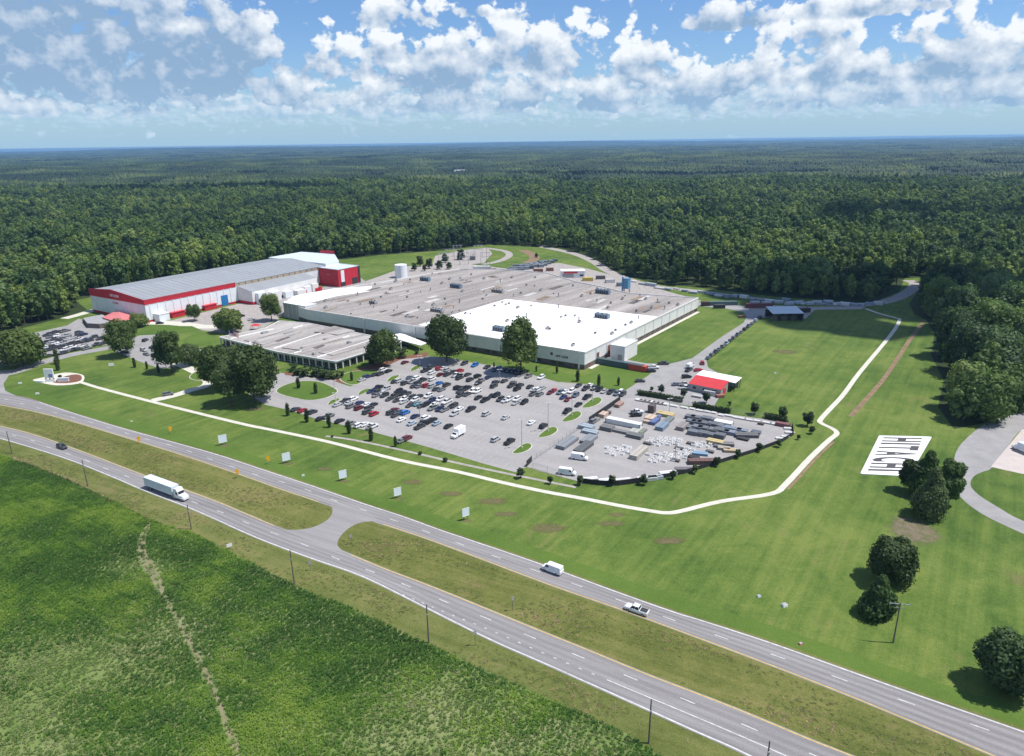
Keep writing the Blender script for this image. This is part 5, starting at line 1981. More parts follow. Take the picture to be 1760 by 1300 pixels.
def gn_scatter(name, pts, rot, scl, idx, protos, kind='stuff', label=None):
    me = bpy.data.meshes.new(name)
    me.vertices.add(len(pts))
    me.vertices.foreach_set('co', pts.astype(np.float32).ravel())
    for an, ty, val in (('rot', 'FLOAT', rot), ('scl', 'FLOAT', scl), ('idx', 'INT', idx)):
        at = me.attributes.new(an, ty, 'POINT')
        at.data.foreach_set('value', np.ascontiguousarray(val, np.int32 if ty == 'INT' else np.float32))
    me.update()
    o = link(bpy.data.objects.new(name, me))
    o['kind'] = kind
    if label:
        o['label'] = label
    ng = bpy.data.node_groups.new(name, 'GeometryNodeTree')
    ng.interface.new_socket('Geometry', in_out='INPUT', socket_type='NodeSocketGeometry')
    ng.interface.new_socket('Geometry', in_out='OUTPUT', socket_type='NodeSocketGeometry')
    gi, go = ng.nodes.new('NodeGroupInput'), ng.nodes.new('NodeGroupOutput')
    jn = ng.nodes.new('GeometryNodeJoinGeometry')

    def attr(nm, ty):
        q = ng.nodes.new('GeometryNodeInputNamedAttribute')
        q.data_type = ty
        q.inputs['Name'].default_value = nm
        return q.outputs['Attribute']
    ar, asc, ai = attr('rot', 'FLOAT'), attr('scl', 'FLOAT'), attr('idx', 'INT')
    cr = ng.nodes.new('ShaderNodeCombineXYZ')
    ng.links.new(ar, cr.inputs[2])
    for kx, pr in enumerate(protos):
        cmp_ = ng.nodes.new('FunctionNodeCompare')
        cmp_.data_type = 'INT'
        cmp_.operation = 'EQUAL'
        ins = [s for s in cmp_.inputs if s.type == 'INT']
        ng.links.new(ai, ins[0])
        ins[1].default_value = kx
        oi = ng.nodes.new('GeometryNodeObjectInfo')
        oi.transform_space = 'ORIGINAL'
        oi.inputs['Object'].default_value = pr
        oi.inputs['As Instance'].default_value = True
        ip = ng.nodes.new('GeometryNodeInstanceOnPoints')
        ng.links.new(gi.outputs[0], ip.inputs['Points'])
        ng.links.new(cmp_.outputs[0], ip.inputs['Selection'])
        ng.links.new(oi.outputs['Geometry'], ip.inputs['Instance'])
        ng.links.new(cr.outputs[0], ip.inputs['Rotation'])
        ng.links.new(asc, ip.inputs['Scale'])
        ng.links.new(ip.outputs[0], jn.inputs[0])
    ng.links.new(jn.outputs[0], go.inputs[0])
    md = o.modifiers.new('scatter', 'NODES')
    md.node_group = ng
    return o


for kx in range(6):
    if kx not in first:
        first[kx] = first[next(iter(first))]
rest = ~used
gn_scatter('forest', np.c_[X, Y, Z - .3][rest], rot[rest], hs[rest], idx[rest], [first[kx] for kx in range(6)], label='dense green forest reaching back from the site')


# far forest in patches of many low crowns
def forest_patch(seed, size, n, rmin, rmax, lo=False):
    gg = np.random.default_rng(seed)
    VV, FF, TT = [], [], []
    off = 0
    m = int(math.sqrt(n))
    for i in range(m):
        for j in range(m):
            x = ((i + gg.uniform(.1, .9)) / m - .5) * size
            y = ((j + gg.uniform(.1, .9)) / m - .5) * size
            R = gg.uniform(rmin, rmax)
            hh = gg.uniform(11, 21)
            w = IC1V * (1 + gg.uniform(-.28, .22, (len(IC1V), 1)))
            w = w * [R, R, hh * .5] + [x, y, hh * .5]
            w[:, 2] = np.maximum(w[:, 2], hh * .2)
            VV.append(w)
            FF.append(IC1F + off)
            TT.append(np.full(len(w), gg.uniform(0, 1)))
            off += len(w)
    me = np_mesh('forest_patch', np.vstack(VV), np.vstack(FF), [LEAF_T])
    at = me.attributes.new('tone', 'FLOAT', 'POINT')
    at.data.foreach_set('value', np.concatenate(TT).astype(np.float32))
    return me


def patch_field(name, size, step, r0, r1, metas, seed, label):
    gg = np.random.default_rng(seed)
    n = int(r1 / step) + 1
    gx, gy = np.meshgrid(np.arange(-n, n + 1) * step, np.arange(0, n + 1) * step)
    x, y = gx.ravel() + gg.uniform(-.15, .15, gx.size) * step, gy.ravel() + gg.uniform(-.15, .15, gx.size) * step
    r = np.hypot(x, y)
    k = (r > r0 - step * .4) & (r < r1) & (np.abs(np.degrees(np.arctan2(x, y))) < 46)
    for (cx, cy, a, b) in FAR_CLEAR:
        k &= ((x - cx) / (a + size * .45)) ** 2 + ((y - cy) / (b + size * .45)) ** 2 > 1
    x, y = x[k], y[k]
    rot = gg.integers(0, 4, len(x)) * (math.pi / 2) + gg.uniform(-.2, .2, len(x))
    ids = gg.integers(0, len(metas), len(x))
    sc = gg.uniform(.9, 1.25, len(x))
    z = hgt(x, y) - 1.0
    protos = []
    for kx, me in enumerate(metas):             # the pattern pieces are pieces of the forest themselves
        o = link(bpy.data.objects.new('forest_patch', me))
        j = np.where(ids == kx)[0][0]
        o.location = (x[j], y[j], z[j])
        o.rotation_euler = (0, 0, rot[j])
        o['kind'] = 'stuff'
        o['label'] = label
        protos.append(o)
        ids[j] = -1
    return gn_scatter(name, np.c_[x, y, z], rot, sc, ids, protos, label=label)


patch_field('forest_belt', 70, 66, 2000, 6400, [forest_patch(40 + i, 74, 121, 2.9, 5.2) for i in range(4)], 8, 'forest continuing over the plain behind the site')
patch_field('far_forest', 260, 240, 6400, 26500, [forest_patch(60 + i, 270, 400, 6.5, 12) for i in range(4)], 9, 'distant forest fading to blue at the horizon')

# ---------------------------------------------------------------- crop plants
def crop_plant(seed, m=None, hmax=.6):
    gg = np.random.default_rng(seed)
    n = 30
    a = gg.uniform(0, 6.283, n)
    rad = .36 * np.sqrt(gg.random(n))
    p = np.c_[rad * np.cos(a), rad * np.sin(a), gg.uniform(.1, hmax, n)]
    nm = gg.normal(size=(n, 3)) * .5 + [0, 0, 1]
    nm /= np.linalg.norm(nm, axis=1)[:, None]
    u = np.cross(nm, gg.normal(size=(n, 3)))
    u /= np.linalg.norm(u, axis=1)[:, None]
    v = np.cross(nm, u)
    s = gg.uniform(.09, .16, n)[:, None]
    V = np.stack([p - u * s, p - v * s * .6, p + u * s, p + v * s * .6], 1).reshape(-1, 3)
    return quads_mesh('crop_plant', V, np.arange(4 * n).reshape(-1, 4), [m or CROP])


def build_crop():
    gg = np.random.default_rng(77)
    ra = math.radians(-31)                      # rows run with the road
    rs, ps = 0.66, 0.52
    gx, gy = np.meshgrid(np.arange(-320, 320, ps), np.arange(-220, 220, rs))
    gx = gx + gg.uniform(-.3, .3, gx.shape)
    gy = gy + gg.uniform(-.12, .12, gy.shape)
    cx, cy = -110, 150
    x = (cx + gx * math.cos(ra) - gy * math.sin(ra)).ravel()
    y = (cy + gx * math.sin(ra) + gy * math.cos(ra)).ravel()
    k = inside_np(FIELD, x, y) & (~inside_np(STRIP, x, y) | (gg.random(len(x)) < .34)) & (y > 84) & (np.abs(np.degrees(np.arctan2(x, y))) < 46)
    x, y = x[k], y[k]
    # thin where the field is pale: bare drifts seen low on the left and in the lower middle
    pale = np.zeros(len(x))
    for (px, py, rx, ry, w) in ((120, 1150, 150, 55, 1.0), (40, 1230, 110, 60, .9), (230, 975, 50, 18, .7), (760, 1210, 130, 55, .75), (700, 1270, 120, 50, .8), (1000, 1270, 90, 40, .6), (60, 1290, 140, 40, .8), (270, 1090, 70, 30, .5), (860, 1300, 120, 40, .7)):
        c = P(px, py)
        a = P(px + rx, py)[0] - c[0]
        b = (P(px, py - ry)[1] - P(px, py + ry)[1]) / 2
        pale = np.maximum(pale, w * np.exp(-(((x - c[0]) / a) ** 2 + ((y - c[1]) / b) ** 2)))
    nz = .5 + .25 * np.sin(x / 3.1 + 1.7 * np.sin(y / 4.3)) + .25 * np.sin(y / 2.3 + 1.3 * np.sin(x / 5.9)) + .15 * gg.normal(size=len(x))
    keep = gg.random(len(x)) > np.clip(pale * (.15 + .45 * nz), 0, .70)
    x, y = x[keep], y[keep]
    sc = gg.uniform(.75, 1.3, len(x)) * (1 - .25 * pale[keep])
    rot = gg.uniform(0, 6.28, len(x))
    ids = np.where(gg.random(len(x)) < pale[keep] * 1.15, gg.integers(4, 6, len(x)), gg.integers(0, 4, len(x)))
    protos = []
    for kx in range(6):
        o = link(bpy.data.objects.new('crop_plant', crop_plant(80 + kx, CROP_P if kx > 3 else None, .6 if kx < 4 else .34)))
        j = np.where(ids == kx)[0][0]
        o.location = (x[j], y[j], .05)
        o.rotation_euler = (0, 0, rot[j])
        o['kind'] = 'stuff'
        protos.append(o)
        ids[j] = -1
    print('crop', len(x))
    gn_scatter('crop_rows', np.c_[x, y, np.full(len(x), .05)], rot, sc, ids, protos, label='low green crop growing in rows')


build_crop()


# rough grass tussocks on the median and verges
def tussock(seed, col):
    gg = np.random.default_rng(seed)
    n = 16
    a = gg.uniform(0, 6.283, n)
    rad = .22 * np.sqrt(gg.random(n))
    p = np.c_[rad * np.cos(a), rad * np.sin(a), np.zeros(n)]
    h = gg.uniform(.08, .22, n)
    lean = gg.normal(size=(n, 2)) * .34
    w = .05
    V, F = [], []
    for i in range(n):
        t = np.array([-math.sin(a[i]), math.cos(a[i]), 0]) * w
        tip = p[i] + [lean[i, 0], lean[i, 1], h[i]]
        V += [p[i] - t, p[i] + t, tip + t * .4, tip - t * .4]
        F.append((4 * i, 4 * i + 1, 4 * i + 2, 4 * i + 3))
    return quads_mesh('grass_tussock', np.array(V), np.array(F), [col])


G1 = mat('dry_grass_blade', (.32, .25, .13), .9, .3, .5)
G2 = mat('green_grass_blade', (.16, .19, .055), .9, .3, .5)


def build_tussocks():
    gg = np.random.default_rng(9)
    med = offset_line(N_lo, -1.0) + offset_line(S_up, 1.0)[::-1]
    verge = offset_line(S_lo, -1.2) + field_edge[::-1]
    X, Y = gg.uniform(-220, 130, 130000), gg.uniform(85, 300, 130000)
    gap = PL([(566, 866), (571, 885), (540, 906), (485, 911), (594, 951), (580, 933), (605, 905), (650, 896)])
    k = (inside_np(med, X, Y) & ~inside_np(gap, X, Y)) | inside_np(verge, X, Y)
    X, Y = X[k], Y[k]
    nz = np.sin(X / 7 + 1.3 * np.sin(Y / 5)) + np.sin(Y / 3.1 + X / 11) + gg.normal(size=len(X)) * .6
    k = (nz > -.1)
    X, Y, nz = X[k], Y[k], nz[k]
    ids = np.where(nz + gg.normal(size=len(X)) * .8 > 1.5, gg.integers(0, 2, len(X)), gg.integers(2, 4, len(X)))
    sc = gg.uniform(.5, 1.15, len(X))
    rot = gg.uniform(0, 6.28, len(X))
    protos = []
    for kx in range(4):
        o = link(bpy.data.objects.new('grass_tussock', tussock(90 + kx, G1 if kx < 2 else G2)))
        j = np.where(ids == kx)[0][0]
        o.location = (X[j], Y[j], .05)
        o['kind'] = 'stuff'
        protos.append(o)
        ids[j] = -1
    print('tussocks', len(X))
    gn_scatter('rough_grass', np.c_[X, Y, np.full(len(X), .05)], rot, sc, ids, protos, label='rough grass on the median and the road verge')


build_tussocks()
# ---------------------------------------------------------------- vehicles
def loft(mb, secs, mat_=0, cap=True):
    """secs: list of rings of equal length"""
    n = len(secs[0])
    vs = [p for s in secs for p in s]
    fs = []
    for i in range(len(secs) - 1):
        for j in range(n):
            a, b = i * n + j, i * n + (j + 1) % n
            fs.append((a, b, b + n, a + n))
    if cap:
        fs.append(tuple(range(n))[::-1])
        fs.append(tuple(range((len(secs) - 1) * n, len(secs) * n)))
    return mb.add(vs, fs, mat_)


KINDS = {   # length, width, body stations (x, bottom, belt, half-width factor), cabin (x0,x1 bottom; x0,x1 top; roof z)
    'sedan': (4.75, 1.82, [(-2.37, .42, .72, .86), (-2.25, .28, .98, .96), (-1.2, .22, 1.0, 1), (1.0, .22, .98, 1), (1.9, .25, .88, .97), (2.37, .40, .68, .82)], (-1.75, 1.05, -1.0, .25, 1.45)),
    'suv': (4.75, 1.92, [(-2.37, .45, .95, .90), (-2.3, .32, 1.10, .97), (-1.2, .28, 1.12, 1), (1.0, .28, 1.10, 1), (2.05, .32, 1.02, .97), (2.37, .45, .80, .84)], (-2.25, 1.15, -1.9, .4, 1.78)),
    'pickup': (5.8, 2.0, [(-2.9, .50, 1.05, .95), (-2.8, .40, 1.12, 1), (-1.0, .36, 1.14, 1), (1.1, .36, 1.14, 1), (2.5, .40, 1.08, .97), (2.9, .52, .85, .86)], (-.85, 1.35, -.65, .75, 1.90)),
    'van': (5.9, 2.05, [(-2.95, .5, 1.25, .97), (-2.85, .4, 1.3, 1), (-1.0, .36, 1.3, 1), (1.3, .36, 1.3, 1), (2.5, .4, 1.18, .97), (2.95, .5, .85, .86)], (-2.88, 1.9, -2.8, 1.2, 2.35)),
}


def wheel_mb(r=.34, w=.24, n=12):
    mb = MB()
    ring = lambda y, rr: [(rr * math.cos(2 * math.pi * i / n), y, rr * math.sin(2 * math.pi * i / n)) for i in range(n)]
    loft(mb, [ring(-w / 2, r * .86), ring(-w / 2 + .04, r), ring(w / 2 - .04, r), ring(w / 2, r * .86)], 0)
    for s in (-1, 1):
        mb.add(ring(s * (w / 2 + .006), r * .58), [tuple(range(n)) if s < 0 else tuple(range(n))[::-1]], 1)
    return mb


def body_mb(kind, mb, pm=0):
    Ln, W, st, cab = KINDS[kind]
    hw = W / 2
    secs = []
    for (x, zl, zb, k) in st:
        w = hw * k
        secs.append([(x, -w * .93, zl), (x, w * .93, zl), (x, w, zl + (zb - zl) * .45), (x, w * .97, zl + (zb - zl) * .78), (x, w * .88, zb), (x, -w * .88, zb), (x, -w * .97, zl + (zb - zl) * .78), (x, -w, zl + (zb - zl) * .45)])
    loft(mb, secs, pm)
    return mb


def cabin_mb(kind, mb, gm=1, pm=0):
    Ln, W, st, (b0, b1, t0, t1, rz) = KINDS[kind]
    hw = W / 2
    zb = max(s[2] for s in st) - .03
    wb, wt = hw * .87, hw * .70
    if kind == 'van':
        wb, wt = hw * .97, hw * .86
    B = [(b0, -wb, zb), (b1, -wb * .95, zb), (b1, wb * .95, zb), (b0, wb, zb)]
    T = [(t0, -wt, rz - .06), (t1, -wt, rz - .06), (t1, wt, rz - .06), (t0, wt, rz - .06)]
    mb.add(B + T, [(0, 1, 5, 4), (1, 2, 6, 5), (2, 3, 7, 6), (3, 0, 4, 7)], gm if kind != 'van' else pm)
    return T, B, wt, rz


def roof_mb(kind, mb, pm=0):
    Ln, W, st, (b0, b1, t0, t1, rz) = KINDS[kind]
    hw = W / 2
    wt = hw * (.70 if kind != 'van' else .86)
    T = [(t0 - .05, -wt - .02, rz - .07), (t1 + .05, -wt - .02, rz - .07), (t1 + .05, wt + .02, rz - .07), (t0 - .05, wt + .02, rz - .07)]
    T2 = [(t0 + .12, -wt + .1, rz), (t1 - .12, -wt + .1, rz), (t1 - .12, wt - .1, rz), (t0 + .12, wt - .1, rz)]
    mb.add(T + T2, [(0, 1, 5, 4), (1, 2, 6, 5), (2, 3, 7, 6), (3, 0, 4, 7), (4, 5, 6, 7)], pm)
    zb = max(s[2] for s in st) - .03
    wb = hw * (.87 if kind != 'van' else .97)
    if kind != 'van':
        for s in (-1, 1):                       # pillars
            for (xb, xt) in ((b0, t0), (b1, t1), ((b0 + b1) / 2, (t0 + t1) / 2)):
                mb.beam((xb, s * wb * .97, zb), (xt, s * (wt + .01), rz - .05), .09, pm)
    return mb


def bed_mb(mb, gm):
    mb.add([(-2.75, -.80, 1.15), (-1.0, -.80, 1.15), (-1.0, .80, 1.15), (-2.75, .80, 1.15)], [(0, 1, 2, 3)], gm)


CARMESH = {}
for kd in KINDS:
    mb = MB()
    body_mb(kd, mb, 0)
    cabin_mb(kd, mb, 1, 0)
    roof_mb(kd, mb, 0)
    if kd == 'pickup':
        bed_mb(mb, 2)
    if kd == 'van':
        mb.box((2.0, 0, 1.5), (.1, 1.6, .6), 0, 1)
        for s in (-1, 1):
            mb.box((1.2, s * .93, 1.5), (.8, .06, .5), 0, 1)
    Ln, W = KINDS[kd][:2]
    wx = Ln * .31
    for sx in (-1, 1):
        for sy in (-1, 1):
            q = wheel_mb()
            mb.add([(x + sx * wx, y + sy * (W / 2 - .12), z + .34) for x, y, z in q.v], q.f, 2)
    CARMESH[kd] = mb.mesh('parked_' + kd, [M_paint, M_glass, M_black])

CC = {'k': ('black', (.012, .012, .014)), 'd': ('dark grey', (.045, .047, .052)), 'g': ('grey', (.16, .165, .17)), 's': ('silver', (.40, .41, .42)), 'w': ('white', (.72, .73, .74)), 'r': ('red', (.36, .015, .03)),
      'm': ('maroon', (.12, .012, .022)), 'n': ('navy blue', (.015, .025, .09)), 'b': ('bright blue', (.02, .14, .42)), 't': ('teal', (.06, .22, .26)), 'l': ('slate blue', (.10, .13, .17)), 'p': ('pale blue', (.34, .42, .50))}
UNS = list('dgskw')
ROWS = {
    'row beside the slim evergreens': '508,705,d 520,707,r 537,710,d 551,721,k 565,717,g 584,725,k 603,730,g 617,733,w 627,731,w 640,735,w 691,759,g 700,755,m',
    'row nearest the oval drive island': '580,697,s 594,691,d 608,687,w 600,694,s 603,700,g 618,694,n 617,703,m 631,697,w 642,697,k 635,703,d 631,710,d 643,713,r',
    'middle part of the lower bays': '678,706,m 672,711,d 687,709,l 697,711,b 680,715,d 690,723,w 714,717,n 708,729,p 732,720,w 728,727,d 737,727,k 744,723,k 751,729,p 722,735,d 771,734,k',
    'western end of the second bays': '638,674,n 650,668,k 647,676,d 647,681,g 657,677,w 661,681,d 664,670,s 685,674,k 692,678,k 700,678,d 677,683,d 670,687,d 683,689,d 696,687,w 694,692,s 720,683,d 708,685,d 713,689,w',
    'central part of the second bays': '718,696,t 705,698,d 725,699,d 732,697,k 736,682,w 742,690,n 757,688,w 768,692,w 746,697,w 744,703,g 756,705,n 764,706,g 776,700,k 780,699,d 789,705,w 781,713,s 809,705,k',
    'sparse open bays mid car park': '836,713,s 869,719,s 913,728,w 852,757,s 876,761,k 934,734,k',
    'western half of the third bays': '679,657,d 686,656,s 696,660,d 705,650,l 710,657,s 718,660,d 726,655,d 712,665,d 721,665,g 733,664,r 742,665,s 743,653,w 755,660,b 750,670,d 759,671,g 768,663,d 717,651,w 786,668,k 796,668,k',
    'eastern half of the third bays': '794,669,d 802,669,k 791,681,d 803,679,d 812,674,w 820,674,w 822,685,k 834,689,k 845,682,k 853,681,k 860,688,d 868,690,s 875,688,w 888,688,w 886,694,s 901,693,k 791,674,d',
    'western bays nearest the factory': '731,638,d 741,632,d 735,637,k 755,635,r 742,642,w 757,645,m 769,645,d 763,634,w 769,637,s 780,640,d 791,639,r 784,646,w 790,651,d 789,646,k',
    'eastern bays nearest the factory': '804,645,d 808,654,d 821,648,k 839,650,n 826,656,g 822,660,k 852,659,d 867,656,d 849,665,d 882,659,g 880,664,d 889,670,k 894,664,d 911,666,d 918,671,w 925,671,w 917,678,g 928,679,g 932,668,s',
    'line along the front lawn': '798,626,d 816,629,b 837,632,d 850,637,l 856,635,p 867,637,n 874,639,n 883,640,n 891,642,d 898,641,d 908,648,g 930,650,w 994,664,d 1007,669,d 1013,664,w 1021,669,d 1030,671,k 1038,674,s 1050,675,d 1060,678,l 1066,676,w 1070,679,d',
    'eastern bays beside the kerbed islands': '951,673,r 946,676,m 971,675,w 963,676,l 968,684,n 976,688,m 989,681,l 982,674,w 1009,684,k 994,697,k 975,708,k',
    'short line beside the office lawn': '654,644,d 659,637,w 668,639,k 645,645,d 631,649,n 622,654,s 696,624,m',
}
LOTHEAD = heading(P(905, 800), P(1065, 690))
PARKED = set()


def park(px, py, code, phrase, n, lothead, grp, i):
    if code in 'wsdkg':
        kd = ('sedan', 'suv', 'pickup', 'suv', 'sedan')[(i * 7 + n) % 5]
    else:
        kd = ('sedan', 'suv', 'sedan')[(i + n) % 3]
    c = P(px, py + 1)
    cn, col = CC[code]
    o = link(bpy.data.objects.new('parked_car', CARMESH[kd]))
    o.location = (c[0], c[1], .07)
    o.rotation_euler = (0, 0, lothead + (math.pi if (i * 5 + n) % 2 else 0) + rng.uniform(-.03, .03))
    k = rng.uniform(.85, 1.15)
    o.color = tuple(min(.8, q * k) for q in col) + (1,)
    tag(o, f'{cn} {kd}, {ORD[n]} from left in the {phrase}', 'car', grp)


tot = 0
for phrase, s in ROWS.items():
    L = [q.split(',') for q in s.split()]
    L.sort(key=lambda q: float(q[0]))
    for n, (a, b, c) in enumerate(L):
        park(float(a), float(b), c, phrase, n, LOTHEAD, 'cars parked in the main car park', tot)
        tot += 1

west = '700,320,d 760,300,d 840,275,d 900,265,d 960,260,g 1000,250,g 760,345,g 850,330,w 940,330,s 1000,330,s 800,380,d 870,400,d 930,380,g 1010,380,s 1080,360,s 640,430,b 700,430,d 760,435,s 820,440,w 870,460,w 930,445,s 1010,460,d 1060,450,d ' \
       '1140,440,d 1180,385,w 1180,280,d 1180,325,d 1250,310,n 1290,380,n 1340,400,d 1260,415,d 1400,350,d 1490,375,d 720,500,w 800,490,d 870,495,d 940,500,d 1010,510,w 1090,500,w 1200,490,w 1250,470,s 720,545,d 960,540,w 1030,560,g 1110,540,d 1170,530,d ' \
       '1300,520,g 1450,460,d 1530,450,d 560,650,w 620,650,g 720,630,d 940,590,d 30,460,g 40,620,w 40,750,w'
W = [q.split(',') for q in west.split()]
W = [(float(a) / 8.665, 540 + float(b) / 8.665, c) for a, b, c in W]
W.sort(key=lambda q: q[1])
bands = ['far line', 'second line', 'third line', 'fourth line', 'near line', 'nearest line']
for bi in range(6):
    part = sorted(W[bi * len(W) // 6:(bi + 1) * len(W) // 6])
    for n, (a, b, c) in enumerate(part):
        park(a, b, c, f'{bands[bi]} of the crowded west lot', n, LOTHEAD + math.radians(8), 'cars parked in the west lot', n + bi)
for n, (px, py, c, hd, lab) in enumerate(((186, 560, 'd', .3, 'dark grey car on the pavement before the pavilion'), (250, 587, 'd', 1.5, 'dark grey car alone on the visitor parking'), (262, 600, 'n', -.6, 'navy car in the visitor parking bays behind the lone car'),
                                         (247, 604, 's', -.6, 'silver car in the visitor parking bays, upper'), (252, 611, 'g', -.6, 'grey car in the visitor parking bays, middle'), (266, 614, 'd', -.6, 'dark car in the visitor parking bays, lower'),
                                         (215, 607, 'd', .2, 'dark car under the twin crowned tree'), (289, 680, 'g', .5, 'grey car stopped on the garden walk below the loose crowned tree'),
                                         (275, 557, 'k', .2, 'black car by the white lobby of the hall'), (415, 545, 'k', .9, 'black car left of the dark round tree'), (432, 551, 's', .9, 'silver car beside the dark round tree'),
                                         (1020, 727, 'g', LOTHEAD, 'dark grey car just inside the screened fence'))):
    c2 = P(px, py)
    o = link(bpy.data.objects.new('parked_car', CARMESH[('sedan', 'suv')[n % 2]]))
    o.location = (c2[0], c2[1], .09)
    o.rotation_euler = (0, 0, hd)
    o.color = (*CC[c][1], 1)
    tag(o, lab, 'car')
# service traffic
for n, (px, py, c, kd, hd, lab) in enumerate(((1140, 627, 'd', 'pickup', 0.0, 'dark pickup on the service road nearest the annex'), (1119, 640, 'k', 'suv', .1, 'black vehicle beside the red container, front'), (1123, 634, 'w', 'pickup', 0., 'white pickup beside the red container, rear'),
                                             (1186, 632, 'w', 'van', .9, 'white van on the service road above the white roofed shed'), (1184, 638, 'd', 'pickup', .9, 'dark pickup under the white van'), (1180, 650, 'k', 'suv', .2, 'black vehicle at the west end of the white shed'),
                                             (1207, 626, 'r', 'suv', 1.4, 'red vehicle at the mouth of the narrow road'), (1200, 638, 'r', 'sedan', .4, 'faded red car before the white shed'),
                                             (1176, 663, 's', 'pickup', 0., 'silver pickup left of the red roofed shed'), (1178, 669, 'w', 'pickup', 0., 'white pickup left of the red roofed shed'), (1163, 663, 'l', 'sedan', .2, 'slate car left of the red roofed shed'),
                                             (1093, 716, 'k', 'suv', .1, 'black vehicle in the middle of the storage yard'), (1094, 711, 'w', 'pickup', .2, 'white pickup behind the black vehicle in the yard'),
                                             (1100, 657, 'd', 'sedan', 0., 'dark car at the hedge start on the service road'), (996, 790, 'w', 'van', math.radians(-20), 'white van alone in the near storage yard'), (975, 816, 'w', 'van', math.radians(-18), 'white van parked inside the fence corner'))):
    c2 = P(px, py)
    o = link(bpy.data.objects.new('service_vehicle', CARMESH[kd]))
    o.location = (c2[0], c2[1], .09)
    o.rotation_euler = (0, 0, hd)
    o.color = (*CC[c][1], 1)
    tag(o, lab, 'vehicle')
# cars strung along the narrow service road
for n in range(15):
    t = n / 14
    px, py = 1212 + (1300 - 1212) * t + 2, 617 + (548 - 617) * t
    c2 = P(px + 3, py)
    code = 'lgdlgpdglgdlgpd'[n]
    o = link(bpy.data.objects.new('roadside_car', CARMESH[('sedan', 'suv', 'pickup')[n % 3]]))
    o.location = (c2[0], c2[1], .08)
    o.rotation_euler = (0, 0, heading(P(1212, 617), P(1300, 548)))
    o.color = (*CC[code][1], 1)
    tag(o, f'{CC[code][0]} car in the line along the narrow service road, {ORD[n]} from the red vehicle', 'car', 'cars along the narrow service road')


def traffic(kind, px, py, hd, col, nm, label, cat):
    c = P(px, py)
    o = empty(nm, c[0], c[1], .09, hd)
    tag(o, label, cat)
    mb = MB()
    body_mb(kind, mb, 0)
    b = mb.build('body', M_paint, o)
    b.color = (*col, 1)
    mb = MB()
    cabin_mb(kind, mb, 0, 0)
    g_ = mb.build('cabin' if kind == 'van' else 'window_glass', M_paint if kind == 'van' else M_glass, o)
    g_.color = (*col, 1)
    r = roof_mb(kind, MB(), 0).build('roof', M_paint, o)
    r.color = (*col, 1)
    Ln, W, st = KINDS[kind][:3]
    me = wheel_mb().mesh('wheel', [M_black, M_steel])
    for sx in (-1, 1):
        for sy in (-1, 1):
            w = link(bpy.data.objects.new('wheel', me), o)
            w.location = (sx * Ln * .31, sy * (W / 2 - .1), .34)
    for sy in (-1, 1):
        box_part('headlight', (st[-1][0] - .12, sy * W * .36, .62), (.16, .34, .16), 0, M_chrome, o)
        box_part('tail_light', (st[0][0] + .05, sy * W * .40, .75), (.12, .2, .26), 0, M_red, o)
        box_part('mirror', (.95 if kind != 'van' else 1.9, sy * (W / 2 + .12), 1.05), (.12, .22, .16), 0, M_dark, o)
    if kind == 'van':
        mb = MB()
        mb.add([(1.95, -.86, 1.32), (1.95, .86, 1.32), (1.30, .80, 2.18), (1.30, -.80, 2.18)], [(0, 1, 2, 3)])
        mb.v = [(x + .03, y, z) for x, y, z in mb.v]
        mb.build('windscreen', M_glass, o)
        for s in (-1, 1):
            box_part('door_window', (1.05, s * .97, 1.45), (.9, .05, .55), 0, M_glass, o)
    if kind == 'pickup':
        mb = MB()
        bed_mb(mb, 0)
        mb.v = [(x, y, z + .01) for x, y, z in mb.v]
        mb.build('cargo_bed', M_dark, o)
    return o


rd = lambda a, b: heading(P(*a), P(*b))
traffic('van', 949, 983, rd((1000, 1005), (880, 960)), (.74, .76, .79), 'delivery_van', 'white van driving the far carriageway, ahead of the white pickup', 'van')
traffic('pickup', 1094, 1052, rd((1150, 1070), (1030, 1028)), (.74, .75, .77), 'pickup_truck', 'white pickup on the far carriageway near its yellow edge line', 'pickup')
traffic('suv', 107, 771, rd((80, 762), (140, 783)), (.03, .035, .04), 'dark_car', 'dark car alone on the near carriageway behind the lorry', 'car')

# articulated lorry
c = P(290, 850)
hd = rd((250, 836), (335, 868))
o = empty('articulated_lorry', c[0], c[1], .09, hd)
tag(o, 'articulated lorry with white tractor and long pale blue white trailer', 'lorry')
M_trail = mat('trailer_side', (.62, .70, .76), .4, .05, .6)
mb = MB()
mb.box((-3.2, 0, 1.15), (14.6, 2.6, 2.85), 0)
mb.build('trailer_box', M_trail, o)
mb = MB()
for i in range(20):
    for s in (-1, 1):
        mb.box((-10.2 + i * .74, s * 1.31, 1.25), (.06, .04, 2.65), 0)
mb.build('trailer_rib', M_wallw, o)
mb = MB()
mb.box((-10.52, 0, 1.2), (.06, 2.4, 2.7), 0)
mb.build('rear_door', M_wallw, o)
mb = MB()
mb.box((-3.2, 0, .95), (14.2, .9, .2), 0)
mb.box((5.6, 0, .75), (6.4, .9, .25), 0)
mb.build('chassis', M_dark, o)
cabm = mat('white_cab_paint', (.76, .77, .78), .35, .04, 1)
mb = MB()
sec = lambda x, w, z0, z1: [(x, -w, z0), (x, w, z0), (x, w, z1 * .7 + z0 * .3), (x, w * .9, z1), (x, -w * .9, z1), (x, -w, z1 * .7 + z0 * .3)]
loft(mb, [sec(4.6, 1.2, .8, 3.55), sec(6.1, 1.22, .8, 3.75), sec(6.7, 1.22, .8, 2.9), sec(7.1, 1.18, .75, 2.0), sec(8.8, 1.05, .6, 1.75), sec(9.2, .95, .55, 1.35)])
mb.build('cab', cabm, o)
mb = MB()
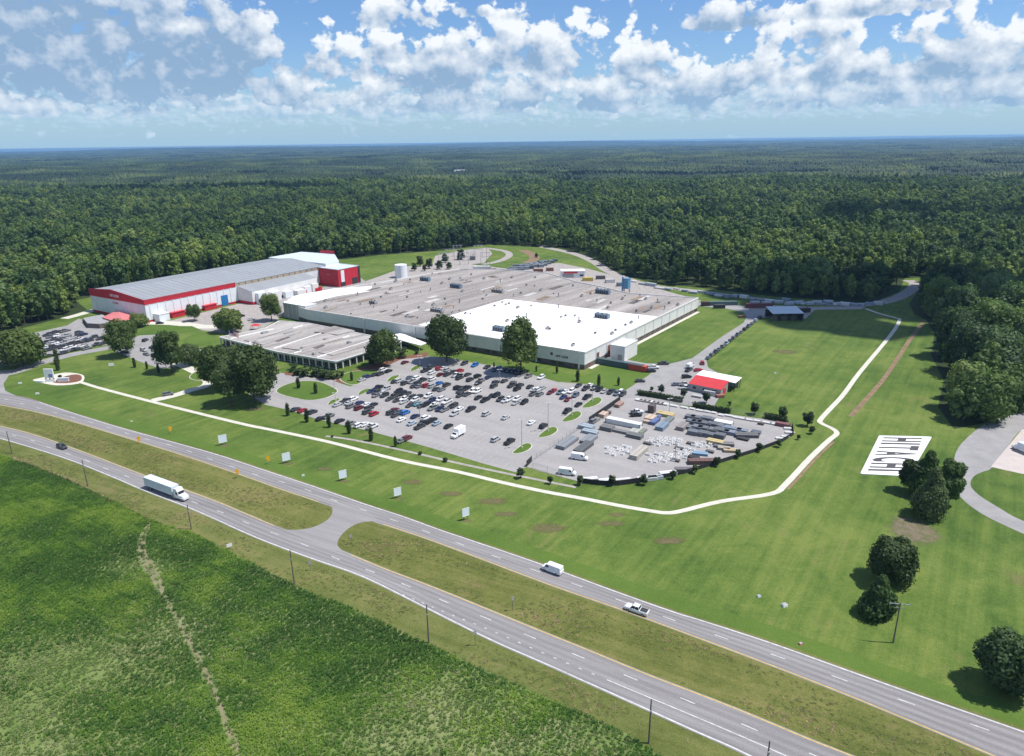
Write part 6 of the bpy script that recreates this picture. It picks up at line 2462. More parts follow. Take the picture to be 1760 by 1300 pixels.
mb.add([(6.75, -1.0, 2.86), (6.75, 1.0, 2.86), (7.12, 1.0, 2.06), (7.12, -1.0, 2.06)], [(0, 3, 2, 1)])
mb.build('windscreen', M_glass, o)
for s in (-1, 1):
    box_part('side_window', (6.3, s * 1.215, 1.95), (.9, .05, .75), 0, M_glass, o)
    box_part('fuel_tank', (5.0, s * 1.0, .45), (1.6, .5, .55), 0, M_steel, o)
    box_part('headlight', (9.12, s * .75, .85), (.2, .35, .25), 0, M_chrome, o)
    box_part('mudguard', (8.3, s * 1.05, 1.0), (1.2, .34, .14), 0, cabm, o)
me = wheel_mb(.5, .3).mesh('wheel', [M_black, M_steel])
for x in (-9.0, -7.7, 3.6, 4.9, 8.3):
    for s in (-1, 1):
        w = link(bpy.data.objects.new('wheel', me), o)
        w.location = (x, s * 1.05, .5)

# white box truck in the car park
c = P(788, 750)
o = empty('box_truck', c[0], c[1], .07, LOTHEAD + math.pi)
tag(o, 'white box truck standing alone in the open car park', 'truck')
mb = MB()
mb.box((-.9, 0, .9), (4.6, 2.3, 2.5), 0)
mb.build('cargo_box', M_whiteroof, o)
mb = MB()
loft(mb, [sec(1.5, 1.0, .5, 2.2), sec(2.1, 1.0, .5, 2.2), sec(2.6, .98, .5, 1.5), sec(3.5, .9, .45, 1.2)])
mb.build('cab', cabm, o)
mb = MB()
mb.add([(2.16, -.85, 2.12), (2.16, .85, 2.12), (2.62, .85, 1.52), (2.62, -.85, 1.52)], [(0, 3, 2, 1)])
mb.build('windscreen', M_glass, o)
mb = MB()
mb.box((-.5, 0, .6), (5.6, .8, .3), 0)
mb.build('chassis', M_dark, o)
me = wheel_mb(.38, .26).mesh('wheel', [M_black, M_steel])
for x in (-1.8, 2.6):
    for s in (-1, 1):
        w = link(bpy.data.objects.new('wheel', me), o)
        w.location = (x, s * .95, .38)

# pale vehicle on the concrete pad at the right edge
c = P(1757, 777)
o = empty('box_truck', c[0], c[1], .07, 1.9)
tag(o, 'pale truck cut by the right edge on the pinkish concrete pad', 'truck')
mb = MB()
mb.box((-1, 0, .9), (5, 2.3, 2.4), 0)
mb.build('cargo_box', M_trail, o)
mb = MB()
loft(mb, [sec(1.5, 1.0, .5, 2.2), sec(2.1, 1.0, .5, 2.2), sec(2.6, .98, .5, 1.5), sec(3.5, .9, .45, 1.2)])
mb.build('cab', cabm, o)
for x in (-2, 2.6):
    for s in (-1, 1):
        w = link(bpy.data.objects.new('wheel', me), o)
        w.location = (x, s * .95, .38)

# ---------------------------------------------------------------- things stored in the yard
def crate_stack(w, d, h, tiers):
    """a stack of flat crates with dark gaps between"""
    mb = MB()
    t = h / tiers
    r = random.Random(int(w * 100 + d * 10 + tiers))
    for i in range(tiers):
        mb.box((r.uniform(-.06, .06), r.uniform(-.06, .06), i * t + .1), (w, d, t - .1), r.uniform(-.01, .01), 0)
        for s in (-.36, 0, .36):
            mb.box((s * w, 0, i * t), (.12, d * .96, .1), 0, 1)
    mb.box((0, 0, h), (w * .9, .08, .04), 0, 1)
    return mb.mesh('crate_stack', [M_obj, M_dark])


def container(w, d, h):
    mb = MB()
    mb.box((0, 0, .12), (w, d, h - .12), 0, 0)
    n = int(w / .55)
    for i in range(n):
        for s in (-1, 1):
            mb.box((-w / 2 + (i + .5) * w / n, s * d / 2, .25), (.22, .09, h - .4), 0, 0)
    for sx in (-1, 1):
        for sy in (-1, 1):
            mb.box((sx * w / 2, sy * d / 2, 0), (.18, .18, h + .05), 0, 1)
    for s in (-.3, .3):
        mb.box((w / 2 + .02, s * d, .3), (.08, .06, h - .5), 0, 1)
    for i in range(int(w / 1.6)):
        mb.box((-w / 2 + .8 + i * 1.6, 0, h), (.1, d * .95, .04), 0, 0)
    return mb.mesh('container', [M_obj, M_dark])


CACHE = {}


def stored(px, py, w, d, h, hd, col, lab, cat, kind='stack', group=None, tiers=3, nm=None):
    if py > 680 and px > 900:
        w, d, h = w * .84, d * .86, h * .62
        g_ = sum(col) / 3
        col = tuple(q * .62 + g_ * .38 for q in col)
    key = (kind, round(w, 1), round(d, 1), round(h, 1), tiers)
    if key not in CACHE:
        CACHE[key] = crate_stack(w, d, h, tiers) if kind == 'stack' else container(w, d, h)
    c = P(px, py)
    o = link(bpy.data.objects.new(nm or ('crate_stack' if kind == 'stack' else 'container'), CACHE[key]))
    o.location = (c[0], c[1], .06)
    o.rotation_euler = (0, 0, hd)
    o.color = (*col, 1)
    return tag(o, lab, cat, group)


LH, LC = LOTHEAD, LOTHEAD - math.pi / 2
SL, SLB, SLD = (.20, .235, .28), (.27, .38, .46), (.085, .10, .115)
stored(975, 764, 13, 4.2, 2.2, LH, SL, 'long slate stack just east of the plain fence', 'stack')
stored(1003, 772, 12, 3.8, 2.0, LH, SLD, 'long dark slate stack, southern of the pair by the fence', 'stack')
stored(1012, 758, 9, 4.4, 1.9, LH, SL, 'slate stack between the long pair and the pale blue stacks', 'stack')
stored(1008, 737, 7, 4.0, 2.4, LC, SLB, 'pale blue stack close to the screened fence, northern', 'stack')
stored(1014, 745, 7.5, 3.4, 1.8, LC, SLB, 'pale blue stack below its twin by the screened fence', 'stack')
stored(1044, 739, 6, 4, 2.6, LC, (.16, .16, .165), 'dark grey block left of the long pale container', 'stack')
stored(1072, 731, 17, 3.4, 3.2, LC + .02, (.66, .70, .70), 'long white container in the upper middle of the yard', 'container', 'box')
stored(1064, 743, 9, 2.6, 1.6, LC, (.22, .22, .22), 'grey flat stack in front of the long white container', 'stack')
stored(1092, 732, 5, 3, 2.0, LC, (.05, .22, .14), 'green crate at the right end of the long white container', 'crate')
stored(1094, 740, 8, 4, .9, LH, (.42, .44, .36), 'pale greenish low pallet stack beside the green crate', 'pallet')
stored(1091, 752, 7, 3.6, 2.2, LC, (.14, .155, .165), 'dark slate crate alone in mid yard', 'stack')
stored(1105, 744, 1.6, 6, 1.4, LC, (.20, .23, .17), 'narrow olive stack right of the lone slate crate', 'stack')
stored(1098, 782, 12, 3.4, 2.6, LH, (.46, .41, .33), 'long beige covered stack between the white tub fields', 'stack')
stored(1118, 722, 6, 4, 2.4, LH, (.62, .42, .26), 'orange tan crates at the top of the yard', 'crate')
stored(1114, 727, 4, 3, 1.6, LC, (.60, .40, .26), 'orange tan crate just below the tan crates', 'crate')
stored(1125, 727, 7, 2.6, 2.0, LH, (.03, .12, .42), 'vivid blue container beside the tan crates', 'container', 'box')
stored(1132, 718, 3, 2, 1.4, LH, (.05, .14, .40), 'small blue crate below the yellow crates', 'crate')
stored(1144, 715, 8, 4, 2.0, LC, (.62, .45, .10), 'yellow crates at the top of the yard', 'crate')
stored(1120, 709, 3, 3, 5.2, LH, (.13, .085, .08), 'tall brown box standing at the top of the yard', 'box')
stored(1138, 736, 8, 3.6, 2.4, LH, (.13, .25, .38), 'steel blue stack right of the vivid blue container', 'stack')
stored(1148, 725, 9, 3, 1.6, LH, (.14, .20, .21), 'dark teal stack behind the steel blue stack', 'stack')
stored(1173, 736, 8, 3.6, 2.4, LH, (.26, .22, .215), 'brownish stack left of the big slate field', 'stack')
# the large field of slate stacks
nn_ = 0
for j in range(4):
    for i in range(6):
        px = 1186 + i * 9.3 + j * 1.5
        py = 718 + j * 9.0 + i * 1.2
        if i == 4 and j == 3:
            continue
        v = rng.uniform(.8, 1.25)
        stored(px, py + 2, 4.4, 3.2, rng.choice([1.8, 2.3, 2.7]), LC + rng.uniform(-.05, .05), tuple(q * v for q in (.125, .155, .195)), f'slate blue crate stack, {ORD[i]} in the {ORD[j]} row of the big yard block', 'stack', 'stack', 'slate crate stacks in the big block')
stored(1225, 745, 3.4, 3, 2.2, LC, (.012, .012, .013), 'black cube of crates at the front of the big slate block', 'stack')
stored(1243, 731, 8, 3.6, 2.6, LC, (.74, .74, .74), 'white box at the east end of the big slate block', 'box', 'container')
for i in range(8):
    v = rng.uniform(.8, 1.3)
    stored(1244 + (i % 4) * 10.5, 738 + (i // 4) * 7 + (i % 4) * 1.6, 4.6, 3.0, rng.choice([1.8, 2.2]), LC, tuple(q * v for q in (.15, .205, .29)), f'steel blue crate stack in the east group, {ORD[i % 4]} of its {"rear" if i < 4 else "front"} row', 'stack', 'stack', 'steel blue stacks east of the slate block')
stored(1283, 751, 10, 3.6, 2.0, LC + .5, (.12, .125, .13), 'dark angled flat stack at the east end of the stacks', 'stack')
stored(1299, 746, 4, 3, 1.8, LC, (.09, .12, .18), 'navy crate at the very end of the stacks', 'crate')
stored(1277, 756, 5, 2.5, 1.2, LC, (.03, .03, .035), 'black low crate below the angled stack', 'crate')
stored(1229, 763, 7, 3.2, 2.2, LC, (.62, .46, .09), 'yellow machine-sized crate in the eastern yard', 'crate')
stored(1233, 769, 3, 2, 1.2, LC, (.10, .13, .22), 'small navy crate below the yellow crate', 'crate')
stored(1249, 766, 6, 3, 1.8, LC + .4, (.20, .19, .185), 'grey tilted crate east of the yellow crate', 'crate')
stored(1244, 773, 5, 2.6, 1.6, LC + .2, (.44, .37, .26), 'cream crate at the yard front east', 'crate')
stored(1256, 777, 6, 2.6, 1.6, LC + .4, (.55, .38, .16), 'ochre crate at the front fence east', 'crate')
stored(1204, 782, 6, 2.6, 1.4, LC + .3, (.12, .34, .56), 'light blue tarped crate near the front fence', 'crate')
stored(1192, 788, 4.5, 2.4, 1.2, LC, (.02, .022, .028), 'black crate beside the light blue tarp', 'crate')
stored(1206, 797, 11, 3, 2.4, LH - 1.0, (.16, .055, .045), 'rust brown container along the front fence', 'container', 'box')
stored(1175, 810, 7, 2.4, 1.8, LH - 1.0, (.15, .135, .16), 'purple grey crate along the front fence', 'crate')
stored(1345, 733, 6, 2.4, 2.2, LC, (.24, .04, .05), 'dark red box at the east tip of the yard', 'box', 'container')
stored(1308, 730, 2.6, 2, 1.4, LC, (.12, .11, .10), 'small brown crate near the east tip', 'crate')
stored(1064, 698, 6, 2.6, 2.2, LH, (.42, .22, .15), 'terracotta crate at the top end of the screened fence', 'crate')
stored(1037, 716, 5, 3, 2.4, LH, (.62, .40, .27), 'pale orange crate behind the screened fence', 'crate')
stored(1045, 712, 2.6, 2.2, 1.8, LH, (.10, .06, .06), 'dark brown crate next to the pale orange one', 'crate')
stored(1024, 724, 5, 2.4, 1.6, LH, (.24, .235, .23), 'grey crate at the low end of the screened fence', 'crate')
for i in range(7):
    stored(1098 + i * 7.5, 689 + i * 1.2, 3.2, 2.2, 1.1, LC, (.42, .38, .35) if i % 3 else (.7, .7, .68), f'mixed pallet under the west hedge, {ORD[i]} from the gate', 'pallet', 'stack', 'pallets under the west hedge', 2)
WI = [(1143, 696), (1158, 699), (1176, 702), (1190, 704), (1203, 707), (1215, 709), (1227, 711), (1240, 715), (1252, 716), (1265, 719), (1276, 721), (1287, 723), (1300, 725), (1318, 728), (1329, 730), (1354, 738), (1357, 745), (1350, 752), (1340, 755)]
for i, (px, py) in enumerate(WI):
    stored(px, py, rng.choice([3.2, 4.0, 2.6]), 1.7, .9, LC if i < 15 else LH - 1.2, (.68, .68, .67), f'white wrapped bundle along the upper yard edge, {ORD[i]} from the hedge', 'bundle', 'stack', 'white bundles on the upper yard edge', 2)
# white shells laid out in fields: open tub shapes with rims
mb = MB()
mb.box((0, 0, 0), (1.5, .95, .55), 0, 0, .92, False)
mb.v = [(x, y, z) for x, y, z in mb.v]
for (x, y, w, d) in ((0, .46, 1.66, .12), (0, -.46, 1.66, .12), (.77, 0, .12, .8), (-.77, 0, .12, .8)):
    mb.box((x, y, .5), (w, d, .14), 0, 0)
mb.box((0, 0, .545), (1.3, .75, .03), 0, 1)
shell_me = mb.mesh('white_shell', [mat('white_gelcoat', (.78, .78, .77), .35, .04, 1.0), M_vent])
cnt = 0
for (cx, cy, wpx, hpx, n, lab) in ((1064, 776, 44, 17, 46, 'small white moulded shell in the western field of shells'), (1141, 760, 62, 16, 52, 'small white moulded shell in the upper field of shells'), (1136, 788, 46, 18, 46, 'small white moulded shell in the field nearest the front fence'),
                                   (1176, 776, 46, 14, 30, 'small white moulded shell in the scattered eastern field'), (1165, 786, 30, 10, 16, 'small white moulded shell between the front and eastern fields'), (1206, 766, 36, 8, 12, 'small white moulded shell near the yellow crate')):
    c0 = np.array(P(cx, cy))
    wu = abs(P(cx + wpx / 2, cy)[0] - c0[0])
    wv = abs(P(cx, cy - hpx / 2)[1] - c0[1])
    lu = np.array([math.cos(LC), math.sin(LC)])
    lv = np.array([math.cos(LH), math.sin(LH)])
    cand = []
    for iu in range(-16, 17):
        for iv in range(-16, 17):
            q = c0 + lu * iu * 2.35 + lv * iv * 2.1
            if ((q[0] - c0[0]) / wu) ** 2 + ((q[1] - c0[1]) / wv) ** 2 < 1.15:
                cand.append(q)
    rng.shuffle(cand)
    for q in cand[:n]:
        c = (q[0] + rng.uniform(-.25, .25), q[1] + rng.uniform(-.25, .25))
        o = link(bpy.data.objects.new('white_shell', shell_me))
        o.location = (c[0], c[1], .06)
        o.rotation_euler = (0, 0, rng.choice([LH, LC]) + rng.uniform(-.12, .12))
        s = rng.uniform(.8, 1.15)
        o.scale = (s, s, s)
        tag(o, lab, 'shell', lab.replace('small white moulded shell', 'white shells'))
for (px, py, lab) in ((1113, 764, 'dark grey bench beam left of the upper shell field'), (1187, 764, 'small dark crate in the upper shell field'), (1167, 772, 'small dark crate between two shell fields'), (1161, 793, 'black crate by the yard lamp foot'), (1220, 778, 'grey cube near the light blue tarp')):
    stored(px, py, 3.4, 1.6, 1.2, LC, (.12, .12, .12), lab, 'crate')
# vehicles and trailers just inside the front fence
for i, (px, py, w, c) in enumerate(((1012, 828, 7, (.7, .7, .7)), (1040, 830, 5, (.7, .7, .7)), (1072, 830, 6, (.72, .72, .72)), (1112, 826, 8, (.7, .7, .7)), (1126, 824, 6, (.36, .46, .5)), (1148, 817, 7, (.7, .7, .7)))):
    stored(px, py, w, 2.2, 1.9, math.atan2(*(np.array(P(px + 10, py - 1)) - np.array(P(px, py)))[::-1]), c, f'{"white" if c[0] > .5 else "pale teal"} flat stack inside the front screen, {ORD[i]} from the west', 'stack', 'stack', 'stacks inside the front screen', 2)

# rear of the site: rows of slate units and trailers
ri = 0
for j in range(5):
    for i in range(9):
        px, py = 862 + i * 8.5 + j * 6, 470 - i * 1.3 - j * 2.6
        if py < 449 or rng.random() < .12:
            continue
        v = rng.uniform(.7, 1.5)
        stored(px, py, 4.6, 3.4, rng.choice([1.9, 2.6]), .1 + rng.uniform(-.2, .2), tuple(q * v for q in (.14, .17, .20)), f'slate crate stack behind the factory, {ORD[i]} in the {ORD[j]} row from the roof edge', 'stack', 'stack', 'slate crate stacks in the rows behind the factory')
for i, (px, py, w, c, lab) in enumerate(((1010, 483, 8, (.55, .42, .06), 'yellow container behind the gatehouse'), (1032, 480, 7, (.10, .10, .12), 'dark container near the yellow one, west'), (1048, 486, 7, (.6, .6, .62), 'white container behind the roof of the factory'), (828, 463, 15, (.72, .72, .72), 'white long canopy container by the substation'),
                                         (830, 467, 14, (.05, .05, .055), 'black container under the white one by the substation'), (846, 467, 7, (.14, .14, .14), 'grey crate right of the black container'), (925, 468, 8, (.20, .08, .06), 'rusty crate left of the gatehouse'), (945, 466, 6, (.22, .10, .07), 'rusty smaller crate left of the gatehouse'),
                                         (950, 487, 12, (.72, .73, .74), 'white trailer behind the factory centre'), (944, 492, 2, (.3, .02, .03), 'red cabinet by the white trailer'), (960, 489, 3, (.05, .05, .05), 'black cabinet by the white trailer'), (1068, 492, 7, (.16, .22, .26), 'slate container left of the blue filter tower'))):
    stored(px, py, w, 2.8, 2.7, .05 * (i % 3), c, lab, 'container', 'box')
for i in range(30):
    t = i / 29
    px, py = 1090 + 420 * t, float(np.interp(1090 + 420 * t, [1090, 1130, 1200, 1260, 1330, 1400, 1470, 1510], [486, 494, 503, 511, 518, 522, 524, 523]))
    v = rng.uniform(.8, 1.2)
    col = [(.34, .42, .52), (.58, .60, .62), (.25, .31, .38), (.64, .65, .66), (.40, .46, .54)][rng.randrange(5)]
    a = P(px + 4, py + .5)
    b = P(px - 4, py - .5)
    hd = heading(b, a)
    o = stored(px, py + rng.uniform(-1, 3), rng.choice([4, 6, 8]), 2.4, rng.choice([1.4, 2.2, 1.0]), hd + rng.uniform(-.05, .05), tuple(q * v for q in col), f'trailer sized box along the perimeter track, {ORD[i]} from the blue filter tower', 'trailer', 'box', 'trailers along the perimeter track')
for i in range(9):
    px, py = 1300 + i * 18 + rng.uniform(-5, 5), 523 + rng.uniform(-3, 2)
    stored(px, py, 6, 2.4, 1.8, rng.uniform(-.2, .2), (.5, .56, .62), f'pale trailer near the open shed, {ORD[i]} from the west', 'trailer', 'box', 'pale trailers near the open shed')
stored(1238, 525, 22, 2.8, 2.6, .02, (.06, .12, .13), 'long dark teal container at the back road', 'container', 'box')
stored(1212, 526, 5, 3, 2.8, .02, (.07, .03, .03), 'dark maroon container left of the teal one', 'container', 'box')
stored(1236, 530, 7, 2.6, 2.4, .02, (.04, .04, .045), 'black container in front of the long teal one', 'container', 'box')
stored(1304, 529, 17, 2.8, 2.8, .0, (.17, .04, .045), 'long maroon container west of the open shed', 'container', 'box')
stored(1382, 537, 7, 3, 2.6, .3, (.02, .02, .022), 'black box right of the open shed', 'container', 'box')
stored(1274, 546, 4, 2, 1.2, .3, (.22, .11, .07), 'rusty pallet at the bend of the service road', 'pallet')
stored(1063, 631, 26, 2.8, 3.0, heading(P(1045, 627), P(1085, 634)), (.05, .09, .10), 'long dark green container beside the front lawn', 'container', 'box')
stored(1096, 637, 9, 2.8, 2.8, heading(P(1045, 627), P(1085, 634)), (.50, .06, .035), 'bright red container at the end of the dark green one', 'container', 'box')
stored(1046, 622, 3, 2, 1.8, UA, (.2, .2, .21), 'grey cabinet at the factory dock', 'cabinet')
stored(1237, 683, 4, 2.5, 2, .2, (.45, .10, .05), 'orange red crate behind the red roofed shed', 'crate')
stored(1243, 665, 5, 3, 2.6, LH, (.10, .17, .19), 'teal crate at the east end of the sheds', 'crate')
stored(1220, 679, 5, 2.5, 2.0, LC, (.55, .56, .57), 'pale crate in front of the red roofed shed, eastern', 'crate')
stored(1198, 683, 5, 2.5, 1.4, LC, (.5, .5, .5), 'pale pallets in front of the red roofed shed, western', 'pallet')

# ---------------------------------------------------------------- fences
def fence(pts, h, screen, label, step=3.0, nm='mesh_fence'):
    """posts, rails and either dark screen panels or open wire"""
    q = np.array(pts)
    s = np.r_[0, np.cumsum(np.linalg.norm(np.diff(q, axis=0), axis=1))]
    n = max(1, int(s[-1] / step))
    t = np.linspace(0, s[-1], n + 1)
    X = np.stack([np.interp(t, s, q[:, 0]), np.interp(t, s, q[:, 1])], 1)
    o = empty(nm, X[0][0], X[0][1])
    tag(o, label, 'fence')
    X = X - X[0]
    pm = MB()
    pm.cyl(0, 0, 0, h + .1, .055, .055, 6)
    me = pm.mesh('post', [M_dark if screen else M_steel])
    for p in X:
        w = link(bpy.data.objects.new('post', me), o)
        w.location = (p[0], p[1], 0)
    rl = MB()
    wr_ = MB()
    for i in range(n):
        a, b = X[i], X[i + 1]
        rl.beam((*a, h), (*b, h), .05)
        rl.beam((*a, .1), (*b, .1), .04)
        if screen:
            sm = MB()
            d = (b - a) / np.linalg.norm(b - a) * .06
            sm.beam((*(a + d), h / 2 + .05), (*(b - d), h / 2 + .05), .03, 0, h - .2)
            sm.build('screen_panel', M_shade, o)
        else:
            for zz in (.5, .9, 1.3, 1.7):
                wr_.beam((*a, zz), (*b, zz), .02)
    rl.build('rail', M_dark if screen else M_steel, o)
    if not screen:
        w = wr_.build('wire', M_steel, o)
    return o


fence(PL([(914, 794), (960, 763), (1012, 727)]), 2.0, False, 'open wire fence between car park and storage yard')
fence(PL([(905, 803), (914, 794)]), 2.3, True, 'short dark gate screen at the foot of the yard fence')
fence(PL([(1012, 727), (1040, 708), (1066, 690)]), 2.4, True, 'dark screened fence between car park and storage yard, upper part')
fence(PL([(916, 805), (940, 812), (965, 820)]), 2.0, False, 'open wire fence along the yard entrance corner', 4)
fence(smooth_line(PL([(998, 831), (1050, 836), (1108, 829)]), 3), 1.9, True, 'black screened fence along the front of the storage yard')
fence(PL([(1108, 829), (1180, 814), (1252, 792), (1300, 777), (1345, 760), (1364, 748), (1361, 733)]), 1.5, True, 'dark screened fence along the eastern front of the yard')
fence(PL([(1150, 691), (1200, 702), (1270, 713), (1345, 724), (1361, 733)]), 2.0, False, 'wire fence along the upper edge of the yard', 4)

# ---------------------------------------------------------------- poles and lamps
lamp_px = [(897, 771, 722, 'on the lowest kerbed island'), (942, 742, 693, 'on the second kerbed island'), (983, 715, 688, 'on the third kerbed island'), (722, 720, 694, 'amid the lower bays'), (817, 683, 660, 'amid the third bays'), (722, 634, 612, 'on the bay end nearest the factory'),
           (859, 655, 636, 'amid the bays nearest the factory'), (1160, 793, 756, 'among the white shells in the yard'), (1150, 712, 686, 'by the yellow crates in the yard'), (1018, 690, 668, 'on the highest kerbed island'), (575, 670, 655, 'at the east tip of the oval island'), (577, 690, 676, 'on the lower bay end by the oval island')]
pm = MB()
pm.cyl(0, 0, 0, .7, .3, .3, 8)
bm_ = pm.mesh('base', [M_conc])
pm = MB()
pm.cyl(0, 0, 0, 1, .12, .08, 8)
pole_me = pm.mesh('pole', [M_vent])
pm = MB()
pm.box((.75, 0, 0), (.8, .42, .16), 0)
pm.box((.3, 0, .02), (.5, .08, .08), 0)
head_me = pm.mesh('lamp_head', [M_chrome])
for i, (px, py, ty, lab) in enumerate(lamp_px):
    c = P(px, py)
    h = min(11.5, HT(px, py, ty))
    o = empty('car_park_lamp', c[0], c[1], .1)
    tag(o, f'tall twin headed lamp post {lab}', 'lamp post', 'twin headed lamp posts')
    link(bpy.data.objects.new('base', bm_), o)
    w = link(bpy.data.objects.new('pole', pole_me), o)
    w.scale = (1, 1, h)
    for s in (0, math.pi):
        w = link(bpy.data.objects.new('lamp_head', head_me), o)
        w.location = (0, 0, h)
        w.rotation_euler = (0, 0, s + .3)


def utility_pole(px, py, ty, label, arms=0, hd=0.0, group='utility poles along the crop field', hh=None):
    c = P(px, py)
    h = hh or HT(px, py, ty)
    o = empty('utility_pole', c[0], c[1], 0, hd)
    tag(o, label, 'utility pole', group)
    mb = MB()
    mb.cyl(0, 0, 0, h, .19, .12, 8)
    mb.build('pole', M_wood, o)
    if arms:
        mb = MB()
        mb.beam((-2.1, .1, h - .5), (2.1, .1, h - .5), .14)
        mb.beam((-1.0, .1, h - 1.5), (1.0, .1, h - 1.5), .12)
        mb.build('crossarm', M_steel, o)
        for x in (-1.95, -1.0, 1.0, 1.95):
            q = MB()
            q.cyl(x, .1, h - .43, h - .1, .07, .05, 6)
            q.build('insulator', M_chrome, o)
    else:
        mb = MB()
        mb.beam((0, -.2, h - .45), (0, .2, h - .45), .08)
        mb.cyl(0, 0, h, h + .18, .06, .05, 6)
        mb.build('insulator', M_dark, o)
        mb = MB()
        mb.box((0, -.2, h * .72), (.3, .25, .5), 0)
        mb.build('service_box', M_steel, o)
    return o


up = [(21, 780, 742), (151, 836, 791), (329, 910, 868), (506, 1005, 946), (737, 1105, 1040), (1115, 1278, 1203), (1314, 1345, 1275)]
ul = ['at the far left by the crop corner', 'left of the lorry at the dirt edge', 'right before the lorry cab', 'opposite the median crossing', 'where the turn lane dots begin', 'with the thick trunk near the bottom edge', 'rising from the bottom edge']
uo = [utility_pole(*u, f'grey wooden utility pole {l}') for u, l in zip(up, ul)]
utility_pole(1535, 1105, 1036, 'utility pole with crossarms beside the olive conical tree', 1, math.radians(-12), None)
utility_pole(837, 462, 418, 'thin tall pole over the substation', 0, 0, None, 26)
# a wire strung from pole to pole
mb = MB()
for a, b in zip(uo[:-1], uo[1:]):
    ha, hb = 8.6, 8.6
    pa, pb = Vector((*a.location[:2], ha)), Vector((*b.location[:2], hb))
    prev = None
    for i in range(9):
        t = i / 8
        p = pa.lerp(pb, t) - Vector((0, 0, 4 * .9 * t * (1 - t)))
        if prev is not None:
            mb.beam(prev, p, .018)
        prev = p
w = mb.build('power_line', M_dark)
tag(w, 'thin sagging wire strung along the crop field poles', 'wire')

# substation frames
for i in range(7):
    px, py = 762 + i * 12, 455 - (i % 3) * 7
    c = P(px, py)
    o = empty('substation_frame', c[0], c[1], 0, .3)
    tag(o, f'grey steel lattice frame in the substation, {ORD[i]} from the west', 'steel frame', 'lattice frames of the substation')
    mb = MB()
    for sx in (-4, 4):
        for sy in (-.5, .5):
            mb.beam((sx, sy, 0), (sx, 0, 11), .2)
        for zz in range(1, 10, 2):
            mb.beam((sx, -.4, zz), (sx, .4, zz + 1), .12)
    mb.build('column', M_steel, o)
    mb = MB()
    mb.beam((-5, 0, 10.8), (5, 0, 10.8), .32)
    mb.beam((-4, 0, 7), (4, 0, 7), .3)
    mb.build('crossbeam', M_steel, o)
    for x in (-3, 0, 3):
        q = MB()
        for k_ in range(4):
            q.cyl(x, 0, 9.2 + k_ * .35, 9.5 + k_ * .35, .28, .12, 6)
        q.build('insulator', M_chrome, o)
for i, (px, py) in enumerate(((765, 448), (790, 446), (812, 447))):
    c = P(px, py)
    o = empty('power_transformer', c[0], c[1], 0, .2)
    tag(o, f'grey finned power transformer on the substation gravel, {ORD[i]} from the west', 'transformer', 'transformers of the substation')
    mb = MB()
    mb.box((0, 0, .3), (5, 3, 3.6), 0)
    mb.build('tank', M_vent, o)
    mb = MB()
    for s in range(9):
        mb.box((-2 + s * .5, -1.9, .6), (.12, .9, 2.8), 0)
    mb.build('fins', M_steel, o)
    for x in (-1.4, 0, 1.4):
        q = MB()
        q.cyl(x, 0, 3.9, 5.8, .25, .12, 7)
        q.build('bushing', M_brick, o)

# ---------------------------------------------------------------- signs
def board_sign(px, py, ty, wpx, label, hd):
    c = P(px, py)
    h = HT(px, py, ty)
    w = abs(P(px + wpx / 2, py)[0] - c[0]) * 2
    o = empty('lawn_sign', c[0], c[1], 0, hd)
    tag(o, label, 'sign', 'pale boards on the lawn')
    bh = min(h * .72, w * 1.1)
    mb = MB()
    mb.box((0, 0, h - bh), (w, .12, bh), 0)
    mb.build('board', M_sign, o)
    mb = MB()
    for sx in (-1, 1):
        mb.box((sx * w / 2, 0, h - bh - .05), (.1, .18, bh + .1), 0)
    mb.box((0, 0, h - .04), (w, .18, .1), 0)
    mb.box((0, 0, h - bh - .08), (w, .18, .1), 0)
    mb.build('frame', M_wallw, o)
    for sx in (-.32, .32):
        q = MB()
        q.box((sx * w, .12, 0), (.12, .12, h - .2), 0)
        q.build('post', M_wood, o)
    c2 = P(px - wpx * .3, py + 1)
    return o


for i, (px, py, ty) in enumerate(((384, 765, 748), (493, 796, 779), (590, 826, 809), (684, 856, 839), (801, 894, 874))):
    board_sign(px, py, ty, 13, f'pale blue square board on the lawn, {ORD[i]} of five from the west', math.radians(32))
    patch('bare_sign_foot', px + 2, py + 1.5, 10, 2.5, M_patch)
dm = MB()
s = .62
dm.add([(0, -.03, -s), (s, -.03, 0), (0, -.03, s), (-s, -.03, 0), (0, .03, -s), (s, .03, 0), (0, .03, s), (-s, .03, 0)], [(0, 1, 2, 3), (7, 6, 5, 4), (0, 4, 5, 1), (1, 5, 6, 2), (2, 6, 7, 3), (3, 7, 4, 0)])
dia_me = dm.mesh('sign_face', [M_ysign])
for i, (px, py, ty, lab) in enumerate(((294, 746, 733, 'amber diamond road sign on the lawn side, western'), (240, 763, 750, 'amber diamond road sign on the median, western'), (462, 798, 784, 'amber diamond road sign on the lawn side near the second board'), (409, 822, 806, 'amber diamond road sign on the median, eastern'))):
    c = P(px, py)
    h = HT(px, py, ty)
    o = empty('warning_sign', c[0], c[1], 0, math.radians(35))
    tag(o, lab, 'road sign', 'amber diamond road signs')
    mb = MB()
    mb.box((0, .06, 0), (.09, .07, h - .2), 0)
    mb.build('post', M_steel, o)
    w = link(bpy.data.objects.new('sign_face', dia_me), o)
    w.location = (0, -.03, h - .75)
    w.scale = (1.35, 1, 1.35)
    mb = MB()
    mb.box((0, -.03, h - 1.95), (.95, .05, .55), 0)
    mb.build('sub_plate', M_ysign, o)
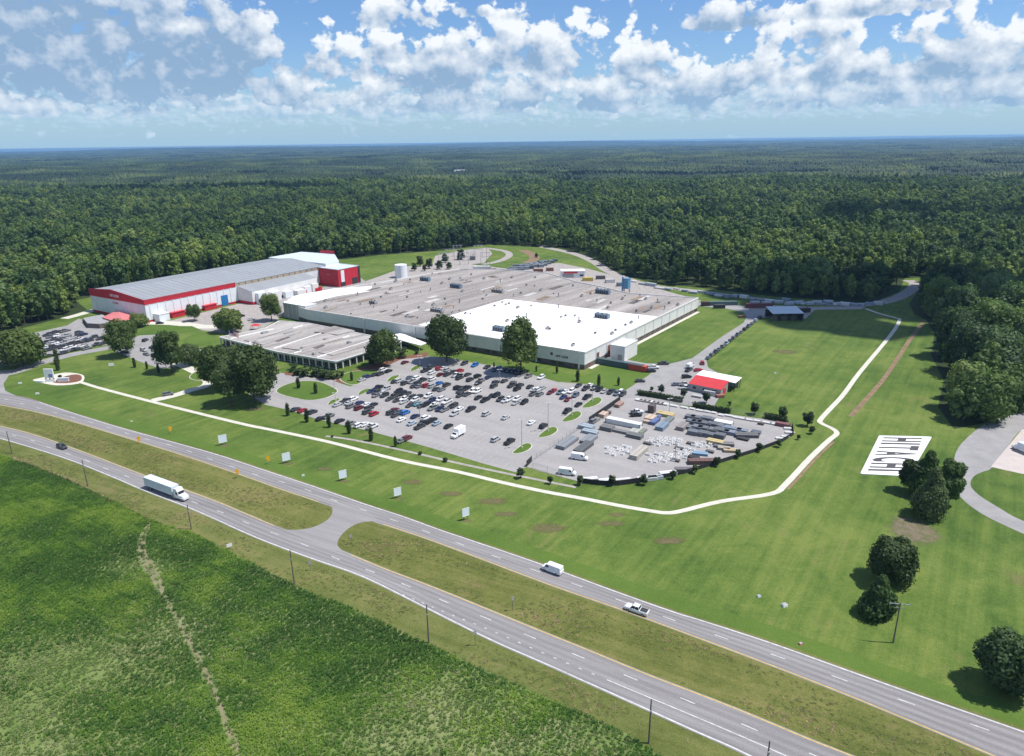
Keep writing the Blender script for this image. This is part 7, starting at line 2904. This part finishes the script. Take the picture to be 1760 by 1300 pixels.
for i, (px, py, ty, col, lab) in enumerate(((604, 936, 918, 0, 'grey back of a road sign at the nose of the median island'), (881, 1050, 1025, 0, 'grey back of a road sign in the middle of the median'), (534, 981, 964, 0, 'small grey sign post on the verge by the crossing'), (817, 1110, 1083, 0, 'grey sign post on the verge beside the turn lane dots'),
                                            (395, 944, 934, 1, 'white pale board at the crop edge opposite the crossing'))):
    c = P(px, py)
    h = max(1.6, HT(px, py, ty))
    o = empty('small_road_sign', c[0], c[1], 0, .6)
    tag(o, lab, 'road sign')
    mb = MB()
    mb.box((0, 0, 0), (.1, .08, h), 0)
    mb.build('post', M_wood, o)
    mb = MB()
    mb.box((0, -.08, h - 1.1), (1.4 if col else .75, .05, 1.0), 0)
    mb.build('plate', M_whiteroof if col else M_vent, o)

# lettered ground: pale pad with dark letters as laid gravel
pad = PL([(1480, 815), (1512, 750), (1600, 752), (1561, 819)])
pc0 = np.array(pad[0])
o = empty('lettered_pad', *pc0)
tag(o, 'white ground pad on the lawn carrying huge dark capital letters', 'ground sign')
lp = [tuple(np.array(q) - pc0) for q in pad]
MB().prism(lp, 0.0, .12).build('pad', M_whiteroof, o)
mb = MB()
for i in range(4):
    mb.beam((*lp[i], .1), (*lp[(i + 1) % 4], .1), .5, 0, .24)
mb.build('kerb', M_wallw, o)
far, near = np.array(lp[1]), np.array(lp[0])
dv = (near - far) / np.linalg.norm(near - far)          # reading direction: from the far end to the near end
upv = np.array(lp[1]) - np.array(lp[2])
upv = (np.array(lp[2]) - far) / np.linalg.norm(np.array(lp[2]) - far)
base = far + dv * 1.5 + upv * 2.2
fullL = np.linalg.norm(near - far)
# letter tops point to the right-hand side of the pad, so the word reads towards the road
letters_on('HITACHI', o, (*base, .14), (dv[0], dv[1], 0), (upv[0], upv[1], 0), 13.2, M_ltr, .05, gap=.10, fixw=4.5, bold=.034)

# monument sign at the entrance
c = np.array(P(108, 652))
struct('sign_forecourt', MB().sheet(smooth_loop(PL([(56, 654), (75, 649), (110, 641), (140, 644), (145, 652), (135, 660), (100, 663), (78, 660)]), 3), .09), M_conc)
struct('mulch_bed', MB().sheet(smooth_loop(PL([(92, 657), (110, 648), (130, 644), (140, 647), (138, 655), (118, 659), (98, 659)]), 3), .11), M_mulch)
o = empty('monument_sign', *P(87, 657))
tag(o, 'white entrance monument with tall panel and low wings on pale paving', 'monument')
mb = MB()
mb.box((0, 0, 0), (4.6, .7, 1.4), 0)
mb.box((0, 0, 2.0), (4.4, .5, 4.6), 0)
mb.build('tall_panel', M_whiteroof, o)
mb = MB()
for sx in (-1.9, 0, 1.9):
    mb.box((sx, 0, 1.4), (.4, .4, .6), 0)
mb.build('pier', M_brick, o)
box_part('blue_emblem', (.8, -.28, 2.5), (1.9, .08, 1.6), 0, mat('violet_blue_print', (.22, .24, .45), .5, .05, 1), o)
mb = MB()
mb.box((5.8, .6, 0), (5, .7, 1.7), .12)
mb.box((5.8, .6, 1.7), (5.3, .9, .2), .12)
mb.build('low_wing', M_wallw, o)
mb = MB()
mb.box((-4.8, -.4, 0), (4.4, .6, .8), -.15)
mb.build('low_wing', M_wallw, o)
for (px, py, lab) in ((192, 631, 'small white sign on the lawn below the west lot'), (35, 662, 'tiny white sign post near the junction'), (65, 680, 'tiny white marker by the entrance lawn edge'), (600, 0, None), (520, 0, None)):
    if lab:
        c = P(px, py)
        q = empty('marker_sign', *c)
        tag(q, lab, 'sign')
        k_ = 1.5 if px == 192 else .9
        mb = MB()
        mb.box((0, 0, .5), (k_ * 1.6, .2, k_), .3)
        mb.build('board', M_whiteroof, q)
        mb = MB()
        for s in (-.5, .5):
            mb.box((s * k_, 0, 0), (.12, .12, .55), .3)
        mb.build('post', M_wood, q)
for (px, py, s, lab) in ((1348, 1042, 1.3, 'pale utility lid on the lawn near the far carriageway'), (1304, 1026, .9, 'small whitish utility marker on the lawn'), (1376, 1108, .8, 'small reddish marker at the lawn foot'), (521, 818, .9, 'small whitish box on the lawn below the second board'), (226, 725, .7, 'small white marker on the western lawn'), (1332, 642, .9, 'white speck of a well cap on the big eastern lawn')):
    c = P(px, py)
    q = empty('utility_box', *c)
    tag(q, lab, 'utility box')
    mb = MB()
    mb.box((0, 0, 0), (s, s * .8, s * .5), .3, 0, .9)
    mb.build('housing', M_wallw if 'red' not in lab else M_redrf, q)
    mb = MB()
    mb.box((0, 0, s * .5), (s * .8, s * .6, .06), .3)
    mb.build('lid', M_vent, q)
# flag pole by the office
c = P(399, 606)
o = empty('flag_pole', c[0], c[1], 0, 0)
tag(o, 'flag pole with a red white and blue flag before the office roof', 'flag')
mb = MB()
mb.cyl(0, 0, 0, 12.4, .12, .06, 8)
mb.build('pole', M_chrome, o)
fl = MB()
n = 10


def flag_pt(u, v):
    return (.1 + u * 4.6, .35 * math.sin(u * 7) * u, 12.1 - v * 2.8 - u * u * 1.4)


for kx, (name, u0, u1, v0, v1, m_) in enumerate([('canton', 0, .42, 0, .54, M_navy)] + [('stripe', .42 if i < 7 else 0, 1, i / 13, (i + 1) / 13, M_red if i % 2 == 0 else M_whiteroof) for i in range(13)]):
    mb = MB()
    for i in range(n):
        a, b = u0 + (u1 - u0) * i / n, u0 + (u1 - u0) * (i + 1) / n
        mb.quad(flag_pt(a, v1), flag_pt(b, v1), flag_pt(b, v0), flag_pt(a, v0))
    mb.build(name, m_, o)
# red parasol like awning by the hall
c = P(440, 567)
o = empty('red_awning', c[0], c[1], 0, 0)
tag(o, 'small red awning beside the office roof below the dark round tree', 'awning')
mb = MB()
mb.add([(-2.6, -2, 2.8), (2.6, -2, 2.8), (2.6, 2, 2.8), (-2.6, 2, 2.8), (0, 0, 3.8)], [(0, 1, 4), (1, 2, 4), (2, 3, 4), (3, 0, 4)])
mb.build('canopy', mat('bright_red_roof', (0, 0, 0)), o)
for sx in (-2.3, 2.3):
    for sy in (-1.7, 1.7):
        q = MB()
        q.box((sx, sy, 0), (.12, .12, 2.85), 0)
        q.build('post', M_steel, o)

# ---------------------------------------------------------------- clouds overhead that shade part of the land
def overhead_cloud(name, gx, gy, rx, ry, alt, seed, label):
    """an unseen cumulus mesh placed where the sun behind it lays its shade on (gx, gy)"""
    r = random.Random(seed)
    k_ = alt / SUN.z
    cx, cy = gx + SUN.x * k_, gy + SUN.y * k_
    VV, FF = [], []
    off = 0
    gg = np.random.default_rng(seed)
    for i in range(46):
        a = r.uniform(0, 6.283)
        q = math.sqrt(r.random()) * .85
        R = min(rx, ry) * r.uniform(.22, .42) * (1.15 - q * .5)
        w = ICV * (1 + gg.uniform(-.1, .1, (len(ICV), 1))) * [R, R, R * .55]
        w = w + [cx + rx * q * math.cos(a), cy + ry * q * math.sin(a), alt + R * .35]
        VV.append(w)
        FF.append(ICF + off)
        off += len(w)
    me = np_mesh(name, np.vstack(VV), np.vstack(FF), [mat('cloud_white', (.86, .87, .88), 1.0, .02, .01)], smooth=True)
    o = link(bpy.data.objects.new(name, me))
    tag(o, label, 'cloud')
    return o


overhead_cloud('cloud', 238, 462, 108, 84, 620, 4, 'cloud above the east of the site shading the lawn')
overhead_cloud('cloud', 640, 930, 480, 120, 900, 5, 'long cloud above the eastern forest')
overhead_cloud('cloud', -700, 1700, 330, 120, 1000, 11, 'small unseen cloud added to shade the western forest')  # extra cloud out of view, put in only to vary the forest's shade
overhead_cloud('cloud', 500, 2300, 620, 170, 1200, 12, 'flat unseen cloud added to shade the middle forest')  # likewise added out of view for its shadow alone
overhead_cloud('cloud', -1300, 4700, 900, 300, 1500, 6, 'cloud above the far western forest')
overhead_cloud('cloud', 2600, 3300, 900, 190, 1300, 7, 'cloud above the far eastern forest')

# ---------------------------------------------------------------- haze
hb = MB()
hb.box((0, 0, -60), (62000, 62000, 166.5), 0)
hz_m = bpy.data.materials.new('haze')
hz_m.use_nodes = True
t = hz_m.node_tree
t.nodes.remove(t.nodes['Principled BSDF'])
pv = t.nodes.new('ShaderNodeVolumePrincipled')
pv.inputs['Color'].default_value = (.34, .62, .97, 1)
pv.inputs['Density'].default_value = HAZE_DENSITY
pv.inputs['Anisotropy'].default_value = 0.2
t.links.new(pv.outputs[0], t.nodes['Material Output'].inputs['Volume'])
ho = hb.build('haze', hz_m)
ho['kind'] = 'stuff'

cy = SC.cycles
cy.max_bounces = 6
cy.diffuse_bounces = 3
cy.glossy_bounces = 2
cy.transmission_bounces = 3
cy.volume_bounces = 0
cy.use_denoising = True
cy.sample_clamp_indirect = 6
SC.render.film_transparent = False
